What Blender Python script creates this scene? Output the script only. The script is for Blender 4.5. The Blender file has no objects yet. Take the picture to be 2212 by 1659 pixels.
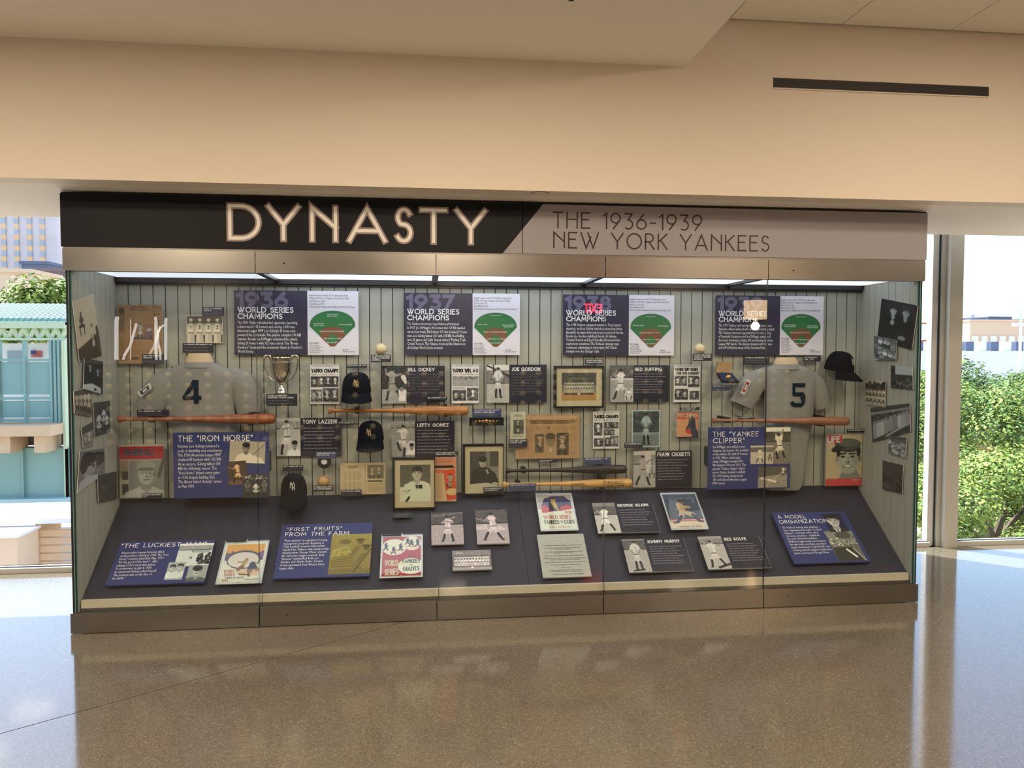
import bpy, math, random
import numpy as np
from mathutils import Vector, Matrix

random.seed(7)
RNG = np.random.default_rng(11)
SC = bpy.context.scene
COL = SC.collection

# ------------------------------------------------------------------ camera
FPX, CX, CY = 1665.0, 1106.0, 829.5
CAM = np.array([-0.5354, -4.2495, 1.4889])
_yaw, _pit, _rol = math.radians(6.4994), math.radians(-2.3235), math.radians(0.0671)
_fw = np.array([math.sin(_yaw) * math.cos(_pit), math.cos(_yaw) * math.cos(_pit), math.sin(_pit)])
_r = np.array([math.cos(_yaw), -math.sin(_yaw), 0.0])
_u = np.cross(_r, _fw)
RI = _r * math.cos(_rol) + _u * math.sin(_rol)
UP = -_r * math.sin(_rol) + _u * math.cos(_rol)
FW = _fw
cam_d = bpy.data.cameras.new('camera')
cam = bpy.data.objects.new('camera', cam_d)
COL.objects.link(cam)
cam_d.sensor_width = 36.0
cam_d.lens = FPX / 2212.0 * 36.0
cam_d.clip_start, cam_d.clip_end = 0.05, 3000
cam.matrix_world = Matrix(((RI[0], UP[0], -FW[0], CAM[0]), (RI[1], UP[1], -FW[1], CAM[1]),
                           (RI[2], UP[2], -FW[2], CAM[2]), (0, 0, 0, 1)))
SC.camera = cam

# ------------------------------------------------------------------ world, sun, exposure
world = bpy.data.worlds.new('world')
SC.world = world
world.use_nodes = True
_nt = world.node_tree
_bg = _nt.nodes['Background']
_sky = _nt.nodes.new('ShaderNodeTexSky')
_sky.sky_type = 'NISHITA'
_sky.sun_disc = False
_sky.sun_elevation = math.radians(60)
_sky.sun_rotation = math.radians(-48)
_sky.air_density, _sky.dust_density, _sky.ozone_density = 1.0, 1.6, 1.0
_nt.links.new(_sky.outputs[0], _bg.inputs[0])
_bg.inputs[1].default_value = 0.62

SUN_DIR = Vector((0.72 * 0.5, -0.694 * 0.5, -0.866)).normalized()      # the way the light travels
sd = bpy.data.lights.new('sun', 'SUN')
sd.energy = 14.0
sd.angle = math.radians(0.53)
sd.color = (1.0, 0.95, 0.86)
so = bpy.data.objects.new('sun', sd)
COL.objects.link(so)
so.rotation_euler = SUN_DIR.to_track_quat('-Z', 'Y').to_euler()
so.location = (-8, 9, 14)

vs = SC.view_settings
vs.view_transform = 'Standard'
vs.look = 'None'
vs.exposure = 0.0
vs.gamma = 1.0
vs.use_curve_mapping = False
cy = SC.cycles
cy.use_denoising = True
cy.max_bounces = 8
cy.diffuse_bounces = 4
cy.glossy_bounces = 5
cy.transmission_bounces = 6
cy.transparent_max_bounces = 24
cy.sample_clamp_indirect = 6.0
cy.blur_glossy = 0.6

# ------------------------------------------------------------------ materials
def srgb(r, g=None, b=None):
    if g is None:
        r, g, b = r
    f = lambda c: (c / 255.0) / 12.92 if c / 255.0 <= 0.04045 else ((c / 255.0 + 0.055) / 1.055) ** 2.4
    return (f(r), f(g), f(b), 1.0)

M = {}
def pmat(name, col, rough=0.5, metal=0.0, spec=0.5, noise=None, bump=None, emit=None, coat=0.0):
    """principled material; noise=(scale, amount, detail) mottles colour, bump=(scale, strength)"""
    m = bpy.data.materials.new(name)
    m.use_nodes = True
    nt = m.node_tree
    p = nt.nodes['Principled BSDF']
    p.inputs['Base Color'].default_value = col
    p.inputs['Roughness'].default_value = rough
    p.inputs['Metallic'].default_value = metal
    p.inputs['Specular IOR Level'].default_value = spec
    p.inputs['Coat Weight'].default_value = coat
    tc = nt.nodes.new('ShaderNodeTexCoord')
    if noise:
        n = nt.nodes.new('ShaderNodeTexNoise')
        n.inputs['Scale'].default_value = noise[0]
        n.inputs['Detail'].default_value = noise[2] if len(noise) > 2 else 4
        nt.links.new(tc.outputs['Object'], n.inputs['Vector'])
        mx = nt.nodes.new('ShaderNodeMix')
        mx.data_type = 'RGBA'
        a = noise[1]
        mx.inputs[6].default_value = tuple(c * (1 - a) for c in col[:3]) + (1,)
        mx.inputs[7].default_value = tuple(min(1, c * (1 + a)) for c in col[:3]) + (1,)
        nt.links.new(n.outputs[0], mx.inputs[0])
        nt.links.new(mx.outputs[2], p.inputs['Base Color'])
    if bump:
        n = nt.nodes.new('ShaderNodeTexNoise')
        n.inputs['Scale'].default_value = bump[0]
        n.inputs['Detail'].default_value = 3
        nt.links.new(tc.outputs['Object'], n.inputs['Vector'])
        b = nt.nodes.new('ShaderNodeBump')
        b.inputs['Strength'].default_value = bump[1]
        b.inputs['Distance'].default_value = bump[2] if len(bump) > 2 else 0.01
        nt.links.new(n.outputs[0], b.inputs['Height'])
        nt.links.new(b.outputs[0], p.inputs['Normal'])
    if emit:
        p.inputs['Emission Color'].default_value = emit[0]
        p.inputs['Emission Strength'].default_value = emit[1]
    M[name] = m
    return m

def glassmat(name, tint=(1, 1, 1), gain=1.9, rough=0.0):
    m = bpy.data.materials.new(name)
    m.use_nodes = True
    nt = m.node_tree
    nt.nodes.clear()
    out = nt.nodes.new('ShaderNodeOutputMaterial')
    tr = nt.nodes.new('ShaderNodeBsdfTransparent')
    tr.inputs[0].default_value = tint + (1,)
    gl = nt.nodes.new('ShaderNodeBsdfGlossy')
    gl.inputs['Roughness'].default_value = rough
    fr = nt.nodes.new('ShaderNodeFresnel')
    fr.inputs[0].default_value = 1.5
    ge = nt.nodes.new('ShaderNodeNewGeometry')
    inv = nt.nodes.new('ShaderNodeMath'); inv.operation = 'SUBTRACT'
    inv.inputs[0].default_value = gain
    sc = nt.nodes.new('ShaderNodeMath'); sc.operation = 'MULTIPLY'
    sc.inputs[1].default_value = gain
    nt.links.new(ge.outputs['Backfacing'], sc.inputs[0])
    nt.links.new(sc.outputs[0], inv.inputs[1])
    mu = nt.nodes.new('ShaderNodeMath'); mu.operation = 'MULTIPLY'; mu.use_clamp = True
    nt.links.new(fr.outputs[0], mu.inputs[0])
    nt.links.new(inv.outputs[0], mu.inputs[1])
    mx = nt.nodes.new('ShaderNodeMixShader')
    nt.links.new(mu.outputs[0], mx.inputs[0])
    nt.links.new(tr.outputs[0], mx.inputs[1])
    nt.links.new(gl.outputs[0], mx.inputs[2])
    nt.links.new(mx.outputs[0], out.inputs[0])
    M[name] = m
    return m

def emitmat(name, col, strength):
    return pmat(name, (0.02, 0.02, 0.02, 1), 0.4, emit=(col, strength))

pmat('paint', srgb(238, 227, 210), 0.65, spec=0.3, noise=(1.3, 0.02), bump=(220, 0.05, 0.002))
pmat('paint_ceiling', srgb(250, 244, 232), 0.7, spec=0.3, noise=(1.1, 0.02))
pmat('paint_rear', srgb(150, 140, 126), 0.6, spec=0.3, noise=(1.1, 0.05))
pmat('window_frame', srgb(205, 205, 198), 0.4, spec=0.5)
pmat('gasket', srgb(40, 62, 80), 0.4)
pmat('vent_black', srgb(52, 50, 44), 0.6)
pmat('black', srgb(16, 16, 18), 0.5)
pmat('header_dark', srgb(14, 15, 22), 0.5, spec=0.25, noise=(240, 0.10))
pmat('header_grey', srgb(160, 156, 160), 0.45, noise=(300, 0.04))
pmat('letter_taupe', srgb(156, 140, 136), 0.5)
pmat('letter_cream', srgb(250, 246, 236), 0.5)
pmat('letter_brown', srgb(44, 28, 28), 0.5)
pmat('plank', srgb(174, 174, 162), 0.55, noise=(9, 0.05), bump=(60, 0.08, 0.003))
pmat('groove', srgb(30, 31, 38), 0.7)
pmat('deck_navy', srgb(46, 46, 62), 0.6, noise=(30, 0.05))
pmat('ledge', srgb(208, 200, 180), 0.5)
pmat('navy', srgb(42, 41, 68), 0.5, noise=(80, 0.04))
pmat('navy_dark', srgb(35, 33, 48), 0.5, noise=(80, 0.04))
pmat('blue', srgb(52, 60, 118), 0.5, noise=(50, 0.05))
pmat('blue_tag', srgb(62, 70, 112), 0.5)
pmat('tag_dark', srgb(36, 36, 50), 0.5)
pmat('white_card', srgb(226, 222, 232), 0.5)
pmat('grey_card', srgb(178, 180, 172), 0.45)
pmat('ink_white', srgb(248, 248, 250), 0.5)
pmat('ink_grey', srgb(150, 148, 160), 0.5)
pmat('ink_dim', srgb(118, 112, 120), 0.5)
pmat('ink_black', srgb(26, 24, 28), 0.5)
pmat('ink_lavender', srgb(106, 102, 130), 0.5)
pmat('ink_grey_dark', srgb(92, 92, 102), 0.5)
pmat('ink_silver', srgb(205, 208, 204), 0.35)
pmat('field_green', srgb(40, 116, 62), 0.5)
pmat('field_brown', srgb(122, 80, 54), 0.5)
pmat('ink_red', srgb(196, 54, 58), 0.5)
pmat('ink_orange', srgb(214, 84, 50), 0.5)
pmat('frame_black', srgb(22, 20, 20), 0.35)
pmat('mat_cream', srgb(226, 208, 172), 0.6)
pmat('flannel', srgb(148, 146, 142), 0.9, spec=0.1, noise=(90, 0.06, 6), bump=(7, 0.45, 0.03))
pmat('flannel_inner', srgb(200, 182, 156), 0.9, spec=0.1)
pmat('form_cream', srgb(214, 190, 158), 0.8, noise=(20, 0.05))
pmat('felt_navy', srgb(26, 40, 52), 0.9, spec=0.1)
pmat('patch_white', srgb(206, 204, 204), 0.8)
pmat('patch_red', srgb(150, 48, 52), 0.8)
pmat('wool_black', srgb(20, 22, 28), 0.95, spec=0.1, noise=(120, 0.2), bump=(160, 0.25, 0.003))
pmat('thread_gold', srgb(178, 148, 96), 0.7)
pmat('thread_white', srgb(190, 188, 172), 0.7)
pmat('leather', srgb(216, 200, 160), 0.55, noise=(30, 0.10))
pmat('leather_tan', srgb(196, 158, 108), 0.55, noise=(30, 0.12))  # bright teal strip painted for the light glowing in the side glass edge
pmat('stitch', srgb(120, 66, 48), 0.7)
pmat('silver', srgb(214, 204, 190), 0.14, metal=1.0, bump=(40, 0.05, 0.002))
pmat('gold', srgb(196, 158, 92), 0.3, metal=1.0)
pmat('tray_navy', srgb(30, 34, 66), 0.8)
pmat('lid_tan', srgb(158, 124, 78), 0.7, noise=(40, 0.1))
pmat('white_gloss', srgb(225, 226, 228), 0.3)
pmat('mount_dark', srgb(24, 44, 46), 0.5)
pmat('steel', srgb(140, 136, 130), 0.35, metal=1.0)
glassmat('case_glass', (0.97, 0.99, 0.98), 1.9)
glassmat('window_glass', (0.95, 0.98, 0.98), 1.6)
glassmat('acrylic', (0.95, 0.97, 0.97), 1.6)
def edgemat():
    m = pmat('glass_edge', srgb(120, 205, 200), 0.2)  # teal lightened to carry the glint of light piped to the edges
    nt = m.node_tree
    t = nt.nodes.new('ShaderNodeBsdfTranslucent')
    t.inputs[0].default_value = (.45, .95, .9, 1)
    mx = nt.nodes.new('ShaderNodeMixShader')
    mx.inputs[0].default_value = .75
    nt.links.new(nt.nodes['Principled BSDF'].outputs[0], mx.inputs[1])
    nt.links.new(t.outputs[0], mx.inputs[2])
    nt.links.new(mx.outputs[0], nt.nodes['Material Output'].inputs[0])
edgemat()
pmat('seam_dark', srgb(38, 52, 54), 0.2, spec=0.6)

def wood(name, c1, c2, rough=0.35):
    m = pmat(name, c1, rough)
    nt = m.node_tree
    p = nt.nodes['Principled BSDF']
    tc = [n for n in nt.nodes if n.type == 'TEX_COORD'][0]
    mp = nt.nodes.new('ShaderNodeMapping')
    mp.inputs['Scale'].default_value = (5, 60, 60)
    n = nt.nodes.new('ShaderNodeTexNoise')
    n.inputs['Scale'].default_value = 1.6
    n.inputs['Detail'].default_value = 5
    r = nt.nodes.new('ShaderNodeValToRGB')
    r.color_ramp.elements[0].position = 0.32
    r.color_ramp.elements[1].position = 0.68
    r.color_ramp.elements[0].color = c1
    r.color_ramp.elements[1].color = c2
    nt.links.new(tc.outputs['Object'], mp.inputs[0])
    nt.links.new(mp.outputs[0], n.inputs['Vector'])
    nt.links.new(n.outputs[0], r.inputs[0])
    nt.links.new(r.outputs[0], p.inputs['Base Color'])
    return m
wood('wood_red', srgb(120, 66, 38), srgb(168, 98, 60))
wood('wood_amber', srgb(152, 94, 48), srgb(196, 136, 76))
wood('wood_dark', srgb(34, 24, 20), srgb(58, 42, 34))
wood('wood_pale', srgb(198, 146, 82), srgb(224, 178, 112))
wood('wood_dull', srgb(140, 92, 68), srgb(170, 118, 90))

def brushed(name, col, rough):
    m = pmat(name, col, rough, metal=1.0)
    nt = m.node_tree
    p = nt.nodes['Principled BSDF']
    tc = [n for n in nt.nodes if n.type == 'TEX_COORD'][0]
    mp = nt.nodes.new('ShaderNodeMapping')
    mp.inputs['Scale'].default_value = (1.5, 1, 240)
    n = nt.nodes.new('ShaderNodeTexNoise')
    n.inputs['Scale'].default_value = 2.0
    n.inputs['Detail'].default_value = 4
    nt.links.new(tc.outputs['Object'], mp.inputs[0])
    nt.links.new(mp.outputs[0], n.inputs['Vector'])
    n2 = nt.nodes.new('ShaderNodeTexNoise')       # finger marks
    n2.inputs['Scale'].default_value = 5.0
    n2.inputs['Detail'].default_value = 5
    nt.links.new(tc.outputs['Object'], n2.inputs['Vector'])
    mr = nt.nodes.new('ShaderNodeMapRange')
    mr.inputs[1].default_value, mr.inputs[2].default_value = 0.3, 0.8
    mr.inputs[3].default_value, mr.inputs[4].default_value = rough * 0.94, rough * 1.12
    nt.links.new(n2.outputs[0], mr.inputs[0])
    nt.links.new(mr.outputs[0], p.inputs['Roughness'])
    b = nt.nodes.new('ShaderNodeBump')
    b.inputs['Strength'].default_value = 0.06
    b.inputs['Distance'].default_value = 0.001
    nt.links.new(n.outputs[0], b.inputs['Height'])
    nt.links.new(b.outputs[0], p.inputs['Normal'])
    return m
brushed('brushed_steel', srgb(176, 173, 166), 0.25)

def printmat():
    m = bpy.data.materials.new('print')
    m.use_nodes = True
    nt = m.node_tree
    p = nt.nodes['Principled BSDF']
    a = nt.nodes.new('ShaderNodeAttribute')
    a.attribute_name = 'Col'
    nt.links.new(a.outputs[0], p.inputs['Base Color'])
    p.inputs['Roughness'].default_value = 0.45
    p.inputs['Specular IOR Level'].default_value = 0.4
    M['print'] = m
printmat()

def floormat():
    m = pmat('terrazzo', srgb(160, 152, 138), 0.09, spec=0.85)
    nt = m.node_tree
    p = nt.nodes['Principled BSDF']
    tc = [n for n in nt.nodes if n.type == 'TEX_COORD'][0]
    v = nt.nodes.new('ShaderNodeTexVoronoi')
    v.inputs['Scale'].default_value = 190
    nt.links.new(tc.outputs['Object'], v.inputs['Vector'])
    sep = nt.nodes.new('ShaderNodeSeparateColor')
    nt.links.new(v.outputs['Color'], sep.inputs[0])
    r = nt.nodes.new('ShaderNodeValToRGB')
    el = r.color_ramp.elements
    el[0].position, el[0].color = 0.0, srgb(100, 93, 82)
    el[1].position, el[1].color = 1.0, srgb(154, 143, 126)
    e = el.new(0.2); e.color = srgb(117, 110, 98)
    e = el.new(0.85); e.color = srgb(126, 118, 104)
    nt.links.new(sep.outputs[0], r.inputs[0])
    n = nt.nodes.new('ShaderNodeTexNoise')
    n.inputs['Scale'].default_value = 1.2
    n.inputs['Detail'].default_value = 6
    nt.links.new(tc.outputs['Object'], n.inputs['Vector'])
    mx = nt.nodes.new('ShaderNodeMix'); mx.data_type = 'RGBA'; mx.blend_type = 'MULTIPLY'
    mx.inputs[0].default_value = 0.35
    nt.links.new(r.outputs[0], mx.inputs[6])
    nt.links.new(n.outputs[0], mx.inputs[7])
    nt.links.new(mx.outputs[2], p.inputs['Base Color'])
    mr = nt.nodes.new('ShaderNodeMapRange')
    mr.inputs[3].default_value, mr.inputs[4].default_value = 0.05, 0.13
    nt.links.new(n.outputs[0], mr.inputs[0])
    nt.links.new(mr.outputs[0], p.inputs['Roughness'])
    b = nt.nodes.new('ShaderNodeBump')
    b.inputs['Strength'].default_value = 0.02
    b.inputs['Distance'].default_value = 0.001
    nt.links.new(sep.outputs[1], b.inputs['Height'])
    nt.links.new(b.outputs[0], p.inputs['Normal'])
floormat()

# ------------------------------------------------------------------ mesh helpers
class MB:
    def __init__(s):
        s.v, s.f = [], []
    def box(s, x0, x1, y0, y1, z0, z1):
        n = len(s.v)
        s.v += [(x0, y0, z0), (x1, y0, z0), (x1, y1, z0), (x0, y1, z0), (x0, y0, z1), (x1, y0, z1), (x1, y1, z1), (x0, y1, z1)]
        s.f += [tuple(n + i for i in q) for q in ((0, 3, 2, 1), (4, 5, 6, 7), (0, 1, 5, 4), (1, 2, 6, 5), (2, 3, 7, 6), (3, 0, 4, 7))]
        return s
    def poly(s, pts):
        n = len(s.v)
        s.v += [tuple(p) for p in pts]
        s.f.append(tuple(range(n, n + len(pts))))
        return s
    def prism(s, pts, z0, z1):
        """outline in x,y (counter clockwise) pulled from z0 to z1"""
        n, k = len(s.v), len(pts)
        s.v += [(p[0], p[1], z0) for p in pts] + [(p[0], p[1], z1) for p in pts]
        s.f.append(tuple(reversed(range(n, n + k))))
        s.f.append(tuple(range(n + k, n + 2 * k)))
        for i in range(k):
            j = (i + 1) % k
            s.f.append((n + i, n + j, n + k + j, n + k + i))
        return s
    def rings(s, rings, caps=True, closed=True):
        n, k = len(s.v), len(rings[0])
        for r in rings:
            s.v += [tuple(p) for p in r]
        for i in range(len(rings) - 1):
            for j in range(k if closed else k - 1):
                a, b = n + i * k + j, n + i * k + (j + 1) % k
                s.f.append((a, b, b + k, a + k))
        if caps:
            s.f.append(tuple(reversed(range(n, n + k))))
            s.f.append(tuple(range(n + (len(rings) - 1) * k, n + len(rings) * k)))
        return s
    def lathe(s, prof, seg=20, axis='z', off=(0, 0, 0), squash=1.0):
        rs = []
        for r, h in prof:
            ring = []
            for j in range(seg):
                a = 2 * math.pi * j / seg
                c, d = r * math.cos(a), r * math.sin(a) * squash
                p = (c, d, h) if axis == 'z' else ((h, c, d) if axis == 'x' else (d, h, c))
                ring.append((p[0] + off[0], p[1] + off[1], p[2] + off[2]))
            rs.append(ring)
        return s.rings(rs)
    def tube(s, pts, rad, seg=8, caps=True):
        pts = [Vector(p) for p in pts]
        rr = rad if isinstance(rad, (list, tuple)) else [rad] * len(pts)
        rs = []
        ref = None
        for i, p in enumerate(pts):
            d = (pts[min(i + 1, len(pts) - 1)] - pts[max(i - 1, 0)]).normalized()
            if ref is None:
                ref = Vector((0, 0, 1)) if abs(d.z) < 0.9 else Vector((1, 0, 0))
            a = d.cross(ref).normalized()
            b = a.cross(d).normalized()
            ref = b
            rs.append([tuple(p + (a * math.cos(t) + b * math.sin(t)) * rr[i]) for t in [2 * math.pi * j / seg for j in range(seg)]])
        return s.rings(rs, caps)
    def build(s, name, mat, parent=None, smooth=False):
        me = bpy.data.meshes.new(name)
        me.from_pydata(s.v, [], s.f)
        me.validate()
        return link(name, me, mat, parent, smooth)

def link(name, me, mat, parent=None, smooth=False):
    if mat is not None:
        me.materials.append(M[mat] if isinstance(mat, str) else mat)
    if smooth:
        me.polygons.foreach_set('use_smooth', [True] * len(me.polygons))
        try:
            me.set_sharp_from_angle(angle=math.radians(50))
        except Exception:
            pass
    o = bpy.data.objects.new(name, me)
    COL.objects.link(o)
    if parent is not None:
        o.parent = parent
    return o

def tag(o, label=None, cat=None, group=None, kind=None):
    if label: o['label'] = label
    if cat: o['category'] = cat
    if group: o['group'] = group
    if kind: o['kind'] = kind
    return o

def thing(name, label, cat, mat=None, group=None, kind=None):
    o = bpy.data.objects.new(name, None)
    o.empty_display_size = 0.05
    COL.objects.link(o)
    if mat is not None:
        o.matrix_world = mat
    return tag(o, label, cat, group, kind)

def struct(name, mb, mat, label=None):
    return tag(mb.build(name, mat), label, None, None, 'structure')

# ------------------------------------------------------------------ frames: planes that carry flat things
class Frame:
    def __init__(s, o, u, v):
        s.o, s.u, s.v = np.array(o, float), np.array(u, float), np.array(v, float)
        s.n = np.cross(s.u, s.v)
    def hit(s, px, py, n=0.0):
        d = FW + RI * (px - CX) / FPX - UP * (py - CY) / FPX
        o = s.o + s.n * n
        t = np.dot(o - CAM, s.n) / np.dot(d, s.n)
        p = CAM + d * t - s.o
        return float(np.dot(p, s.u)), float(np.dot(p, s.v))
    def mat(s, u, v, n=0.0):
        p = s.o + s.u * u + s.v * v + s.n * n
        return Matrix(((s.u[0], s.v[0], s.n[0], p[0]), (s.u[1], s.v[1], s.n[1], p[1]), (s.u[2], s.v[2], s.n[2], p[2]), (0, 0, 0, 1)))

YW = 0.62                                   # front of the planked back wall of the case
def WALL(y):
    return Frame((0, y, 0), (1, 0, 0), (0, 0, 1))
DK0, DK1 = (0.055, 0.168), (YW, 0.602)      # the sloping deck: front edge and back edge (y, z)
_dl = math.hypot(DK1[0] - DK0[0], DK1[1] - DK0[1])
DC, DS = (DK1[0] - DK0[0]) / _dl, (DK1[1] - DK0[1]) / _dl
DECK = Frame((0, DK0[0], DK0[1]), (1, 0, 0), (0, DC, DS))
SIDE_L = Frame((-2.353, 0, 0), (0, 1, 0), (0, 0, 1))
SIDE_R = Frame((2.353, 0, 0), (0, -1, 0), (0, 0, 1))

class Item:
    """a flat thing lying in a frame, measured on its left, right, top and bottom; local x right, y up, z out"""
    def __init__(s, name, label, cat, fr, q, n, group=None, standoff=0.0, t=0.008, board=None, board_name='board', mount_x=0.0):
        if len(q) == 4 and not isinstance(q[0], (tuple, list)):
            x0, y0, x1, y1 = q
            a, b = fr.hit(x0, (y0 + y1) / 2, n), fr.hit(x1, (y0 + y1) / 2, n)
            c, d = fr.hit((x0 + x1) / 2, y0, n), fr.hit((x0 + x1) / 2, y1, n)
            u0, u1, v1, v0 = a[0], b[0], c[1], d[1]
        else:
            tl, tr, br, bl = [fr.hit(p[0], p[1], n) for p in q]
            u0, u1 = (tl[0] + bl[0]) / 2, (tr[0] + br[0]) / 2
            v1, v0 = (tl[1] + tr[1]) / 2, (bl[1] + br[1]) / 2
        s.fr, s.n, s.u, s.v = fr, n, (u0 + u1) / 2, v0
        s.w, s.h = u1 - u0, v1 - v0
        s.t = t
        s.root = thing(name, label, cat, fr.mat(s.u, s.v, n), group)
        s.pxw = s.w * FPX / 4.95
        if board:
            s.board = MB().box(-s.w / 2, s.w / 2, 0, s.h, -t, 0).build(board_name, board, s.root)
        if standoff > t:
            k = min(s.w, s.h) * 0.3
            mx = s.w * mount_x
            MB().box(mx - k / 2, mx + k / 2, s.h / 2 - k / 2, s.h / 2 + k / 2, -standoff, -t).build('mount', 'mount_dark', s.root)
    def L(s, px, py):
        u, v = s.fr.hit(px, py, s.n)
        return u - s.u, v - s.v

# ------------------------------------------------------------------ lettering
def arc(cx, cy, rx, ry, a0, a1, n=12):
    return [(cx + rx * math.cos(math.radians(a0 + (a1 - a0) * i / n)), cy + ry * math.sin(math.radians(a0 + (a1 - a0) * i / n))) for i in range(n + 1)]
GL = {
 'A': (.86, [[(0, 0), (.43, 1), (.86, 0)], [(.15, .3), (.71, .3)]]),
 'B': (.58, [[(0, 0), (0, 1), (.3, 1)] + arc(.3, .77, .23, .23, 90, -90)[1:] + [(0, .54)], [(0, .54), (.3, .54)] + arc(.3, .27, .27, .27, 90, -90)[1:] + [(0, 0)]]),
 'C': (.85, [arc(.5, .5, .5, .5, 48, 312, 18)]),
 'D': (.8, [[(0, 0), (0, 1), (.3, 1)] + arc(.3, .5, .5, .5, 90, -90, 16)[1:] + [(0, 0)]]),
 'E': (.55, [[(.55, 1), (0, 1), (0, 0), (.55, 0)], [(0, .56), (.44, .56)]]),
 'F': (.52, [[(.52, 1), (0, 1), (0, 0)], [(0, .54), (.42, .54)]]),
 'G': (.95, [arc(.5, .5, .5, .5, 48, 360, 20) + [(.55, .5)]]),
 'H': (.7, [[(0, 0), (0, 1)], [(.7, 0), (.7, 1)], [(0, .57), (.7, .57)]]),
 'I': (.0, [[(0, 0), (0, 1)]]),
 'J': (.36, [[(.36, 1), (.36, .2)] + arc(.16, .2, .2, .2, 0, -110, 8)]),
 'K': (.62, [[(0, 0), (0, 1)], [(.6, 1), (.03, .5)], [(.16, .6), (.62, 0)]]),
 'L': (.5, [[(0, 1), (0, 0), (.5, 0)]]),
 'M': (.95, [[(0, 0), (.1, 1), (.475, .28), (.85, 1), (.95, 0)]]),
 'N': (.72, [[(0, 0), (0, 1), (.72, .38)], [(.72, 0), (.72, 1)]]),
 'O': (1.0, [arc(.5, .5, .5, .5, 0, 360, 30)]),
 'P': (.54, [[(0, 0), (0, 1), (.28, 1)] + arc(.28, .74, .26, .26, 90, -90)[1:] + [(0, .48)]]),
 'Q': (1.0, [arc(.5, .5, .5, .5, 0, 360, 30), [(.6, .3), (.95, -.05)]]),
 'R': (.6, [[(0, 0), (0, 1), (.28, 1)] + arc(.28, .74, .26, .26, 90, -90)[1:] + [(0, .48)], [(.24, .48), (.6, 0)]]),
 'S': (.52, [arc(.27, .75, .23, .25, 30, 240, 12) + arc(.26, .26, .26, .26, 75, -150, 14)]),
 'T': (.62, [[(0, 1), (.62, 1)], [(.31, 1), (.31, 0)]]),
 'U': (.66, [[(0, 1), (0, .33)] + arc(.33, .33, .33, .33, 180, 360)[1:] + [(.66, 1)]]),
 'V': (.8, [[(0, 1), (.4, 0), (.8, 1)]]),
 'W': (1.2, [[(0, 1), (.36, 0), (.68, .72)], [(.48, 1), (.84, 0), (1.2, 1)]]),
 'X': (.72, [[(0, 0), (.72, 1)], [(0, 1), (.72, 0)]]),
 'Y': (.78, [[(0, 1), (.39, .44), (.78, 1)], [(.39, .48), (.39, 0)]]),
 'Z': (.66, [[(0, 1), (.66, 1), (0, 0), (.68, 0)]]),
 '0': (.66, [arc(.33, .5, .33, .5, 0, 360, 26)]),
 '1': (.22, [[(0, .84), (.22, 1), (.22, 0)]]),
 '2': (.58, [arc(.28, .72, .27, .28, 160, -20, 10) + [(0, 0), (.6, 0)]]),
 '3': (.56, [[(.04, 1), (.52, 1)], [(.5, .98), (.26, .6)], arc(.26, .3, .3, .3, 92, -125, 14)]),
 '4': (.7, [[(.52, 0), (.52, 1), (0, .26), (.7, .26)]]),
 '5': (.56, [[(.52, 1), (.12, 1), (.07, .56)] + arc(.26, .32, .3, .32, 110, -135, 12)]),
 '6': (.64, [arc(.32, .31, .32, .31, 0, 360, 24), [(.46, 1), (.05, .46)]]),
 '7': (.56, [[(0, 1), (.56, 1), (.14, 0)]]),
 '8': (.58, [arc(.29, .76, .24, .24, 0, 360, 20), arc(.29, .27, .29, .27, 0, 360, 22)]),
 '9': (.64, [arc(.32, .69, .32, .31, 0, 360, 24), [(.18, 0), (.59, .54)]]),
 '-': (.34, [[(0, .42), (.34, .42)]]), "'": (.06, [[(.03, 1), (.0, .8)]]), '.': (.04, [[(0, 0), (0, .08)]]),
 ',': (.06, [[(.05, .06), (0, -.14)]]), '"': (.2, [[(.04, 1), (0, .78)], [(.2, 1), (.16, .78)]]),
 '&': (.7, [[(.7, 0), (.1, .8), (.28, 1), (.42, .8), (.02, .3), (.25, 0), (.5, .1), (.7, .42)]]),
 ' ': (.34, []),
}
def ribbon(mb, pts, w, z, pull=0.0, wrap=None):
    P = [Vector((p[0], p[1])) for p in pts]
    Q = [P[0]]
    for p in P[1:]:
        if (p - Q[-1]).length > 1e-6:
            Q.append(p)
    if len(Q) < 2:
        return
    loop = len(Q) > 3 and (Q[0] - Q[-1]).length < 1e-4
    if loop:
        Q = Q[:-1]
    if pull and not loop:
        Q[0] = Q[0] + (Q[1] - Q[0]).normalized() * pull
        Q[-1] = Q[-1] + (Q[-2] - Q[-1]).normalized() * pull
    n = len(mb.v)
    for i, p in enumerate(Q):
        if loop:
            a, b = (Q[i] - Q[i - 1]).normalized(), (Q[(i + 1) % len(Q)] - Q[i]).normalized()
        else:
            a = (Q[i] - Q[i - 1]).normalized() if i else (Q[1] - Q[0]).normalized()
            b = (Q[i + 1] - Q[i]).normalized() if i < len(Q) - 1 else a
        na, nb = Vector((-a.y, a.x)), Vector((-b.y, b.x))
        m = (na + nb)
        m = na if m.length < 1e-3 else m.normalized()
        k = min(w / 2 / max(0.3, m.dot(na)), w * 1.4)
        for sg in (-1, 1):
            q = p + m * k * sg
            mb.v.append((q.x, q.y, z))
    for i in range(len(Q) if loop else len(Q) - 1):
        j = (i + 1) % len(Q)
        mb.f.append((n + 2 * i, n + 2 * j, n + 2 * j + 1, n + 2 * i + 1))

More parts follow.
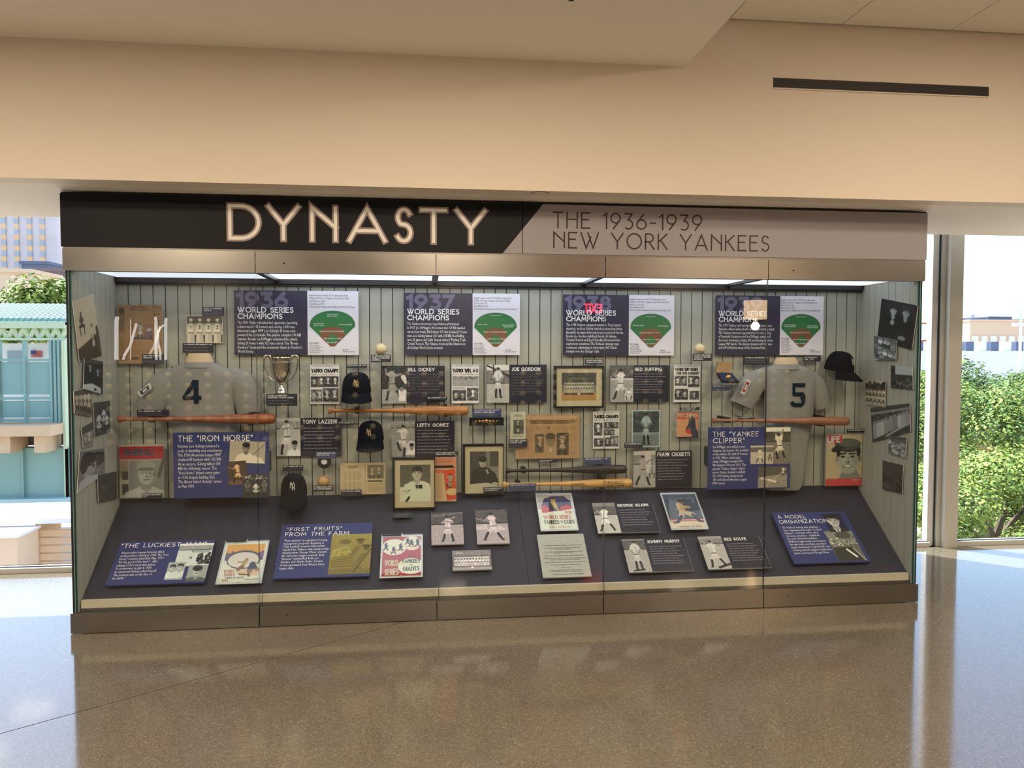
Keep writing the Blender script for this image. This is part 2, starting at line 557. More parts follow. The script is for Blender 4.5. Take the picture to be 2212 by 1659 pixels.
def letters(mb, text, x0, x1, yb, yt, stroke, z, track=0.28, pull=0.0, slant=0.0):
    """fits text between x0..x1 with its feet on yb and caps up to yt; stroke is a share of the cap height"""
    H = yt - yb
    tot, pos = 0.0, []
    for ch in text.upper():
        w, _ = GL.get(ch, GL[' '])
        pos.append(tot)
        tot += w + track + stroke * 0.5
    tot -= track + stroke * 0.5
    hh = H * (1 - stroke)
    sx = (x1 - x0 - stroke * H) / max(tot, .01)
    for ch, p in zip(text.upper(), pos):
        for si, st in enumerate(GL.get(ch, GL[' '])[1]):
            pts = []
            for gx, gy in st:
                yy = yb + stroke * H / 2 + gy * hh
                pts.append((x0 + stroke * H / 2 + (p + gx) * sx + slant * (yy - yb), yy))
            ribbon(mb, pts, stroke * H, z + si * 1.5e-4, -stroke * H / 2 if not pull else pull)
    return mb

def heading(it, rows, mat='ink_white', stroke=0.16, z=0.0016, name='heading', track=0.28, slant=0.0):
    """rows: (text, px left, px right, py top, py bottom)"""
    mb = MB()
    for tx, pl, pr_, pt, pb in rows:
        pm = (pt + pb) / 2
        a, b = it.L(pl, pm), it.L(pr_, pm)
        c, d = it.L((pl + pr_) / 2, pt), it.L((pl + pr_) / 2, pb)
        letters(mb, tx, a[0], b[0], d[1], c[1], stroke, z, track, slant=slant)
    return mb.build(name, mat, it.root)

def textmesh(lines, bold=False, align='LEFT'):
    cu = bpy.data.curves.new('t', 'FONT')
    cu.body = '\n'.join(lines)
    cu.resolution_u = 1
    cu.align_x = align
    cu.fill_mode = 'FRONT'
    if bold:
        cu.offset = 0.012
    ob = bpy.data.objects.new('t', cu)
    me = bpy.data.meshes.new_from_object(ob)
    n = len(me.vertices)
    co = np.empty(n * 3, np.float32)
    me.vertices.foreach_get('co', co)
    bpy.data.objects.remove(ob)
    bpy.data.curves.remove(cu)
    return me, co.reshape(-1, 3)

def body(it, lines, box, mat='ink_white', z=0.0016, name='body_text', align='LEFT', bold=False, parent=None):
    """a block of small print fitted into the box px left, top, right, bottom"""
    me, co = textmesh(lines, bold, align)
    pl, pt, pr_, pb = box
    a, b = it.L(pl, (pt + pb) / 2), it.L(pr_, (pt + pb) / 2)
    c, d = it.L((pl + pr_) / 2, pt), it.L((pl + pr_) / 2, pb)
    lo, hi = co[:, :2].min(0), co[:, :2].max(0)
    co[:, 0] = a[0] + (co[:, 0] - lo[0]) / (hi[0] - lo[0]) * (b[0] - a[0])
    co[:, 1] = d[1] + (co[:, 1] - lo[1]) / (hi[1] - lo[1]) * (c[1] - d[1])
    co[:, 2] = z
    me.vertices.foreach_set('co', co.ravel())
    me.update()
    me.name = name
    return link(name, me, mat, parent or it.root)

def greek(it, nl, box, mat='ink_dim', z=0.0014, name='body_text', fill=0.33, ragged=0.25, words=6):
    """rows of small print too fine to read"""
    mb = MB()
    pl, pt, pr_, pb = box
    a, b = it.L(pl, (pt + pb) / 2), it.L(pr_, (pt + pb) / 2)
    c, d = it.L((pl + pr_) / 2, pt), it.L((pl + pr_) / 2, pb)
    H = (c[1] - d[1]) / nl
    W = b[0] - a[0]
    for i in range(nl):
        y = c[1] - (i + .5) * H
        x = a[0]
        end = a[0] + W * (1 - random.random() * ragged)
        while x < end - W * .02:
            w = min(W / words * random.uniform(.35, 1.3), end - x)
            mb.poly([(x, y - H * fill / 2, z), (x + w, y - H * fill / 2, z), (x + w, y + H * fill / 2, z), (x, y + H * fill / 2, z)])
            x += w + W * .018
    return mb.build(name, mat, it.root)

# ------------------------------------------------------------------ pictures painted in code, carried by the prints as colours of their own
SEP = (1.0, .95, .84)
NEU = (1.0, .985, .96)
class Cv:
    """x runs 0..asp, y 0..1 downwards; values are display greys or colours 0..1"""
    def __init__(s, w, h, bg=0.5, tint=NEU):
        s.W, s.H = max(8, int(w)) * 2, max(8, int(h)) * 2
        s.asp = s.W / s.H
        s.tint = np.array(tint)
        s.a = np.ones((s.H, s.W, 3)) * s.c(bg)
        s.X, s.Y = np.meshgrid((np.arange(s.W) + .5) / s.H, (np.arange(s.H) + .5) / s.H)
    def c(s, v):
        return np.array(v, float) if isinstance(v, (tuple, list)) else s.tint * v
    def put(s, m, v, k=1.0):
        m = m * k
        s.a = s.a * (1 - m[..., None]) + s.c(v) * m[..., None]
        return s
    def el(s, cx, cy, rx, ry, v, rot=0, k=1.0, soft=0.0):
        c, d = math.cos(math.radians(rot)), math.sin(math.radians(rot))
        dx, dy = s.X - cx, s.Y - cy
        e = ((dx * c + dy * d) / rx) ** 2 + ((-dx * d + dy * c) / ry) ** 2
        m = (e < 1).astype(float) if not soft else np.clip((1 - np.sqrt(e)) / soft, 0, 1)
        return s.put(m, v, k)
    def rect(s, x0, y0, x1, y1, v, k=1.0):
        return s.put(((s.X >= x0) & (s.X < x1) & (s.Y >= y0) & (s.Y < y1)).astype(float), v, k)
    def pg(s, pts, v, k=1.0):
        m = np.zeros(s.X.shape, bool)
        n = len(pts)
        for i in range(n):
            x1, y1 = pts[i]; x2, y2 = pts[(i + 1) % n]
            if y1 == y2: continue
            m ^= ((y1 > s.Y) != (y2 > s.Y)) & (s.X < (x2 - x1) * (s.Y - y1) / (y2 - y1) + x1)
        return s.put(m.astype(float), v, k)
    def ln(s, pts, r, v, k=1.0, r2=None):
        m = np.zeros(s.X.shape, bool)
        for i in range(len(pts) - 1):
            (x1, y1), (x2, y2) = pts[i], pts[i + 1]
            dx, dy = x2 - x1, y2 - y1
            t = np.clip(((s.X - x1) * dx + (s.Y - y1) * dy) / max(dx * dx + dy * dy, 1e-9), 0, 1)
            rr = r if r2 is None else r + (r2 - r) * t
            m |= (s.X - x1 - t * dx) ** 2 + (s.Y - y1 - t * dy) ** 2 < rr ** 2
        return s.put(m.astype(float), v, k)
    def noise(s, amp, cell=3, area=None, k=1.0):
        h, w = s.H // cell + 2, s.W // cell + 2
        g = RNG.normal(0, 1, (h, w))
        g = np.kron(g, np.ones((cell, cell)))[:s.H, :s.W]
        if area:
            x0, y0, x1, y1 = area
            g = g * ((s.X >= x0) & (s.X < x1) & (s.Y >= y0) & (s.Y < y1))
        s.a = np.clip(s.a + g[..., None] * amp * s.tint, 0.02, 1)
        return s
    def grad(s, top, bot):
        t = s.Y[..., None]
        s.a = s.a * 0 + s.c(top) * (1 - t) + s.c(bot) * t
        return s
    def blur(s, n=1):
        for _ in range(n):
            p = np.pad(s.a, ((1, 1), (1, 1), (0, 0)), 'edge')
            s.a = (p[:-2, 1:-1] + p[2:, 1:-1] + p[1:-1, :-2] + p[1:-1, 2:] + 2 * p[1:-1, 1:-1]) / 6
        return s
    def lines(s, x0, y0, x1, y1, n, v, k=.6, duty=.5):
        h = (y1 - y0) / n
        for i in range(n):
            e = x1 - (x1 - x0) * random.random() * .15
            s.rect(x0, y0 + i * h, e, y0 + (i + duty) * h, v, k)
        return s
    def border(s, w, v):
        return s.rect(0, 0, s.asp, w, v).rect(0, 1 - w, s.asp, 1, v).rect(0, 0, w, 1, v).rect(s.asp - w, 0, s.asp, 1, v)
    def out(s):
        a = s.a.reshape(s.H // 2, 2, s.W // 2, 2, 3).mean((1, 3))
        return np.clip(a * 1.12, 0, .96)

POSE = {
 'bat':   dict(head=(0, .09), neck=(.0, .19), hip=(.01, .52), kl=(-.11, .73), fl=(-.15, .97), kr=(.1, .73), fr=(.15, .97), el=(-.13, .27), hl=(.06, .24), er=(.15, .28), hr=(.08, .22), bat=((.07, .23), (-.2, .08))),
 'swing': dict(head=(-.02, .1), neck=(-.01, .2), hip=(.04, .53), kl=(-.12, .72), fl=(-.22, .95), kr=(.14, .74), fr=(.25, .95), el=(-.12, .26), hl=(-.22, .3), er=(-.06, .3), hr=(-.2, .32), bat=((-.2, .31), (-.48, .2))),
 'follow': dict(head=(0, .1), neck=(.01, .2), hip=(.03, .52), kl=(-.1, .73), fl=(-.2, .95), kr=(.15, .75), fr=(.22, .97), el=(.16, .26), hl=(.22, .18), er=(.13, .3), hr=(.2, .2), bat=((.2, .2), (.42, .33))),
 'pitch': dict(head=(0, .1), neck=(.01, .2), hip=(.02, .52), kl=(-.17, .58), fl=(-.1, .8), kr=(.04, .75), fr=(.02, .98), el=(-.17, .2), hl=(-.27, .08), er=(.16, .24), hr=(.26, .12), bat=None),
 'stand': dict(head=(0, .08), neck=(0, .18), hip=(0, .52), kl=(-.06, .74), fl=(-.07, .98), kr=(.06, .74), fr=(.08, .98), el=(-.13, .34), hl=(-.06, .46), er=(.13, .34), hr=(.06, .46), bat=None),
 'throw': dict(head=(.0, .1), neck=(0, .2), hip=(.0, .53), kl=(-.14, .72), fl=(-.24, .9), kr=(.12, .75), fr=(.16, .98), el=(-.15, .24), hl=(-.26, .2), er=(.16, .2), hr=(.2, .05), bat=None),
 'crouch': dict(head=(0, .2), neck=(0, .32), hip=(0, .66), kl=(-.2, .66), fl=(-.15, .97), kr=(.2, .66), fr=(.16, .97), el=(-.16, .46), hl=(-.03, .5), er=(.16, .46), hr=(.05, .52), bat=None),
 'leap':  dict(head=(-.03, .2), neck=(-.02, .29), hip=(.02, .58), kl=(-.1, .76), fl=(-.06, .97), kr=(.12, .74), fr=(.16, .93), el=(-.1, .18), hl=(.06, .1), er=(.08, .16), hr=(.12, .03), bat=None),
}
def player(c, x, y, h, pose='bat', flip=1, uni=.82, dark=.14, skin=.55, sock=.16):
    P = POSE[pose]
    q = lambda k: (x + flip * P[k][0] * h, y + P[k][1] * h)
    sh = [(q('neck')[0] - .075 * h, q('neck')[1] + .03 * h), (q('neck')[0] + .075 * h, q('neck')[1] + .03 * h)]
    sl, sr = (sh[0], sh[1]) if flip > 0 else (sh[1], sh[0])
    for k, f in (('kl', 'fl'), ('kr', 'fr')):
        c.ln([q('hip'), q(k)], .07 * h, uni * .93, r2=.055 * h)
        c.ln([q(k), q(f)], .036 * h, sock, r2=.028 * h)
        f0 = q(f)
        c.ln([f0, (f0[0] + flip * .03 * h, f0[1] + .005 * h)], .026 * h, dark)
    c.ln([q('neck'), q('hip')], .085 * h, uni, r2=.078 * h)
    c.ln(sh, .05 * h, uni)
    c.ln([(q('hip')[0] - .07 * h, q('hip')[1] - .03 * h), (q('hip')[0] + .07 * h, q('hip')[1] - .03 * h)], .013 * h, dark)
    c.ln([(q('neck')[0] + flip * .02 * h, q('neck')[1] + .06 * h), (q('hip')[0] + flip * .03 * h, q('hip')[1] - .06 * h)], .03 * h, uni * .8, k=.6)
    if P['bat']:
        b = P['bat']
        c.ln([(x + flip * b[0][0] * h, y + b[0][1] * h), (x + flip * b[1][0] * h, y + b[1][1] * h)], .010 * h, .62, r2=.02 * h)
    for a, e, hd in ((sl, 'el', 'hl'), (sr, 'er', 'hr')):
        c.ln([a, q(e)], .045 * h, uni, r2=.04 * h)
        c.ln([q(e), q(hd)], .027 * h, skin)
        c.el(*q(hd), .03 * h, .03 * h, skin)
    hx, hy = q('head')
    c.el(hx, hy, .048 * h, .06 * h, skin)
    c.el(hx, hy - .03 * h, .053 * h, .036 * h, dark)
    c.ln([(hx, hy - .02 * h), (hx + flip * .07 * h, hy - .012 * h)], .011 * h, dark)
    return c

def face(c, x, y, r, cap=True, skin=.68, hair=.12, capv=.13, smile=True, jersey=.82, turn=0.0, shoulders=True, suit=False):
    """head and shoulders; r is half the height of the head"""
    if shoulders:
        c.pg([(x - 2.3 * r, y + 3.4 * r), (x - 2.0 * r, y + 1.75 * r), (x - .6 * r, y + 1.2 * r), (x + .6 * r, y + 1.2 * r), (x + 2.0 * r, y + 1.75 * r), (x + 2.3 * r, y + 3.4 * r)], jersey)
        if suit:
            c.pg([(x - .45 * r, y + 1.15 * r), (x + .45 * r, y + 1.15 * r), (x + .05 * r, y + 2.6 * r)], .9)
            c.pg([(x - .1 * r, y + 1.3 * r), (x + .1 * r, y + 1.3 * r), (x + .12 * r, y + 2.6 * r), (x - .02 * r, y + 2.6 * r)], .15)
        else:
            c.pg([(x - .5 * r, y + 1.1 * r), (x + .5 * r, y + 1.1 * r), (x + .02 * r, y + 1.9 * r)], skin * .85)
    c.pg([(x - .42 * r, y + .5 * r), (x + .42 * r, y + .5 * r), (x + .5 * r, y + 1.45 * r), (x - .5 * r, y + 1.45 * r)], skin * .8)
    c.el(x, y, .76 * r, r, skin)
    c.el(x + .45 * r, y + .15 * r, .35 * r, .8 * r, skin * .74, k=.55, soft=.8)
    c.el(x - .74 * r, y + .05 * r, .12 * r, .24 * r, skin * .85)
    c.el(x + .74 * r, y + .05 * r, .12 * r, .24 * r, skin * .7)
    t = turn * r
    for sx in (-1, 1):
        ex = x + sx * .31 * r + t
        c.ln([(ex - .2 * r, y - .26 * r), (ex + .18 * r, y - .3 * r)], .05 * r, hair)
        c.el(ex, y - .08 * r, .17 * r, .075 * r, skin * .5)
        c.el(ex, y - .08 * r, .07 * r, .07 * r, .08)
    c.ln([(x + t + .02 * r, y - .08 * r), (x + t + .1 * r, y + .28 * r)], .05 * r, skin * .8)
    c.el(x + t + .03 * r, y + .3 * r, .16 * r, .07 * r, skin * .62)
    if smile:
        c.el(x + t, y + .55 * r, .32 * r, .13 * r, skin * .42)
        c.el(x + t, y + .53 * r, .27 * r, .075 * r, .93)
    else:
        c.ln([(x + t - .24 * r, y + .57 * r), (x + t + .24 * r, y + .56 * r)], .045 * r, skin * .4)
    if cap:
        c.el(x, y - .62 * r, .86 * r, .62 * r, capv)
        c.pg([(x - .9 * r, y - .42 * r), (x + .9 * r, y - .42 * r), (x + .7 * r, y - .3 * r), (x - .7 * r, y - .3 * r)], capv)
        c.el(x + t * 1.5, y - .42 * r, .8 * r, .16 * r, capv * .7)
    else:
        c.el(x, y - .74 * r, .74 * r, .36 * r, hair)
        c.el(x - .66 * r, y - .42 * r, .14 * r, .34 * r, hair)
        c.el(x + .66 * r, y - .42 * r, .14 * r, .34 * r, hair)
    return c

def crowd(c, x0, y0, x1, y1, n, lo=.25, hi=.85, r=.012):
    for _ in range(n):
        x, y = random.uniform(x0, x1), random.uniform(y0, y1)
        v = random.uniform(lo, hi)
        c.el(x, y + r * 1.6, r * 1.5, r * 1.7, v)
        c.el(x, y, r, r * 1.1, v * .7)
    return c

def team(c, x0, x1, rows, size, uni=.86, skin=.55, dark=.15):
    """rows: list of y; seated rows of players"""
    for i, y in enumerate(rows):
        n = int((x1 - x0) / (size * 2.05)) + (i % 2)
        for j in range(n):
            x = x0 + (j + .5) * (x1 - x0) / n
            c.pg([(x - size, y + size * 3.2), (x - size * .95, y + size * .9), (x + size * .95, y + size * .9), (x + size, y + size * 3.2)], uni * random.uniform(.9, 1.05))
            c.el(x, y + size * .2, size * .5, size * .62, skin)
            c.el(x, y - size * .15, size * .55, size * .36, dark)
            c.rect(x - size * .9, y + size * 2.1, x + size * .9, y + size * 2.35, dark, .5)
    return c

def stadium(c, hz=.42, lo=.3, ground=.62, sky=None):
    if sky is not None:
        c.rect(0, 0, c.asp, hz * .35, sky)
    c.rect(0, hz * .3 if sky is not None else 0, c.asp, hz, lo)
    c.noise(.07, 3, (0, hz * .3 if sky is not None else 0, c.asp, hz))
    c.rect(0, hz - .03, c.asp, hz, lo * .6)
    c.rect(0, hz, c.asp, 1, ground)
    c.noise(.03, 4, (0, hz, c.asp, 1))
    return c

def pic(kind, w, h):
    """the picture for a print w by h cells"""
    k = kind
    if k == 'dickey':
        c = stadium(Cv(w, h, .4), .62, .22, .6)
        player(c, c.asp * .42, .05, .86, 'throw', -1, .6); c.el(c.asp * .88, .1, .1, .12, .2); c.ln([(c.asp * .86, .3), (c.asp * .98, .42)], .06, .8)
        c.el(c.asp * .82, .72, .1, .12, .8); c.el(c.asp * .8, .62, .055, .06, .5); c.rect(c.asp * .68, .8, c.asp * .95, .93, .85)
    elif k == 'gordon':
        c = stadium(Cv(w, h, .4), .5, .42, .66, .8); c.ln([(0, .02), (c.asp, .3)], .02, .1); c.ln([(c.asp * .3, 0), (c.asp * .33, .4)], .015, .15)
        player(c, c.asp * .5, .06, .8, 'stand', 1, .8)
    elif k == 'ruffing':
        c = stadium(Cv(w, h, .4), .34, .34, .58); c.rect(0, .36, c.asp, .4, .75)
        player(c, c.asp * .48, .08, .84, 'follow', -1, .84); c.rect(c.asp * .62, .62, c.asp * .98, .95, .7); player(c, c.asp * .8, .6, .34, 'crouch', 1, .9)
    elif k == 'lazzeri':
        c = stadium(Cv(w, h, .5), .3, .55, .68, .7)
        player(c, c.asp * .42, .04, .92, 'bat', 1, .85)
        c.rect(c.asp * .5, .62, c.asp, .98, .72); face(c, c.asp * .75, .7, .09, True, .6, smile=False, jersey=.9)
    elif k == 'gomez':
        c = stadium(Cv(w, h, .5), .2, .5, .55, .55)
        player(c, c.asp * .5, .08, .9, 'pitch', 1, .8); c.el(c.asp * .86, .72, .16, .18, .75); face(c, c.asp * .86, .7, .07, True, .5, jersey=.85)
    elif k == 'crosetti':
        c = stadium(Cv(w, h, .5), .38, .5, .62, .7); c.rect(c.asp * .52, 0, c.asp * .78, .6, .72)
        player(c, c.asp * .42, .1, .84, 'follow', 1, .62); player(c, c.asp * .84, .4, .34, 'crouch', -1, .5)
    elif k == 'selkirk':
        c = stadium(Cv(w, h, .5), .42, .36, .7, .5); player(c, c.asp * .48, .12, .82, 'follow', -1, .9)
    elif k == 'murphy':
        c = stadium(Cv(w, h, .5), .34, .34, .62, .3); c.rect(0, .02, c.asp, .06, .5); player(c, c.asp * .5, .05, .88, 'stand', 1, .75); c.ln([(c.asp * .25, .95), (c.asp * .7, .93)], .02, .15)
    elif k == 'rolfe':
        c = stadium(Cv(w, h, .5), .25, .5, .66, .6); player(c, c.asp * .45, .1, .84, 'throw', -1, .8); c.ln([(c.asp * .5, .95), (c.asp * .95, .86)], .03, .15)
    elif k == 'batter_a':
        c = stadium(Cv(w, h, .5, (1, .94, .96)), .4, .3, .62); c.ln([(0, .12), (c.asp, .02)], .012, .5); c.noise(.06, 2, (0, .1, c.asp, .36))
        player(c, c.asp * .52, .1, .82, 'bat', -1, .82, skin=.5)
    elif k == 'batter_b':
        c = stadium(Cv(w, h, .5, (1, .94, .96)), .42, .32, .64); c.pg([(0, .5), (c.asp * .34, .42), (c.asp * .36, .58), (0, .6)], .75); c.pg([(c.asp * .66, .45), (c.asp * .95, .6), (c.asp * .7, .62)], .78)
        player(c, c.asp * .5, .06, .86, 'swing', 1, .82, skin=.5)
    elif k == 'team_small':
        c = Cv(w, h, .45, (1, .97, .98)); c.rect(0, 0, c.asp, .3, .5); c.noise(.05, 3); c.rect(0, .86, c.asp, 1, .62)
        for j in range(6): c.rect(c.asp * (.1 + .03 * j), .12, c.asp * (.12 + .03 * j), .17, .8)
        team(c, c.asp * .05, c.asp * .95, [.3, .45, .6], c.asp / 27)
        c.el(c.asp * .5, .88, .06, .05, .9)
    elif k == 'team_big':
        c = Cv(w, h, .4, SEP); c.grad(.3, .7); c.rect(0, 0, c.asp, .42, .34); c.noise(.04, 3); c.rect(0, .7, c.asp, 1, (.72, .55, .33))
        for j in range(9): c.rect(c.asp * (.3 + .05 * j), .2, c.asp * (.32 + .05 * j), .23, .85, .7)
        team(c, c.asp * .08, c.asp * .92, [.32, .44, .56], c.asp / 28, .8)
        c.rect(c.asp * .08, .73, c.asp * .92, .79, .3); c.el(c.asp * .5, .76, .05, .04, .85)
    elif k == 'portrait':
        c = Cv(w, h, .42, SEP); c.grad(.34, .5); c.noise(.02, 6)
        face(c, c.asp * .56, .24, .17, False, .8, .14, jersey=.88)
        c.rect(0, .6, c.asp, 1, .88)
        c.pg([(c.asp * .1, 1), (c.asp * .16, .55), (c.asp * .36, .45), (c.asp * .78, .45), (c.asp * .95, .52), (c.asp, 1)], .9)
        c.pg([(c.asp * .44, .42), (c.asp * .7, .42), (c.asp * .55, .56)], .7)
        c.ln([(c.asp * .2, 1), (c.asp * .3, .88)], .03, .15); c.ln([(c.asp * .1, .72), (c.asp * .35, .68), (c.asp * .2, .78)], .006, .3)
    elif k == 'manager':
        c = Cv(w, h, .3, SEP); c.rect(c.asp * .55, 0, c.asp * .7, .5, .5); c.rect(c.asp * .7, .42, c.asp, .75, .55); c.noise(.03, 4)
        face(c, c.asp * .45, .3, .13, True, .72, .1, .15, False, .2)
        c.pg([(0, .95), (c.asp * .1, .52), (c.asp * .3, .44), (c.asp * .62, .44), (c.asp * .9, .62), (c.asp, .95)], .22)
        c.pg([(0, .9), (c.asp * .6, .86), (c.asp, .95), (c.asp, 1), (0, 1)], .78)
        c.el(c.asp * .86, .9, .09, .05, .75); c.ln([(c.asp * .6, .5), (c.asp * .6, .62)], .01, .8); c.ln([(c.asp * .55, .52), (c.asp * .65, .6)], .01, .8)
    elif k == 'four_backs':
        c = Cv(w, h, .3, SEP); c.rect(0, .28, c.asp, .5, .58); c.noise(.06, 3); c.rect(0, .5, c.asp, 1, .2)
        for j, nx in enumerate((.12, .36, .6, .84)):
            x = c.asp * nx
            y = .3
            c.ln([(x, y + .12), (x, .62)], .12, .84); c.ln([(x - .12, y + .1), (x - .15, y + .36)], .045, .78); c.ln([(x + .12, y + .1), (x + .15, y + .36)], .045, .7)
            c.ln([(x - .05, .7), (x - .06, .98)], .075, .78); c.ln([(x + .06, .7), (x + .07, .98)], .075, .7); c.rect(x - .12, .62, x + .12, .645, .15)
            c.el(x + .01, .2, .055, .075, .5); c.el(x + .01, .155, .065, .05, .78)
            c.ln([(x - .02, .4), (x, .37), (x, .47)] if j == 0 else [(x - .03, .38), (x + .03, .38), (x, .43), (x + .03, .46), (x - .02, .49)], .012, .15)
        c.border(.025, .86)
    elif k == 'fielder':
        c = stadium(Cv(w, h, .3, (.93, 1, 1)), .62, .3, .5); c.rect(0, .6, c.asp, .66, .6); c.noise(.05, 2, (0, .55, c.asp, .68))
        player(c, c.asp * .5, .06, .86, 'stand', 1, .72, skin=.45); c.border(.03, .78)
    elif k == 'horse_top':
        c = Cv(w, h, .66, SEP); face(c, c.asp * .46, .3, .2, True, .5, .1, .18, True, .84); c.ln([(c.asp * .5, .85), (c.asp * .98, .1)], .02, .45)
        c.pg([(c.asp * .12, 1), (c.asp * .2, .72), (c.asp * .36, .62), (c.asp * .62, .62), (c.asp * .9, .76), (c.asp, 1)], .84)
    elif k == 'horse_mid':
        c = Cv(w, h, .3, (1, .8, .62)); c.rect(0, .8, c.asp, 1, .42); player(c, c.asp * .5, .04, .88, 'swing', 1, .9, skin=.6)
    elif k == 'horse_low':
        c = Cv(w, h, .25, NEU); crowd(c, 0, .02, c.asp, .22, 40, .3, .9, .02); c.rect(0, .22, c.asp, 1, .24)
        player(c, c.asp * .2, .2, .76, 'stand', 1, .35); player(c, c.asp * .52, .24, .72, 'crouch', 1, .85); player(c, c.asp * .84, .2, .76, 'stand', -1, .4)
    elif k == 'clipper_top':
        c = stadium(Cv(w, h, .5, SEP), .4, .3, .45, .9); player(c, c.asp * .55, .06, .8, 'leap', 1, .85)
    elif k == 'clipper_mid':
        c = stadium(Cv(w, h, .5, SEP), .35, .4, .7, .75); player(c, c.asp * .4, .12, .8, 'follow', 1, .85); player(c, c.asp * .85, .35, .5, 'crouch', -1, .4)
    elif k == 'clipper_low':
        c = Cv(w, h, .34, SEP); c.pg([(0, .5), (c.asp, .35), (c.asp, 1), (0, 1)], .55); c.ln([(c.asp * .3, .9), (c.asp * .95, .1)], .015, .7)
        player(c, c.asp * .86, .02, .42, 'stand', 1, .9); c.ln([(c.asp * .35, .62), (c.asp * .62, .72)], .05, .85); c.el(c.asp * .66, .74, .04, .04, .4); c.ln([(c.asp * .12, .55), (c.asp * .26, .6)], .05, .8); c.noise(.03, 3)
    elif k == 'lucky_a':
        c = stadium(Cv(w, h, .6, (.95, 1, 1)), .3, .6, .8, .9); player(c, c.asp * .42, .32, .36, 'stand', 1, .9); crowd(c, c.asp * .62, .42, c.asp, .85, 40, .05, .4, .03)
        c.lines(c.asp * .4, .3, c.asp, .42, 4, .3)
    elif k == 'lucky_b':
        c = Cv(w, h, .65, (.95, 1, 1)); face(c, c.asp * .3, .32, .17, False, .75, .2, jersey=.85); face(c, c.asp * .72, .28, .17, False, .75, .2, jersey=.8)
    elif k == 'lucky_c':
        c = Cv(w, h, .6, (.95, 1, 1)); face(c, c.asp * .48, .38, .28, True, .7, .15, .2, False, .35)
    elif k == 'farm':
        c = Cv(w, h, (.52, .48, .24)); c.grad((.56, .52, .26), (.42, .38, .2)); c.el(c.asp * .35, .2, .12, .06, (.4, .37, .2)); c.noise(.02, 3)
        c.pg([(c.asp * .05, .55), (c.asp * .58, .5), (c.asp * .55, .85), (0, .88)], (.5, .45, .22))
        for i, (x, y, r) in enumerate(((.2, .46, .13), (.34, .4, .12), (.42, .5, .1), (.12, .56, .08), (.28, .52, .1))):
            c.el(c.asp * x, y, r, r * .8, (.62 - .05 * (i % 2), .56, .3)); c.el(c.asp * x + .02, y + .02, r * .6, r * .45, (.46, .41, .2), k=.5)
        for i in range(5): c.ln([(c.asp * .06, .6 + i * .055), (c.asp * .54, .56 + i * .06)], .008, (.34, .3, .16))
        for x, y, h in ((.72, .14, .8), (.88, .3, .68)):
            c.ln([(c.asp * x, y + .16), (c.asp * x, y + .5)], .09, (.5, .45, .24)); c.el(c.asp * x, y + .05, .06, .07, (.36, .32, .17)); c.el(c.asp * x, y + .01, .1, .025, (.28, .25, .14))
            c.ln([(c.asp * x - .05, y + .22), (c.asp * x - .16, y + .4)], .04, (.42, .38, .2))
        c.ln([(c.asp * .6, .95), (c.asp * .98, .4)], .012, (.3, .26, .14))
    elif k == 'model_man':
        c = Cv(w, h, (.13, .14, .25)); face(c, c.asp * .45, .38, .33, False, .72, .13, smile=False, jersey=.2, suit=True)
    elif k == 'model_crowd':
        c = Cv(w, h, .4, (.98, 1, .92)); c.rect(0, 0, c.asp, .45, .5); c.noise(.08, 3, (0, .1, c.asp, .5)); c.el(c.asp * .6, .15, .22, .12, .3); crowd(c, 0, .2, c.asp, .48, 40, .3, .8, .02)
        c.pg([(0, 1), (c.asp * .05, .55), (c.asp * .7, .55), (c.asp, 1)], .22); c.ln([(c.asp * .5, .62), (c.asp * .72, .86)], .03, .9); c.ln([(c.asp * .75, .6), (c.asp * .97, .98)], .015, .7)
    elif k == 'life':
        bg = (.78, .70, .57)
        c = Cv(w, h, bg); c.tint = np.array((.92, .9, .84))
        c.pg([(c.asp * .36, .86), (c.asp * .42, .76), (c.asp * .9, .76), (c.asp, .86)], .62)
        face(c, c.asp * .62, .46, .29, False, .76, .16, shoulders=False, smile=True, turn=-.06)
        c.pg([(c.asp * .5, .74), (c.asp * .84, .68), (c.asp * .97, .86), (c.asp * .42, .86)], .58); c.el(c.asp * .62, .7, .13, .07, .72)
        c.el(c.asp * .6, .20, .25, .115, .34); c.el(c.asp * .34, .27, .14, .06, .2, rot=-22); c.el(c.asp * .62, .18, .2, .07, .42)
        c.rect(0, .86, c.asp, 1, (.82, .28, .28)); c.rect(c.asp * .72, .88, c.asp * .94, .895, (.95, .8, .78))
        c.rect(c.asp * .02, .02, c.asp * .44, .17, (.80, .25, .24))
        c.blur(1)
    elif k == 'mag_red':
        c = Cv(w, h, (.72, .68, .60)); c.rect(0, .04, c.asp, .28, (.68, .16, .2)); c.rect(0, .3, c.asp * .2, .62, (.6, .5, .45)); c.tint = np.array((1, .98, .95))
        c.rect(c.asp * .06, .5, c.asp * .2, .66, .3); c.rect(c.asp * .06, .74, c.asp * .2, .94, .28)
        c.rect(c.asp * .22, .3, c.asp, 1, .55)
        face(c, c.asp * .6, .55, .2, True, .72, .3, .62, False, .74); c.ln([(c.asp * .88, .6), (c.asp * .99, .3)], .03, .35)
    elif k == 'old_gold':
        b = (.68, .52, .38)
        c = Cv(w, h, b); d = (.40, .30, .25); c.noise(.012, 5)
        c.rect(c.asp * .03, .04, c.asp * .16, .46, (.58, .45, .34)); c.el(c.asp * .095, .11, .05, .06, d); c.lines(c.asp * .04, .2, c.asp * .15, .44, 12, d, .3)
        c.rect(c.asp * .25, .03, c.asp * .72, .1, d, .18); c.lines(c.asp * .28, .075, c.asp * .68, .1, 2, d)
        c.ln([(c.asp * .8, .02), (c.asp * .8, .72)], .002, d); c.lines(c.asp * .82, .2, c.asp * .98, .7, 22, d, .25)
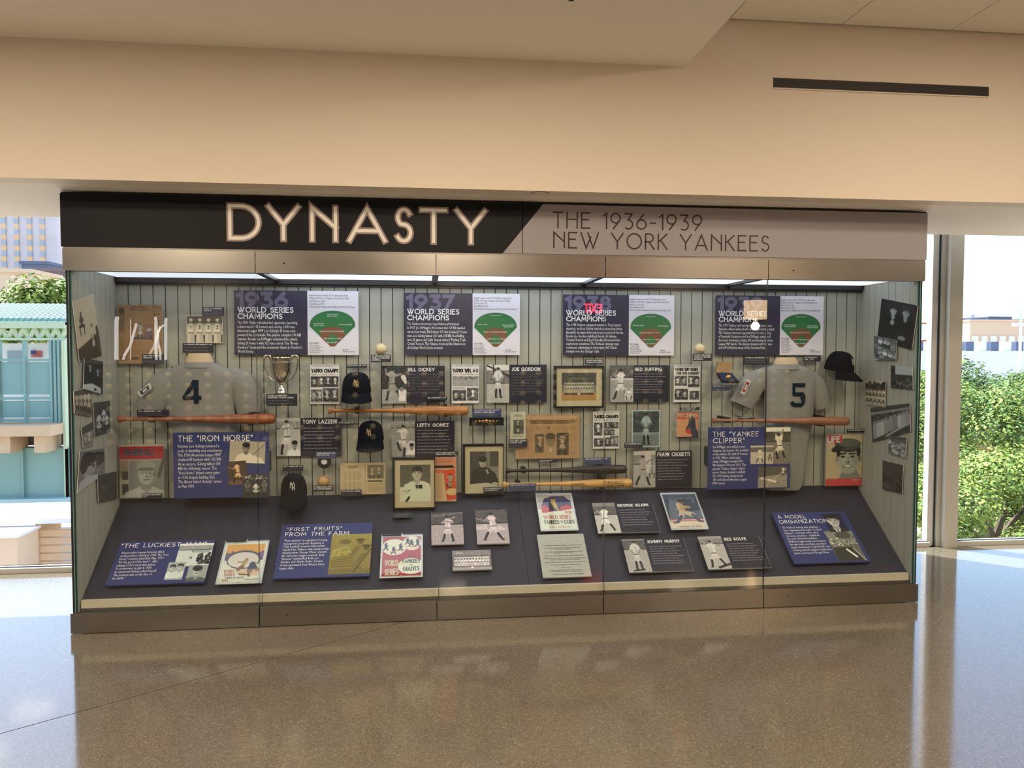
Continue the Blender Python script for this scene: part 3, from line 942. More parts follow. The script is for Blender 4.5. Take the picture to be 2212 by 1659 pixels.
        c.lines(c.asp * .2, .12, c.asp * .78, .3, 10, d, .2)
        c.rect(c.asp * .28, .32, c.asp * .78, .58, (.62, .47, .36)); player(c, c.asp * .5, .3, .28, 'bat', 1, .78, .3, .5); player(c, c.asp * .7, .33, .24, 'crouch', -1, .74, .3, .5)
        c.rect(c.asp * .34, .55, c.asp * .78, .585, (.34, .3, .36)); c.pg([(c.asp * .6, .46), (c.asp * .78, .44), (c.asp * .74, .56), (c.asp * .56, .56)], (.45, .38, .42))
        c.lines(c.asp * .04, .54, c.asp * .16, .82, 12, d, .35); c.lines(c.asp * .2, .62, c.asp * .78, .84, 14, d, .22)
        c.rect(c.asp * .04, .87, c.asp * .16, .95, d, .6); c.rect(c.asp * .84, .58, c.asp * .97, .7, d, .3)
        c.el(c.asp * .88, .3, .05, .06, d, k=.4)
    elif k == 'newspaper':
        c = Cv(w, h, (.74, .58, .42)); d = (.42, .31, .22); c.noise(.014, 5)
        c.rect(c.asp * .04, .05, c.asp * .96, .1, (.84, .70, .54), .6); c.lines(c.asp * .22, .14, c.asp * .96, .18, 1, d, .9, .7); c.lines(c.asp * .24, .19, c.asp * .96, .225, 1, d, .9, .7)
        for i in range(7): c.lines(c.asp * (.04 + .134 * i), .28 if 2 > i or i > 5 else .27, c.asp * (.04 + .134 * i + .12), .96, 34, d, .22)
        c.rect(c.asp * .3, .42, c.asp * .84, .95, (.72, .56, .40))
        c.tint = np.array((1, .84, .66))
        c.rect(c.asp * .3, .44, c.asp * .44, .86, .42); player(c, c.asp * .38, .44, .4, 'pitch', 1, .74, .2, .5)
        c.rect(c.asp * .64, .42, c.asp * .83, .92, .36); player(c, c.asp * .73, .42, .5, 'bat', -1, .78, .15, .5)
        c.el(c.asp * .545, .56, .1, .14, .44); c.el(c.asp * .545, .63, .085, .13, .56); c.el(c.asp * .545, .49, .11, .07, .34); c.pg([(c.asp * .46, .82), (c.asp * .5, .72), (c.asp * .6, .72), (c.asp * .64, .84), (c.asp * .55, .95)], .68)
        c.el(c.asp * .545, .8, .03, .05, .85); c.rect(c.asp * .5, .28, c.asp * .53, .34, d, .7)
    elif k == 'small_page':
        c = Cv(w, h, .80, SEP); c.lines(c.asp * .25, .12, c.asp * .85, .2, 2, .35, .8); c.rect(c.asp * .2, .3, c.asp * .86, .8, .38); player(c, c.asp * .5, .3, .26, 'throw', 1, .8); player(c, c.asp * .5, .55, .26, 'crouch', 1, .85); c.lines(c.asp * .15, .84, c.asp * .86, .92, 3, .5)
    elif k in ('daily_a', 'daily_b', 'daily_c', 'daily_d'):
        c = Cv(w, h, .80, (1, .985, .97)); c.noise(.01, 3)
        c.rect(c.asp * .03, .02, c.asp * .97, .05, .55, .5)
        def news(x0, y0, x1, y1, n, seed):
            random.seed(seed)
            c.rect(c.asp * x0, y0, c.asp * x1, y1, random.uniform(.2, .4))
            c.noise(.13, 4, (c.asp * x0, y0, c.asp * x1, y1))
            for i in range(n):
                player(c, c.asp * (x0 + (i + .5) * (x1 - x0) / n), y0 + .01, (y1 - y0) * .95, random.choice(['crouch', 'throw', 'follow', 'stand', 'bat']), random.choice((1, -1)), random.uniform(.65, .9))
        if k == 'daily_a':
            news(.03, .3, .97, .57, 4, 1); news(.03, .63, .42, .94, 2, 2); news(.44, .6, .97, .94, 2, 3)
            c.lines(c.asp * .03, .95, c.asp * .97, .98, 2, .4)
        elif k == 'daily_b':
            c.rect(c.asp * .03, .3, c.asp * .97, .56, .58); c.noise(.05, 3, (c.asp * .03, .3, c.asp * .97, .56)); crowd(c, c.asp * .05, .32, c.asp * .95, .36, 30, .3, .7, .012)
            news(.03, .66, .52, .93, 2, 4); news(.56, .6, .97, .93, 1, 5); c.lines(c.asp * .03, .59, c.asp * .5, .64, 3, .4)
        elif k == 'daily_c':
            news(.04, .3, .5, .56, 2, 6); news(.54, .3, .97, .6, 2, 7); news(.04, .64, .55, .93, 2, 8); news(.6, .7, .97, .93, 1, 9)
        else:
            news(.04, .3, .36, .64, 1, 10); news(.42, .28, .97, .46, 2, 11); news(.42, .48, .82, .64, 2, 12); news(.04, .72, .4, .94, 1, 13); news(.44, .7, .66, .94, 1, 14); news(.66, .66, .97, .94, 2, 15)
            c.lines(c.asp * .84, .5, c.asp * .97, .64, 6, .5)
        random.seed(31)
    elif k == 'score':
        c = Cv(w, h, (.82, .73, .58)); d = (.5, .42, .33); c.noise(.01, 4)
        c.lines(c.asp * .16, .1, c.asp * .42, .15, 2, d, .8)
        for r_ in (.28, .6):
            for i in range(4): c.lines(c.asp * (.08 + .1 * i), r_, c.asp * (.15 + .1 * i), r_ + .27, 11, d, .45)
        c.ln([(c.asp * .55, .03), (c.asp * .55, .97)], .002, d)
        c.tint = np.array((1, .9, .72)); c.rect(c.asp * .6, .08, c.asp * .95, .5, .5); player(c, c.asp * .7, .1, .4, 'bat', 1, .8, .2, .5); player(c, c.asp * .85, .1, .38, 'stand', 1, .8, .2, .5); c.noise(.04, 3, (c.asp * .6, .08, c.asp * .95, .5))
        c.rect(c.asp * .6, .56, c.asp * .92, .6, .25); c.lines(c.asp * .6, .66, c.asp * .95, .94, 9, d, .35)
    elif k == 'pitching':
        c = Cv(w, h, (.86, .62, .46)); c.rect(0, 0, c.asp, .27, (.84, .36, .26)); c.rect(0, .95, c.asp, 1, (.15, .12, .12)); c.noise(.012, 4)
        c.el(c.asp * .62, .68, .17, .17, (.82, .26, .2)); nav = (.26, .27, .34)
        c.ln([(c.asp * .7, .34), (c.asp * .74, .62)], .13, nav); c.ln([(c.asp * .74, .66), (c.asp * .8, .95)], .08, nav); c.ln([(c.asp * .62, .45), (c.asp * .5, .62)], .05, nav); c.el(c.asp * .68, .23, .065, .08, (.4, .33, .32)); c.el(c.asp * .68, .19, .085, .05, nav); c.ln([(c.asp * .86, .66), (c.asp * .97, .92)], .05, nav)
    elif k == 'cereal':
        c = Cv(w, h, (.88, .62, .48)); o = (.86, .32, .17); c.rect(c.asp * .03, .01, c.asp * .97, .25, (.90, .56, .42)); c.lines(c.asp * .1, .03, c.asp * .9, .14, 4, (.45, .25, .2), .5)
        c.rect(0, .27, c.asp, 1, (.86, .72, .55)); c.rect(c.asp * .03, .28, c.asp * .5, .36, (.86, .45, .32)); c.lines(c.asp * .06, .38, c.asp * .46, .92, 22, (.6, .4, .3), .35)
        c.pg([(c.asp * .46, .3), (c.asp * .95, .26), (c.asp, .95), (c.asp * .62, .98)], o)
        c.tint = np.array((1, .88, .76)); player(c, c.asp * .74, .36, .42, 'pitch', 1, .7, .25, .6); c.el(c.asp * .82, .78, .13, .08, (.92, .74, .52)); c.noise(.01, 3)
    elif k == 'ws36':
        c = Cv(w, h, (.92, .88, .82)); c.rect(c.asp * .04, .04, c.asp * .96, .42, (.86, .62, .26)); pu = (.40, .32, .52)
        for i in range(14):
            x = .04 + .066 * i
            c.rect(c.asp * x, .2 + .1 * random.random(), c.asp * (x + .06), .46, pu)
        c.el(c.asp * .5, .44, .34, .24, (.3, .3, .36)); c.el(c.asp * .5, .45, .31, .2, (.84, .8, .78)); c.noise(.015, 3)
        c.rect(c.asp * .04, .56, c.asp * .96, .6, (.9, .86, .8), .6)
        player(c, c.asp * .6, .36, .34, 'bat', -1, (.8, .74, .56), (.4, .26, .16), (.7, .5, .36), (.36, .24, .2)) if False else None
        c.ln([(c.asp * .56, .48), (c.asp * .5, .62)], .045, (.72, .62, .42)); c.ln([(c.asp * .5, .62), (c.asp * .42, .68)], .04, (.5, .36, .24)); c.el(c.asp * .58, .44, .03, .035, (.6, .42, .3)); c.ln([(c.asp * .54, .5), (c.asp * .38, .5)], .012, (.5, .36, .2))
        c.ln([(c.asp * .74, .56), (c.asp * .7, .72)], .06, (.2, .24, .4)); c.ln([(c.asp * .78, .6), (c.asp * .86, .7)], .04, (.22, .26, .38)); c.el(c.asp * .76, .54, .035, .035, (.3, .26, .26)); c.ln([(c.asp * .68, .74), (c.asp * .7, .84)], .03, (.15, .16, .22))
        c.pg([(c.asp * .36, .72), (c.asp * .96, .66), (c.asp * .9, .84), (c.asp * .52, .86)], (.85, .62, .46), .6); c.ln([(c.asp * .46, .8), (c.asp * .7, .82)], .012, (.2, .18, .2))
    elif k == 'ws37':
        c = Cv(w, h, (.66, .22, .26)); cr = (.92, .86, .78); c.el(c.asp * .3, .27, .25, .21, cr); c.el(c.asp * .76, .18, .2, .18, cr); c.el(c.asp * .74, .76, .26, .2, cr)
        b = (.26, .24, .36)
        for x, y, h in ((.08, .2, .14), (.28, .3, .14), (.46, .22, .14), (.64, .08, .12), (.74, .12, .12), (.9, .1, .16)):
            c.ln([(c.asp * x, y), (c.asp * x + .01, y + h * .6)], .028, b); c.el(c.asp * x + .01, y - .025, .017, .02, b); c.ln([(c.asp * x, y + h * .6), (c.asp * x - .04, y + h)], .014, b); c.ln([(c.asp * x, y + h * .6), (c.asp * x + .05, y + h)], .014, b); c.ln([(c.asp * x, y + .02), (c.asp * x + .05, y + .04)], .01, b)
        c.ln([(c.asp * .2, .4), (c.asp * .5, .34)], .012, (.74, .5, .5)); c.ln([(c.asp * .62, .26), (c.asp * .94, .28)], .012, (.8, .5, .5))
    elif k == 'ws38':
        c = Cv(w, h, (.90, .85, .77)); c.rect(0, 0, c.asp, .42, (.68, .64, .63)); nv = (.23, .19, .34); rd = (.76, .22, .24)
        c.pg([(c.asp * .1, .3), (c.asp * .2, .1), (c.asp * .5, .04), (c.asp * .8, .05), (c.asp * .96, .2), (c.asp * .94, .46), (c.asp * .1, .5)], nv)
        c.pg([(c.asp * .08, .52), (c.asp * .08, .34), (c.asp * .2, .28), (c.asp * .3, .4), (c.asp * .34, .52)], rd); c.pg([(c.asp * .6, .46), (c.asp * .66, .34), (c.asp * .9, .3), (c.asp * .96, .44), (c.asp * .9, .5)], rd)
        c.el(c.asp * .46, .14, .06, .08, (.6, .5, .28)); c.ln([(c.asp * .44, .22), (c.asp * .5, .36)], .05, (.72, .62, .3)); c.ln([(c.asp * .5, .36), (c.asp * .56, .46)], .025, (.7, .6, .3)); c.el(c.asp * .45, .09, .1, .045, nv)
        c.pg([(0, .58), (c.asp * .3, .5), (c.asp * .6, .48), (c.asp, .42), (c.asp, 1), (0, 1)], (.90, .85, .77))
    elif k == 'ws39':
        c = Cv(w, h, (.30, .34, .42)); crowd(c, 0, .24, c.asp, .72, 150, .3, .42, .01); c.rect(0, .18, c.asp, .22, (.26, .3, .38)); c.noise(.02, 2)
        c.rect(0, .73, c.asp, .755, (.66, .22, .26)); c.rect(0, .755, c.asp, .775, (.86, .82, .76)); c.rect(0, .775, c.asp, .8, (.6, .25, .27)); c.rect(0, .8, c.asp, 1, (.86, .78, .66))
        t_ = (.76, .66, .52); s_ = (.24, .2, .22)
        c.ln([(c.asp * .42, .32), (c.asp * .45, .5)], .075, t_); c.el(c.asp * .5, .25, .045, .055, (.6, .44, .34)); c.el(c.asp * .5, .22, .055, .03, (.36, .26, .22)); c.ln([(c.asp * .42, .36), (c.asp * .68, .4)], .03, t_); c.ln([(c.asp * .66, .4), (c.asp * .28, .46)], .014, (.72, .56, .36))
        c.ln([(c.asp * .45, .52), (c.asp * .72, .62)], .06, t_); c.ln([(c.asp * .72, .62), (c.asp * .86, .8)], .035, s_); c.ln([(c.asp * .43, .52), (c.asp * .38, .66)], .06, t_); c.ln([(c.asp * .38, .66), (c.asp * .22, .82)], .035, s_); c.ln([(c.asp * .2, .83), (c.asp * .1, .84)], .022, s_); c.ln([(c.asp * .86, .8), (c.asp * .95, .82)], .022, s_)
    elif k == 'two_men':
        c = Cv(w, h, .12, (.95, 1, 1)); face(c, c.asp * .38, .22, .1, False, .62, .1, smile=False, jersey=.09, suit=True); face(c, c.asp * .72, .22, .1, False, .6, .2, smile=False, jersey=.09, suit=True); c.el(c.asp * .38, .5, .05, .06, .55); c.el(c.asp * .68, .8, .09, .05, .5)
    elif k == 'jump':
        c = Cv(w, h, .70, SEP); c.pg([(0, .78), (c.asp, .6), (c.asp, 1), (0, 1)], .25); player(c, c.asp * .28, .14, .44, 'crouch', 1, .32, .12, .3); player(c, c.asp * .7, .44, .5, 'stand', 1, .72, .2, .4); c.ln([(c.asp * .92, .55), (c.asp * .94, .85)], .05, .3)
    elif k == 'table':
        c = Cv(w, h, .16, (.95, 1, 1)); face(c, c.asp * .3, .2, .1, False, .5, .1, smile=False, jersey=.14, suit=True); face(c, c.asp * .72, .3, .09, False, .5, .1, smile=False, jersey=.12, suit=True); c.pg([(0, .84), (c.asp * .4, .74), (c.asp * .9, .82), (c.asp * .9, .98), (0, .98)], .7); c.el(c.asp * .6, .9, .06, .04, .15)
    elif k == 'group_a':
        c = Cv(w, h, .4, SEP); c.rect(0, 0, c.asp, .25, .3); c.noise(.06, 4)
        for x, hh in ((.16, .7), (.4, .74), (.62, .72), (.84, .78)): player(c, c.asp * x, .12, hh, 'stand', 1, random.uniform(.6, .75), .2, .4)
    elif k == 'group_b':
        c = Cv(w, h, .28, (.97, 1, 1)); c.noise(.05, 4)
        for x, y, hh in ((.3, .2, .8), (.6, .1, .7), (.78, .3, .6)): player(c, c.asp * x, y, hh, 'crouch', 1, .72, .2, .45)
    elif k == 'diag':
        c = Cv(w, h, .5, NEU); c.rect(0, 0, c.asp, .34, .3); player(c, c.asp * .6, .28, .68, 'follow', 1, .72, .3, .5); player(c, c.asp * .25, .4, .5, 'crouch', 1, .66, .3, .5)
    elif k == 'profile':
        c = Cv(w, h, .42, (.97, .98, 1)); c.el(c.asp * .72, .34, .3, .24, .22); c.noise(.04, 5); c.el(c.asp * .4, .5, .22, .27, .55); c.el(c.asp * .36, .26, .26, .2, .16); c.el(c.asp * .2, .4, .12, .2, .16); c.ln([(c.asp * .5, .4), (c.asp * .56, .52)], .04, .3); c.pg([(0, 1), (c.asp * .06, .78), (c.asp * .3, .72), (c.asp * .62, .8), (c.asp * .8, 1)], .66)
    elif k == 'dark_man':
        c = Cv(w, h, .2, (.95, 1, 1)); face(c, c.asp * .35, .4, .2, True, .3, .1, .12, False, .24)
    elif k == 'fans':
        c = Cv(w, h, .35, (.96, 1, 1)); crowd(c, 0, .05, c.asp, .9, 36, .25, .85, .055)
    elif k == 'street':
        c = Cv(w, h, .24, (.96, 1, 1)); c.rect(c.asp * .22, 0, c.asp, .38, .66); c.rect(0, .05, c.asp * .22, .4, .2); crowd(c, 0, .45, c.asp, .95, 60, .15, .45, .035)
    elif k == 'lineup':
        c = Cv(w, h, .3, SEP); c.rect(0, 0, c.asp, .16, .66); crowd(c, 0, .08, c.asp, .3, 20, .15, .35, .05); team(c, 0, c.asp, [.32, .55, .78], c.asp / 11, .72, .5)
    elif k == 'locker':
        c = Cv(w, h, .26, (.97, 1, .99)); c.rect(0, .14, c.asp, .22, .5); c.noise(.05, 4)
        for x in (.1, .2, .3, .4, .52, .62, .74, .84, .93): c.ln([(c.asp * x, .55 - .2 * x), (c.asp * x, .9 - .25 * x)], .05, random.uniform(.45, .68)); c.el(c.asp * x, .48 - .2 * x, .04, .05, .5)
        c.ln([(c.asp * .4, .92), (c.asp * .95, .72)], .03, .6)
    elif k == 'cheer':
        c = Cv(w, h, .36, (.97, 1, 1)); crowd(c, 0, .2, c.asp, .85, 26, .3, .8, .07); c.rect(0, 0, c.asp, .12, .3)
    else:                                   # 'murky'
        c = Cv(w, h, .26, (1, .98, .95)); crowd(c, 0, .5, c.asp, .95, 20, .2, .36, .06); c.noise(.02, 4)
    return c.blur(1).out()

def srgb2lin(a):
    return np.where(a <= .04045, a / 12.92, ((a + .055) / 1.055) ** 2.4)

def gridmesh(name, P, img):
    """P: function (s,t arrays 0..1 right/down) -> xyz arrays; img HxWx3"""
    H, W = img.shape[:2]
    s, t = np.meshgrid(np.linspace(0, 1, W), np.linspace(0, 1, H))
    x, y, z = P(s, t)
    co = np.stack([x, y, z], -1).reshape(-1, 3).astype(np.float32)
    i = np.arange(H * W).reshape(H, W)
    q = np.stack([i[1:, :-1], i[1:, 1:], i[:-1, 1:], i[:-1, :-1]], -1).reshape(-1, 4)
    me = bpy.data.meshes.new(name)
    me.vertices.add(H * W)
    me.vertices.foreach_set('co', co.ravel())
    me.loops.add(q.size)
    me.loops.foreach_set('vertex_index', q.ravel().astype(np.int32))
    me.polygons.add(len(q))
    me.polygons.foreach_set('loop_start', np.arange(0, q.size, 4, dtype=np.int32))
    me.polygons.foreach_set('loop_total', np.full(len(q), 4, dtype=np.int32))
    me.update(calc_edges=True)
    ca = me.color_attributes.new('Col', 'FLOAT_COLOR', 'POINT')
    rgba = np.ones((H * W, 4), np.float32)
    rgba[:, :3] = srgb2lin(img.reshape(-1, 3))
    ca.data.foreach_set('color', rgba.ravel())
    return me

def printed(it, kind, box, z=0.001, name='photo_print', parent=None, tilt=0.0, label=None):
    """a picture on the item, box = px left, top, right, bottom; tilt turns it in its plane (degrees)"""
    pl, pt, pr_, pb = box
    a, b = it.L(pl, (pt + pb) / 2), it.L(pr_, (pt + pb) / 2)
    c, d = it.L((pl + pr_) / 2, pt), it.L((pl + pr_) / 2, pb)
    return printrect(it, kind, a[0], b[0], d[1], c[1], abs(pr_ - pl), abs(pb - pt), z, name, parent, tilt, label)

def printrect(it, kind, x0, x1, y0, y1, nw, nh, z=0.001, name='photo_print', parent=None, tilt=0.0, label=None):
    img = pic(kind, nw * 1.15, nh * 1.15)
    cx, cy_, ca, sa = (x0 + x1) / 2, (y0 + y1) / 2, math.cos(math.radians(tilt)), math.sin(math.radians(tilt))
    def P(s, t):
        x = (s - .5) * (x1 - x0); y = (.5 - t) * (y1 - y0)
        return cx + x * ca - y * sa, cy_ + x * sa + y * ca, x * 0 + z
    me = gridmesh(name, P, img)
    o = link(name, me, 'print', parent or it.root)
    if label: o['label'] = label
    return o

# ------------------------------------------------------------------ the room
SOF = 2.325                                 # underside of the soffit
BK = -0.27                                  # front of the bulkhead
CL, CR, STEP = 2.989, 3.245, 0.83           # lower ceiling, raised ceiling, the step between them
WY = 1.20                                   # inner side of the window wall
XA, XB, YR = -9.0, 9.0, -11.0

# floor as slabs parted by thin sawn joints
fl = struct('floor', MB().box(XA, XB, YR, WY + 0.25, -0.2, -0.012), 'groove')
def slab(pts):
    return MB().prism(pts, -0.012, 0.0).build('floor_slab', 'terrazzo', fl)
ja, jb = Vector((-2.186, -1.091)), Vector((-0.683, -0.024))
jd = (jb - ja).normalized()
jn = Vector((-jd.y, jd.x)) * 0.003
def onj(x):
    return ja + jd * ((x - ja.x) / jd.x)
pl_ = onj(XA)
pr2 = ja + jd * ((WY + .25 - ja.y) / jd.y)
slab([tuple(pl_ + jn), (pr2.x - .005, WY + .25), (XA, WY + .25)])
slab([(XA, YR), (XB, YR), (XB, WY + .25), (pr2.x + .005, WY + .25), tuple(pl_ - jn)])

struct('ceiling', MB().box(XA, STEP, YR, BK + .02, CL, CL + .12), 'paint_ceiling')
upc = struct('ceiling_raised', MB().box(STEP, XB, YR, BK + .02, CR + .02, CR + .12), 'groove')
struct('trim_1', MB().box(STEP, STEP + .015, YR, BK, CL + .12, CR), 'paint_ceiling')
UF = Frame((0, 0, CR), (1, 0, 0), (0, 1, 0))
def _ceilx(px, py):
    d = FW + RI * (px - CX) / FPX - UP * (py - CY) / FPX
    return (CAM + d * ((CR - CAM[2]) / d[2]))[0]
jx = [_ceilx(1820, 52), _ceilx(2057, 63)]
sp = jx[1] - jx[0]
edges = [STEP + .03] + [x for x in (jx[0] + sp * i for i in range(-3, 14)) if STEP + .15 < x < XB] + [XB]
for a, b in zip(edges[:-1], edges[1:]):
    for k in range(4):
        y1 = BK - .012 - k * 2.7
        MB().box(a + .003, b - .003, max(YR, y1 - 2.694), y1, CR, CR + .02).build('ceiling_panel', 'paint_ceiling', upc)
struct('wall_bulkhead', MB().box(XA, XB, BK, BK + .12, SOF, CR + .12), 'paint')
struct('ceiling_soffit', MB().box(XA, XB, BK + .12, 0.845, SOF, SOF + .1), 'paint_ceiling')
struct('wall_soffit_back', MB().box(XA, XB, 0.80, 0.845, SOF + .1, CR + .12), 'paint')
struct('ceiling_pocket', MB().box(XA, XB, 0.845, WY + .3, 3.0, CR + .12), 'paint')
struct('wall_left', MB().box(XA - .15, XA, YR, WY + .3, -.2, CR + .12), 'paint_rear')
struct('wall_right', MB().box(XB, XB + .15, YR, WY + .3, -.2, CR + .12), 'paint_rear')
struct('wall_rear', MB().box(XA, XB, YR - .15, YR, -.2, CR + .12), 'paint_rear')

# slot vent in the bulkhead
vf = WALL(BK - .004)
v0, v1 = vf.hit(1671, 182), vf.hit(2136, 190)
vt, vb = vf.hit(1904, 178), vf.hit(1904, 199)
vent = thing('slot_vent', 'long black slot air vent in the cream bulkhead', 'vent', vf.mat((v0[0] + v1[0]) / 2, vb[1]))
vw, vh = v1[0] - v0[0], vt[1] - vb[1]
MB().box(-vw / 2, vw / 2, 0, vh, -.003, 0).build('vent_back', 'vent_black', vent)
for a in ((-vw / 2, vw / 2, -.006, 0), (-vw / 2, vw / 2, vh, vh + .006)):
    MB().box(a[0], a[1], a[2], a[3], -.003, .004).build('vent_lip', 'paint', vent)
for k in range(1, 4):
    MB().box(-vw / 2, vw / 2, vh * k / 4 - .002, vh * k / 4 + .002, 0, .002).build('slat', 'vent_black', vent)

# round cover plate on the soffit and a sprinkler on the ceiling
cp = thing('ceiling_cover_plate', 'round white cover plate under the soffit above the sign', 'cover plate', Matrix.Translation((0.07, -0.216, SOF)))
MB().lathe([(.041, -.004), (.041, -.001), (.036, 0)], 24).build('plate', 'paint', cp, True)
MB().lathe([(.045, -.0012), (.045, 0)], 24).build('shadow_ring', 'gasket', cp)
d_ = FW + RI * (1234 - CX) / FPX - UP * (1 - CY) / FPX
sp_ = CAM + d_ * ((CL - .035 - CAM[2]) / d_[2])
sk = thing('sprinkler', 'small dark sprinkler head under the plain ceiling', 'sprinkler', Matrix.Translation((sp_[0], sp_[1], CL)))
MB().lathe([(.022, -.006), (.022, 0)], 16).build('escutcheon', 'steel', sk)
MB().lathe([(.004, -.038), (.012, -.034), (.012, -.03), (.006, -.026), (.008, -.006)], 12).build('sprinkler_body', 'vent_black', sk, True)

# window wall: mullions, rails, panes
XM = [-8.85, -6.75, -4.72, -2.35, 2.70, 3.465, 5.8, 8.15]
ZT = 2.95
struct('wall_sill', MB().box(XA, XB, WY + .02, WY + .25, -.4, 0.0), 'window_frame')
struct('wall_window_head', MB().box(XA, XB, WY, WY + .3, ZT, 3.0), 'window_frame')
for i, x in enumerate(XM):
    m = tag(MB().box(x - .054, x + .054, WY - .02, WY + .10, 0, ZT).build('trim_%d' % (i + 2), 'window_frame'), None, None, None, 'structure')
    MB().box(x - .085, x - .054, WY + .03, WY + .10, 0, ZT).build('glazing_bead', 'window_frame', m)
    MB().box(x - .093, x - .085, WY + .05, WY + .10, 0, ZT).build('gasket', 'gasket', m)
    MB().box(x - .140, x - .093, WY + .06, WY + .12, 0, ZT).build('glazing_bead', 'white_gloss', m)
    MB().box(x + .054, x + .062, WY + .05, WY + .10, 0, ZT).build('gasket', 'gasket', m)
struct('wall_behind_case', MB().box(-2.35, 2.70, WY, WY + .25, 0, ZT), 'paint')
for i in [k for k in range(len(XM) - 1) if k != 3]:
    a, b = XM[i] + .062, XM[i + 1] - .14
    w = thing('window_%d' % (i + 1), None, None, Matrix.Translation(((a + b) / 2, WY, 0)), None, 'structure')
    hw = (b - a) / 2
    MB().box(-hw, hw, .02, .10, 0, .035).build('bottom_rail', 'window_frame', w)
    MB().box(-hw, hw, .02, .10, ZT - .05, ZT).build('top_rail', 'window_frame', w)
    MB().box(-hw, hw, .055, .065, .035, ZT - .05).build('pane', 'window_glass', w)
    MB().box(-hw, hw, .045, .055, .035, .042).build('gasket', 'gasket', w)

# ------------------------------------------------------------------ the display case
S = [-2.394, -1.427, -0.470, 0.475, 1.429, 2.394]       # joints between the five bays
case = thing('display_case', 'long museum display case with brushed steel bands and a glass front', 'display case', Matrix.Translation((0, 0, 0)))
MB().box(-2.39, 2.39, .66, .70, 0.0, 2.29).build('carcass_back', 'groove', case)
for sx in (-1, 1):
    MB().box(sx * 2.375 - .012, sx * 2.375 + .012, .014, .66, .10, 2.0).build('carcass_side', 'groove', case)
for sx in (-1, 1):
    MB().box(sx * 2.367 - .006, sx * 2.367 + .006, .0162, .0195, .113, 1.91).build('corner_glass', 'glass_edge', case)
MB().box(-2.39, 2.39, .03, .66, 2.0, 2.04).build('carcass_top', 'groove', case)
MB().box(-2.36, 2.36, .03, .66, 0.01, .09).build('plinth', 'black', case)
# sign board above the glass, split at the joint near the middle
hb = MB().prism([(-2.4, 2.036), (-.106, 2.036), (.117, 2.309), (.117, 2.309), (-2.4, 2.309)], 0, .03)
def yz(mb):                                  # outline given in x,z: pull along y
    mb.v = [(p[0], p[2], p[1]) for p in mb.v]
    mb.f = [tuple(reversed(f)) for f in mb.f]
    return mb
sign = MB().box(-2.39, 2.39, .028, .60, 2.04, 2.30).build('sign_box', 'header_dark', case)
yz(MB().prism([(-2.4, 2.036), (-.1065, 2.036), (.0045, 2.170), (.0045, 2.309), (-2.4, 2.309)], 0, .028)).build('sign_board', 'header_dark', sign)
yz(MB().prism([(.0085, 2.176), (.117, 2.309), (.0085, 2.309)], 0, .028)).build('sign_board', 'header_dark', sign)
yz(MB().prism([(-.1035, 2.036), (.0045, 2.036), (.0045, 2.168)], 0, .028)).build('sign_board', 'header_grey', sign)
yz(MB().prism([(.0085, 2.036), (2.4, 2.036), (2.4, 2.309), (.120, 2.309), (.0085, 2.173)], 0, .028)).build('sign_board', 'header_grey', sign)
# lettering on the sign board
HF = WALL(-0.001)
class Flat:                                  # lettering straight on the sign, local = world x,z
    def __init__(s, fr, root): s.fr, s.root = fr, root
    def L(s, px, py): return s.fr.hit(px, py)
def sign_text(rows, stroke, z, mat, name, pull=0.0, track=.28):
    mb = MB()
    for tx, x0, x1, zb, zt in rows:
        letters(mb, tx, x0, x1, zb, zt, stroke, 0, track, pull)
    mb.v = [(p[0], -z - p[2], p[1]) for p in mb.v]
    return mb.build(name, mat, sign)
a, b = HF.hit(489, 486), HF.hit(1054, 500)
DZ0, DZ1 = HF.hit(772, 526)[1], HF.hit(772, 443)[1]
DX0, DX1 = a[0], b[0]
def dynasty():
    """D Y N A S T Y, each letter a taupe body with a cream inline"""
    px = [(489, 566), (573, 651), (667, 732), (748, 838), (850, 906), (905, 969), (980, 1054)]
    for ch, (p0, p1) in zip('DYNASTY', px):
        if ch == 'S': p0, p1 = 850, 894
        if ch == 'T': p0, p1 = 904, 969
        x0, x1 = HF.hit(p0, 486)[0], HF.hit(p1, 486)[0]
        H = DZ1 - DZ0
        w, strokes = GL[ch]
        so, si = .172 * H, .082 * H
        for wd, z, mat, pl2, nm in ((so, .0012, 'letter_taupe', 0, 'letter_body'), (si, .0022, 'letter_cream', 1, 'letter_inline')):
            mb = MB()
            for sj, st in enumerate(strokes):
                pts = [(x0 + so / 2 + gx / max(w, .01) * (x1 - x0 - so), DZ0 + so / 2 + gy * (H - so)) for gx, gy in st]
                ribbon(mb, pts, wd, sj * 2e-4, -so / 2 if not pl2 else -(so / 2 - (so - si) / 2))
            mb.v = [(p[0], -z - p[2], p[1]) for p in mb.v]
            mb.build(nm, mat, sign)
dynasty()
def srow(tx, pl, pr_, pt, pb):
    pm = (pt + pb) / 2
    return (tx, HF.hit(pl, pm)[0], HF.hit(pr_, pm)[0], HF.hit((pl + pr_) / 2, pb)[1], HF.hit((pl + pr_) / 2, pt)[1])
sign_text([srow('THE 1936-1939', 1194, 1517, 460.5, 496), srow('NEW YORK YANKEES', 1195, 1662, 504.5, 540)], .085, .0012, 'letter_brown', 'lettering', track=.26)
MB().box(-2.40, 2.40, .012, .03, 2.309, 2.320).build('shadow_gap', 'black', case)  # black filler that paints the shade of the gap under the soffit
MB().box(-2.393, 2.393, .004, .03, 2.026, 2.036).build('reveal_strip', 'steel', case)
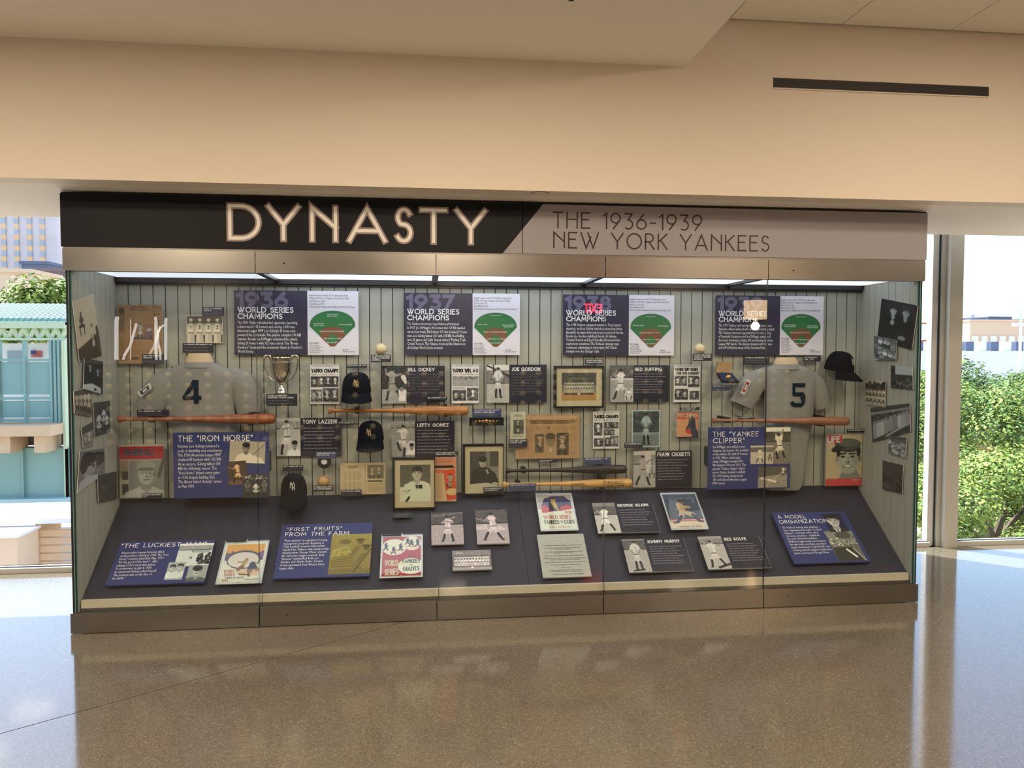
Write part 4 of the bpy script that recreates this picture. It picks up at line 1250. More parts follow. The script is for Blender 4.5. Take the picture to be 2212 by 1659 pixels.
for i in range(5):
    g = .0022
    MB().box(S[i] + (g if i else 0), S[i + 1] - (g if i < 4 else 0), 0, .028, 1.912, 2.025).build('top_band', 'brushed_steel', case)
    MB().box(S[i] + (g if i else 0), S[i + 1] - (g if i < 4 else 0), 0, .028, 0.004, 0.111).build('base_band', 'brushed_steel', case)
    x0 = -2.372 if i == 0 else S[i] + .0025
    x1 = 2.372 if i == 4 else S[i + 1] - .0025
    pane = MB().box(x0, x1, .006, .016, .1115, 1.9115)
    p = pane.build('glass_pane', 'case_glass', case)
    p.data.materials.append(M['glass_edge'])
    p.data.materials.append(M['seam_dark'])
    for pg in p.data.polygons:
        if abs(pg.normal.x) > .5:
            pg.material_index = 1 if abs(pg.center.x) > 2.3 else 2
for px, py in ((613.5, 569), (1714, 584.5), (620.5, 1328), (1701.5, 1288)):
    u, v = WALL(0).hit(px, py)
    MB().lathe([(.0045, -.0012), (.0045, .001)], 12, 'y', (u, 0, v)).build('key_hole', 'black', case)
# planked inside: a dark backing with boards in front, so that the joints are recessed
bw = MB().box(-2.36, 2.36, YW + .006, .66, .09, 1.97).build('back_wall', 'groove', case)
def plank(x0, x1, kind):
    if kind == 'b':
        return MB().box(x0, x1, YW, YW + .012, .10, 1.96).build('plank', 'plank', bw)
pitch = 0.0713
k0 = WALL(YW).hit(489.5, 640)[0]             # one joint read off the wall
n0 = math.floor((-2.36 - k0) / pitch)
n1 = math.ceil((2.36 - k0) / pitch)
for i in range(n0, n1):
    a, b = max(-2.36, k0 + i * pitch + .0028), min(2.36, k0 + (i + 1) * pitch - .0028)
    if b - a > .01:
        plank(a, b, 'b')
for sx, nm in ((-1, 'left'), (1, 'right')):
    xw = sx * 2.36
    swl = MB().box(min(xw + sx * .004, xw + sx * .010), max(xw + sx * .004, xw + sx * .010), .02, YW + .006, .09, 1.97).build('side_wall', 'groove', case)
    y = .02
    while y < YW - .01:
        MB().box(min(xw, xw + sx * .005), max(xw, xw + sx * .005), y + .0016, min(y + pitch, YW) - .0016, .10, 1.96).build('plank', 'plank', swl)
        y += pitch
# sloping deck, cut once, with a ledge at its foot
dkm = MB()
for a, b in ((-2.355, 0.0535), (0.0555, 2.355)):
    dkm = MB()
    n = .010
    q = [(DK0[0], DK0[1]), (DK1[0], DK1[1]), (DK1[0] + DS * n, DK1[1] - DC * n), (DK0[0] + DS * n, DK0[1] - DC * n)]
    dkm.rings([[(a, y, z) for y, z in q], [(b, y, z) for y, z in q]])
    dkm.build('deck', 'deck_navy', case)
for i in range(5):
    x0 = -2.352 if i == 0 else S[i] + .012
    x1 = 2.352 if i == 4 else S[i + 1] + .009
    MB().box(x0, x1, .030, DK0[0], .128, DK0[1]).build('ledge', 'ledge', case)
    MB().box(x0, x1, .022, .030, .112, .128).build('glazing_channel', 'steel', case)
# luminous ceiling of the case
emitcol = (0.82, 0.89, 1.0, 1)
LZ = 1.935
for i, st in enumerate((1.0, 2.5, 2.6, 1.9, 1.3)):
    mname = 'diffuser_%d' % i
    pmat(mname, srgb(225, 228, 240), 0.12, spec=0.6, emit=(emitcol, st))
    x0 = -2.345 if i == 0 else S[i] + .018
    x1 = 2.345 if i == 4 else S[i + 1] - .018
    lp = MB().box(x0, x1, .055, .575, LZ, LZ + .012).build('light_panel', mname, case)
    for a in ((x0 - .012, x1 + .012, .575, .600, 1.905, LZ + .02), (x0 - .012, x1 + .012, .030, .055, 1.9125, LZ + .02)):
        MB().box(*a).build('panel_rail', 'frame_black', lp)
for x in S[1:-1]:
    MB().box(x - .018, x + .018, .03, .60, 1.918, LZ + .02).build('light_divider', 'steel' if abs(x + .47) < .01 else 'frame_black', case)
MB().box(-2.36, 2.36, .600, YW + .006, 1.893, LZ + .02).build('rear_rail', 'frame_black', case)

# ------------------------------------------------------------------ exhibits on the back wall
def deckz(y):
    return DK0[1] + (y - DK0[0]) * DS / DC
def ydepth(px, pyb, y=0.585):
    """how far back a thing can stand before its foot meets the deck"""
    while y > .2 and WALL(y).hit(px, pyb)[1] < deckz(y + .012) + .006:
        y -= .005
    return y
def wall_item(name, label, cat, q, board=None, y=.592, t=.008, group=None, board_name='board', mount=True, mount_x=0.0):
    y = min(y, ydepth((q[0] + q[2]) / 2, q[3], y))
    return Item(name, label, cat, WALL(y), q, 0.0, group, (YW - y) if mount else 0, t, board, board_name, mount_x)

CAPG = 'small caption plates'
def caption(q, about, rows=(), dark='tag_dark', y=.588, nl=2, fr=None, n=0.0, ink='ink_white'):
    """small caption plate: bold first rows, faint small print below"""
    if fr is None:
        yy = min(y, ydepth((q[0] + q[2]) / 2, q[3], y))
        it = Item('caption_plate', about, 'caption', WALL(yy), q, 0.0, CAPG, YW - yy, .004, dark, 'plate')
    else:
        it = Item('caption_plate', about, 'caption', fr, q, n, CAPG, n, .004, dark, 'plate')
    x0, y0, x1, y1 = q if not isinstance(q[0], (tuple, list)) else (q[0][0] + 2, q[0][1], q[1][0] - 2, q[2][1])
    W, H = x1 - x0, y1 - y0
    k = len(rows)
    if k:
        lh = min(3.4, H / (k + (nl * .7 if nl else 0) + .8))
        for i, r in enumerate(rows):
            body(it, [r], (x0 + W * .05, y0 + H * .08 + i * lh * 1.25, min(x0 + W * .05 + len(r) * lh * .72, x1 - W * .05), y0 + H * .08 + i * lh * 1.25 + lh), ink, .0012, 'lettering', bold=True)
        y2 = y0 + H * .08 + k * lh * 1.25 + lh * .3
    else:
        y2 = y0 + H * .15
    if nl and y1 - y2 > 2.5:
        greek(it, nl, (x0 + W * .05, y2, x1 - W * .06, y1 - H * .1), 'ink_grey_dark', .001, 'small_print', .34)
    return it

# the four season panels along the top
SEASON = [
 (1936, (506, 628, 665, 766), (665, 629, 774.5, 767), (514, 650, 524, 666), [
  'The 1936 Yankees bombarded opponents, launching', 'a then-record 182 homers and scoring 1,065 runs.', "American League MVP Lou Gehrig's 49 home runs", 'powered the cannonade. Five players compiled 100 RBI', 'seasons. Rookie Joe DiMaggio completed the attack,', 'hitting 29 homers with 132 runs scored. The "Bronx', "Bombers\" decimated the crosstown Giants in October's", 'World Series.'],
  ['Regular season record: 102-51 (two games tied)', 'Margin of Victory: 19.5 games over Detroit Tigers', 'Runs Scored: 1,065', 'Runs Allowed: 731', 'World Series: Yankees won (4-2) over New York Giants'],
  ['PITCHERS', 'RED RUFFING', 'MONTE PEARSON', 'LEFTY GOMEZ', 'JOHNNY BROACA', 'BUMP HADLEY'], [('JOE DIMAGGIO', .5, .1), ('JAKE POWELL', .5, .15), ('JOE DIMAGGIO', .2, .36), ('JAKE POWELL', .2, .41), ('GEORGE SELKIRK', .79, .38), ('FRANK CROSETTI', .37, .57), ('TONY LAZZERI', .63, .57), ('RED ROLFE', .41, .77), ('LOU GEHRIG', .62, .77), ('BILL DICKEY', .5, .88)]),
 (1937, (873, 633.5, 1021, 766), (1021, 635, 1123, 767), None, [
  'The Yankees showcased superlative performances', "in 1937. Joe DiMaggio's 46 homers and 167 RBI marked", "career-best totals. Bill Dickey's 176 hits included 29 home", 'runs. Lou Gehrig batted .351 with 158 RBI. Red Ruffing', 'won 20 games, and Lefty Gomez claimed "Pitching Triple', 'Crown" honors. The Yankees trounced the Giants in an', 'all-Gotham World Series rematch.'],
  ['Regular season record: 102-52 (three games tied)', 'Margin of Victory: 13 games over Detroit Tigers', 'Runs Scored: 979', 'Runs Allowed: 671', 'World Series: Yankees won (4-1) over New York Giants'],
  ['PITCHERS', 'LEFTY GOMEZ', 'RED RUFFING', 'BUMP HADLEY', 'MONTE PEARSON', 'KEMP WICKER', 'SPUD CHANDLER'], [('JOE DIMAGGIO', .5, .08), ('JAKE POWELL', .19, .34), ('GEORGE SELKIRK', .8, .36), ('MYRIL HOAG', .8, .41), ('FRANK CROSETTI', .37, .56), ('TONY LAZZERI', .64, .56), ('RED ROLFE', .4, .76), ('LOU GEHRIG', .63, .76), ('BILL DICKEY', .5, .88)]),
 (1938, (1216.5, 637, 1358, 767), (1358, 638, 1456, 768), None, [
  'The 1938 Yankees navigated transition. Tony Lazzeri', 'departed, and Lou Gehrig battled a season-long slump.', "Baseball's strongest farm system produced new heroes.", 'Rookie Joe Gordon stabilized the infield defense.', 'Tommy Henrich and Spud Chandler blossomed into', "sophomore sensations. The Yankees' winning ways", 'continued, culminating in a four-game Fall Classic', 'triumph over the Chicago Cubs.'],
  ['Regular season record: 99-53 (five games tied)', 'Margin of Victory: 9.5 games over Boston Red Sox', 'Runs Scored: 966', 'Runs Allowed: 710', 'World Series: Yankees won (4-0) over Chicago Cubs'],
  ['PITCHERS', 'LEFTY GOMEZ', 'RED RUFFING', 'MONTE PEARSON', 'SPUD CHANDLER', 'BUMP HADLEY'], [('JOE DIMAGGIO', .5, .08), ('GEORGE SELKIRK', .2, .34), ('TOMMY HENRICH', .8, .36), ('FRANK CROSETTI', .37, .56), ('JOE GORDON', .63, .56), ('RED ROLFE', .4, .76), ('LOU GEHRIG', .63, .76), ('BILL DICKEY', .5, .88)]),
 (1939, (1546, 639, 1684, 767), (1684, 639.5, 1778.6, 767), None, [
  "The 1939 Yankees rank among baseball's greatest teams.", 'Explosive offense balanced with defense and pitching depth.', 'The Yankees outscored opponents by 411 runs, setting', 'a Twentieth-Century record. Joe DiMaggio symbolized', "the team's dominance, batting .381 and winning American", 'League MVP laurels. The dynasty climaxed with 106 wins', 'and a World Series sweep of the Cincinnati Reds.'],
  ['Regular season record: 106-45 (one game tied)', 'Margin of Victory: 17 games over Boston Red Sox', 'Runs Scored: 967', 'Runs Allowed: 556', 'World Series: Yankees won (4-0) over Cincinnati Reds'],
  ['PITCHERS', 'RED RUFFING', 'LEFTY GOMEZ', 'BUMP HADLEY', 'MONTE PEARSON', 'ATLEY DONALD', 'ORAL HILDEBRAND', 'STEVE SUNDRA', 'MARIUS RUSSO'], [('JOE DIMAGGIO', .5, .08), ('GEORGE SELKIRK', .22, .32), ('CHARLIE KELLER', .22, .37), ('TOMMY HENRICH', .79, .35), ('CHARLIE KELLER', .79, .4), ('FRANK CROSETTI', .37, .56), ('JOE GORDON', .63, .56), ('RED ROLFE', .4, .76), ('BABE DAHLGREN', .62, .77), ('BILL DICKEY', .5, .88)]),
]
def season(yr, qd, qw, _, txt, stats, pit, names):
    it = wall_item('season_panel', {1936: 'navy and white season panel nearest the left, above the silver cup, headed 1936', 1937: 'navy and white season panel above the amber bat, headed 1937', 1938: 'navy and white season panel above the framed team photograph, headed 1938', 1939: 'navy and white season panel nearest the right, above the medal box, headed 1939'}[yr], 'panel', (qd[0], qd[1], qw[2], qw[3]), None, .590, .008, 'season panels along the top of the back wall')
    a, b, c, d = it.L(qd[0], qd[1]), it.L(qd[2], qd[3]), it.L(qw[0], qw[1]), it.L(qw[2], qw[3])
    MB().box(-it.w / 2, b[0], 0, it.h, -.008, 0).build('dark_board', 'navy', it.root)
    wb = MB().box(b[0], it.w / 2, 0, it.h, -.007, .001).build('white_board', 'white_card', it.root)
    x0, y0, x1, y1 = qd
    W, H = x1 - x0, y1 - y0
    X = lambda f: x0 + W * f
    Y = lambda f: y0 + H * f
    heading(it, [(str(yr), X(.025), X(.735), Y(.015), Y(.275))], 'ink_lavender', .23, .001, 'year_figures', .2)
    heading(it, [('WORLD SERIES', X(.045), X(.805), Y(.255), Y(.345)), ('CHAMPIONS', X(.045), X(.655), Y(.355), Y(.442))], 'ink_white', .17, .0018, 'heading', .24)
    body(it, txt, (X(.045), Y(.475), X(.92), Y(.475 + .062 * len(txt))), 'ink_white')
    # white half: season figures, the diamond, the line-up
    x0, y0, x1, y1 = qw
    W, H = x1 - x0, y1 - y0
    body(it, stats, (X(.03), Y(.05), X(.93), Y(.27)), 'ink_grey_dark', .0022, 'season_figures')
    def P(f, g): 
        return it.L(X(f), Y(g))
    fx, fy = .47, .31
    pts = [P(.5, .865), P(.445, .865), P(.035, .55)]
    for k in range(0, 21):
        t = math.pi * (1 - k / 20)
        pts.append(P(.485 + .45 * math.cos(t), .55 - .245 * math.sin(t) ** .85))
    pts += [P(.935, .55), P(.53, .865)]
    mb = MB(); mb.poly([(p[0], p[1], .0016) for p in reversed(pts)])
    fo = mb.build('field', 'field_green', it.root)
    for poly, z, mat in (
        ([P(.245, .715)] + [P(.485 + .24 * math.cos(math.pi * (1 - k / 12)), .64 - .085 * math.sin(math.pi * k / 12)) for k in range(13)] + [P(.725, .715), P(.53, .862), P(.445, .862)], .0019, 'field_brown'),
        ([P(.485, .66), P(.345, .76), P(.40, .80), P(.485, .83), P(.57, .80), P(.625, .76)], .0022, 'field_green')):
        mb = MB(); mb.poly([(p[0], p[1], z) for p in reversed(poly)]); mb.build('infield', mat, fo)
    for nm, f, g in names:
        w_ = len(nm) * .0094
        body(it, [nm], (X(.035 + .9 * f - w_ / 1.0), Y(.31 + .56 * g - .010), X(.035 + .9 * f + w_ / 1.0), Y(.31 + .56 * g + .010)), 'ink_white', .0026, 'player_names', parent=fo)
    body(it, pit[:1], (X(.03), Y(.80 if len(pit) < 8 else .71), X(.22), Y(.825 if len(pit) < 8 else .735)), 'ink_grey_dark', .0022, 'line_up', bold=True)
    body(it, pit[1:], (X(.03), Y(.84 if len(pit) < 8 else .75), X(.29), Y(.97)), 'ink_grey_dark', .0022, 'line_up')
    body(it, ['RELIEVER', 'JOHNNY MURPHY'], (X(.68), Y(.905), X(.93), Y(.965)), 'ink_grey_dark', .0022, 'line_up')
for s_ in SEASON:
    season(*s_)

# panels on single players: photograph at the left, navy text at the right
def player_panel(q, xphoto, kind, name, txt, label, head, dim='ink_dim', bodybox=None, inset=None):
    it = wall_item('player_panel', label, 'panel', q, 'navy_dark', .590, .008, 'player panels')
    printed(it, kind, (q[0], q[1], xphoto, q[3]), .001)
    if inset:
        printed(it, inset[0], inset[1], .002)
    heading(it, [(name,) + head], 'ink_white', .16)
    bb = bodybox or (xphoto + 6, head[3] + 5, q[2] - 5, q[3] - 6)
    if isinstance(txt, int):
        greek(it, txt, bb, dim)
    else:
        body(it, txt, bb, dim)
    return it
player_panel((825, 790, 961, 871.5), 878, 'dickey', 'BILL DICKEY', ['Between 1936 and 1939, Bill Dickey', 'averaged 25 homers and 115 RBI.', 'He batted .362 in 1936 and tallied', '133 RBI the following season. The', 'Yankees defensive catcher threw', 'out 52% of stolen base attempts', 'across this four-year period.'], 'player panel with a catcher looking up, beside the amber bat', (881, 939, 794.5, 802), bodybox=(881, 806, 957, 851))
player_panel((1051.6, 788, 1181, 870), 1100, 'gordon', 'JOE GORDON', ['Acrobatic Joe Gordon replaced', 'Tony Lazzeri in 1938. "Flash"', 'anchored second base and formed', 'a lethal double-play tandem with', 'Frank Crosetti. Gordon hit 25', 'home runs as a rookie before', 'launching 28 homers and 111', 'RBI in 1939.'], 'player panel with a standing player and a pale cutout, left of the team photograph', (1105, 1167, 793.5, 801.5), bodybox=(1105, 805.5, 1175, 854))
player_panel((1318, 789, 1445, 868.6), 1368, 'ruffing', 'RED RUFFING', 8, 'player panel with a pitcher following through, right of the team photograph', (1371, 1430, 794, 801.5), bodybox=(1370, 805, 1438, 850))
player_panel((597.6, 903, 737.5, 985), 649, 'lazzeri', 'TONY LAZZERI', 7, 'player panel with a batter and an inset head, under the trophy', (654, 728, 906.5, 915), bodybox=(656, 921, 732, 972))
player_panel((845.6, 910, 982, 987), 896, 'gomez', 'LEFTY GOMEZ', 8, 'player panel with a pitcher winding up, under the amber bat', (901.5, 969, 914.5, 922), bodybox=(901, 926, 977, 981))
player_panel((1367.7, 974, 1494.7, 1053), 1415.7, 'crosetti', 'FRANK CROSETTI', 8, 'player panel with a swinging batter, lowest on the wall', (1420, 1490, 977, 985.5), bodybox=(1420, 990, 1490, 1038))

# newspapers, all black and white front pages
def paper(q, kind, rows, label):
    it = wall_item('newspaper_page', label, 'newspaper', q, 'white_card', .596, .004, 'tabloid front pages')
    printed(it, kind, q, .001, 'page_print')
    x0, y0, x1, y1 = q
    W, H = x1 - x0, y1 - y0
    for tx, a, b, c, d, s, tr in rows:
        heading(it, [(tx, x0 + W * a, x0 + W * b, y0 + H * c, y0 + H * d)], 'ink_black', s, .0016, 'headline', tr)
    return it
paper((670, 787.6, 732.7, 872.6), 'daily_a', [('DAILY NEWS', .18, .78, .02, .05, .12, .3), ('YANKS CHAMPS', .03, .97, .105, .205, .24, .22), ('GIANTS LOSE FINAL GAME, 13-5', .04, .96, .235, .27, .1, .3)], 'front page with the headline YANKS CHAMPS beside the trophy')
paper((976, 787.6, 1034.4, 871), 'daily_b', [('DAILY NEWS', .18, .78, .02, .05, .12, .3), ('YANKS WIN, 4-2', .03, .97, .105, .205, .24, .22), ('GOMEZ BATS IN WINNING RUN', .04, .96, .235, .27, .1, .3)], 'front page with the headline YANKS WIN, 4-2')
paper((1455.5, 788, 1512, 868.7), 'daily_c', [('DAILY NEWS', .18, .78, .02, .05, .12, .3), ('YANKS WIN SERIES', .04, .93, .085, .165, .22, .22), ('FOR 4TH STRAIGHT', .1, .97, .19, .265, .22, .22)], 'front page with the two line headline ending FOR 4TH STRAIGHT')
paper((1281.3, 889, 1337.3, 969), 'daily_d', [('DAILY NEWS', .18, .78, .02, .05, .12, .3), ('YANKS CHAMPS', .03, .97, .085, .185, .24, .22), ('WHIP CUBS, 8-3, AND SWEEP SERIES', .04, .96, .215, .255, .1, .3)], 'front page with the headline YANKS CHAMPS below the framed team photograph')

# loose pages, photographs and magazines, several in clear sleeves
def sheet(name, label, cat, q, kind, y=.586, t=.004, sleeve=0.0, print_name='page_print', border=None, group=None):
    it = wall_item(name, label, cat, q, 'white_card' if not border else border, y, t, group)
    printed(it, kind, q, .0008, print_name)
    if sleeve:
        s = sleeve
        MB().box(-it.w / 2 - s, it.w / 2 + s, -s, it.h + s, .004, .007).build('clear_sleeve', 'acrylic', it.root)
    return it
og = sheet('old_advertisement', 'browned newspaper page with pictures at the upper left of the case', 'newspaper', (254.5, 659, 351.4, 785.4), 'old_gold', .580, sleeve=.006)
heading(og, [('OLD GOLD', 282, 312, 660.5, 664.5)], 'letter_brown', .16, .0014, 'lettering')
heading(og, [('NO. 7', 332, 345, 661, 664), ('BALLS', 333, 346, 677.5, 680.5), ('GEM', 283, 299, 771, 777)], 'letter_brown', .2, .0014, 'lettering')
sheet('group_photo', 'sepia photograph of four players seen from behind with numbers on their backs', 'photograph', (403, 682, 481.3, 740.5), 'four_backs', .590, .003, print_name='photo_print')
mg = sheet('sports_magazine', 'magazine with a red title band and a big player portrait at far left', 'magazine', (258, 960, 354, 1075), 'mag_red', .56, .006, .008)
heading(mg, [('BASEBALL', 268, 334, 969, 984)], 'ink_grey_dark', .22, .0014, 'title', .22)
np_ = sheet('yellowed_newspaper', 'large yellowed newspaper page with player drawings in the middle of the wall', 'newspaper', (1114, 895, 1251.5, 990.5), 'newspaper', .578, .003, .008)
body(np_, ['Mungo Dominant Factor as Yankees Triumph', 'Dizzy Pitcher Hurls Second Game of Series'], (1146, 907, 1247, 914), 'letter_brown', .0014, 'headline')
sheet('small_clipping', 'small cream clipping overlapping the left of the yellowed newspaper', 'clipping', (1102.5, 889.5, 1135.5, 949), 'small_page', .566, .003, .006)
sheet('fielder_photo', 'black and white photograph of a standing player in a clear frame', 'photograph', (1365, 886, 1426, 966), 'fielder', .575, .004, .008, 'photo_print')
pm_ = sheet('pitching_booklet', 'orange booklet with a dark pitcher figure and red ball', 'booklet', (1461.8, 890.5, 1508, 945.8), 'pitching', .578, .004, .004)
heading(pm_, [('PITCHING', 1463, 1507, 893, 902)], 'mat_cream', .22, .0014, 'title', .2)
sc_ = sheet('scorecard', 'open cream scorecard with tables and a photograph in a clear sleeve', 'scorecard', (735, 1000, 833, 1068), 'score', .57, .003, .012)
body(sc_, ['OFFICIAL SCORE', 'WORLD SERIES'], (751, 1006, 772, 1012), 'letter_brown', .0012, 'lettering')
wh = sheet('cereal_panel', 'orange and cream cereal box panel printed upside down, beside the framed portrait', 'box panel', (933, 988, 985.5, 1083), 'cereal', .56, .004, .012, 'panel_print')
mbw = letters(MB(), 'WHEATIES', 0, 1, 0, 1, .22, 0, .2)
a0, b0 = wh.L(936, 1011), wh.L(983, 1005)
mbw.v = [(b0[0] - p[0] * (b0[0] - a0[0]), b0[1] - p[1] * (b0[1] - a0[1]), .0014) for p in mbw.v]
mbw.build('lettering', 'ink_black', wh.root)
lf = sheet('portrait_magazine', 'magazine cover with a smiling capped man and a red base band', 'magazine', (1784, 938, 1862, 1049), 'life', .560, .006, .012)
heading(lf, [('LIFE', 1787, 1815, 941.5, 956)], 'ink_white', .2, .0014, 'title', .2)

# framed pictures
def framed(q, win, picq, kind, label, y=.57, lip=.018):
    it = wall_item('picture_frame', label, 'picture', q, 'frame_black', y, .02, 'framed pictures', 'backing')
    w, h = it.w, it.h
    a, b = it.L(win[0], win[1]), it.L(win[2], win[3])
    for nm, bx in (('frame_rail', (-w / 2, w / 2, b[1] * 0, b[1])), ('frame_rail', (-w / 2, w / 2, a[1], h)), ('frame_rail', (-w / 2, a[0], b[1], a[1])), ('frame_rail', (b[0], w / 2, b[1], a[1]))):
        MB().box(bx[0], bx[1], bx[2], bx[3], 0, .012).build(nm, 'frame_black', it.root)
    MB().box(a[0], b[0], b[1], a[1], 0, .002).build('mat_board', 'mat_cream', it.root)
    printed(it, kind, picq, .003)
    MB().box(a[0], b[0], b[1], a[1], .006, .008).build('glazing', 'acrylic', it.root)
    return it
framed((1196.5, 790, 1304.6, 881), (1202, 795, 1300, 877), (1213, 805, 1288, 865), 'team_big', 'black framed sepia team photograph with a wide cream mat', .578)
fp_ = framed((848, 988, 940, 1098.6), (852.5, 993, 938.5, 1095), (864, 1004, 930, 1083), 'portrait', 'black framed portrait of a smiling bareheaded player, largest of the frames')
heading(fp_, [('YORK', 897, 913, 1047, 1055)], 'frame_black', .22, .0042, 'jersey_lettering')
framed((999.5, 959, 1088, 1069), (1004.5, 964, 1086.5, 1064.5), (1015, 975, 1077, 1053), 'manager', 'black framed photograph of a seated man in a dark jacket and cap')

# big blue panels
def blue_panel(q, rows, txt, box, label, prints, name='story_panel'):
    it = wall_item(name, label, 'panel', q, 'blue', .455, .010, 'blue story panels', mount_x=.36 if q[0] < 900 else -.33)
    heading(it, rows, 'ink_white', .12)
    body(it, txt, box, 'ink_white')
    for k, (kind, b, tl, z) in enumerate(prints):
        printed(it, kind, b, .001 + .0006 * z, tilt=tl)
    return it
blue_panel((374.5, 934, 581.3, 1075), [('THE "IRON HORSE"', 384.5, 546, 940, 953)], ['Veteran Lou Gehrig remained a', 'rock of durability and consistency.', 'The 1936 American League MVP', 'crushed 49 homers with 152 RBI.', 'As an encore, Gehrig tallied 158', 'RBI the following season. The', '"Iron Horse" played every game', 'in 1938 despite battling ALS.', "The illness halted Gehrig's career", 'in May 1939.'], (384.5, 960, 481, 1055), 'big blue story panel with a smiling batter photograph, left on the wall',
    [('horse_top', (496, 953, 573, 1000), -3, 0), ('horse_mid', (493, 996, 533, 1047), 3, 1), ('horse_low', (524, 1024, 580, 1075), 0, 2)])
blue_panel((1530, 922.7, 1707, 1056), [('THE "YANKEE', 1540, 1638.5, 932, 943), ('CLIPPER"', 1540, 1608, 946, 957)], ['Joe DiMaggio personified power,', 'elegance, and success. The heralded', 'rookie batted .323 with 29 homers', 'in 1936. With a picturesque', 'swing, DiMaggio averaged 140', 'RBI between 1936 and 1939. The', 'graceful "Yankee Clipper" glided', "across Yankee Stadium's outfield.", 'The 1939 batting champion hit', '.381 and claimed American League', 'MVP honors.'], (1539, 962, 1616, 1046), 'big blue story panel with a leaping fielder photograph, right on the wall',
    [('clipper_top', (1654, 923, 1707, 1002), 0, 0), ('clipper_mid', (1621, 962.5, 1670, 1002), 0, 1), ('clipper_low', (1637, 1008, 1700, 1053), 0, 2)])

# ------------------------------------------------------------------ jerseys
def ell(cx, cy, cz, rx, ry, ax, n=24, ay=Vector((0, 1, 0))):
    return [tuple(Vector((cx, cy, cz)) + ax * (rx * math.cos(t)) + ay * (ry * math.sin(t))) for t in [2 * math.pi * i / n for i in range(n)]]
def jersey(label, y, rows, neck, sleeves, num, numq, patch):
    """rows: (py, left, right) down the body; neck: px l, t, r, b; sleeves: list of (px,py,half width) chains"""
    F = WALL(y)
    base = F.hit((rows[-1][1] + rows[-1][2]) / 2, rows[-1][0])
    root = thing('baseball_jersey', label, 'jersey', F.mat(base[0], base[1]), 'grey jerseys')
    def L(px, py):
        u, v = F.hit(px, py)
        return u - base[0], v - base[1]
    X, Z = Vector((1, 0, 0)), Vector((0, 0, 1))
    rings = []
    n = len(rows)
    for i, (py, l, r) in enumerate(rows):
        a, b = L(l, py), L(r, py)
        rx = (b[0] - a[0]) / 2
        d = min(.055, rx * .4) if i else rx * .45
        ring = ell((a[0] + b[0]) / 2, a[1], 0, rx, d, X, 32, Z)
        ring = [(p[0] + .004 * math.sin(p[0] * 60 + i), p[1], p[2] + .004 * math.sin(p[0] * 45 + i * 1.7)) for p in ring]
        rings.append(ring)
    MB().rings(rings, True).build('torso', 'flannel', root, True)
    # collar band and the neck of the display form
    l, t, r, b = neck
    p, q, s, u = L(l, b), L(r, b), L(l + (r - l) * .12, t), L(r - (r - l) * .12, t)
    MB().rings([ell((p[0] + q[0]) / 2, p[1] - .004, 0, (q[0] - p[0]) / 2, .05, X, 24, Z), ell((p[0] + q[0]) / 2, p[1] + .02, 0, (q[0] - p[0]) / 2 * .96, .048, X, 24, Z), ell((s[0] + u[0]) / 2, s[1], 0, (u[0] - s[0]) / 2, .04, X, 24, Z)]).build('neck_form', 'form_cream', root, True)
    MB().rings([ell((p[0] + q[0]) / 2, p[1] - .03, 0, (q[0] - p[0]) / 2 * 1.28, .064, X, 28, Z), ell((p[0] + q[0]) / 2, p[1] + .003, 0, (q[0] - p[0]) / 2 * 1.03, .055, X, 28, Z), ell((p[0] + q[0]) / 2, p[1] + .003, 0, (q[0] - p[0]) / 2 * .96, .05, X, 28, Z)], False).build('collar', 'flannel', root, True)
    for ch in sleeves:
        rg = []
        P = [(L(px, py), hw) for px, py, hw in ch]
        for i, (c, hw) in enumerate(P):
            d = Vector(P[min(i + 1, len(P) - 1)][0]) - Vector(P[max(i - 1, 0)][0])
            ax = Vector((d.y, -d.x, 0)).normalized()
            w = hw / 343.0
            zc = -.004 * i
            rg.append(ell(c[0], c[1], zc, w, w * .5, ax, 20, Z))
        e = P[-1]
        sl = MB().rings(rg, False).build('sleeve', 'flannel', root, True)
        inner = [tuple(Vector(p) * .985 + Vector((e[0][0], e[0][1], 0)) * .015) for p in rg[-1]]
        mid = [tuple(Vector(p) * .6 + Vector((P[-2][0][0], P[-2][0][1], 0)) * .4) for p in rg[-1]]
        MB().rings([rg[-1], mid], True).build('sleeve_lining', 'flannel_inner', sl, True)
        cuff = [tuple(Vector(p) + (Vector(P[-1][0]).to_3d() - Vector(P[-2][0]).to_3d()).normalized() * .006) for p in rg[-1]]
        MB().rings([rg[-1], cuff], False).build('cuff', 'felt_navy' if False else 'flannel', sl, True)
    # number: felt figure lying on the curved back
    nl, ntp, nr, nb = numq
    a, b = L(nl, nb), L(nr, ntp)
    mb = MB()
    if num == '4':
        o = [[(.0, .22), (.56, 1.0), (.86, 1.0), (.86, .34), (1, .34), (1, .17), (.86, .17), (.86, 0), (.6, 0), (.6, .17), (0, .17)]]
        quads = [[(.6, 0), (.86, 0), (.86, 1), (.6, 1)], [(0, .17), (1, .17), (1, .34), (0, .34)], [(0, .3), (.24, .3), (.78, .9), (.78, 1), (.56, 1)]]
    else:
        quads = [[(.12, .84), (.98, .84), (.98, 1), (.12, 1)], [(.12, .5), (.3, .5), (.3, .9), (.12, .9)], [(.12, .5), (.2, .46), (.72, .46), (.72, .62), (.3, .62)], [(.72, .62), (.6, .56), (.8, .1), (1, .22), (1, .48), (.86, .62)],
                 [(.74, .1), (.8, .48), (1, .46), (1, .2), (.86, .05)], [(.2, 0), (.76, 0), (.9, .1), (.8, .17), (.22, .17), (.06, .1)], [(.0, .2), (.06, .08), (.24, .14), (.22, .26)]]
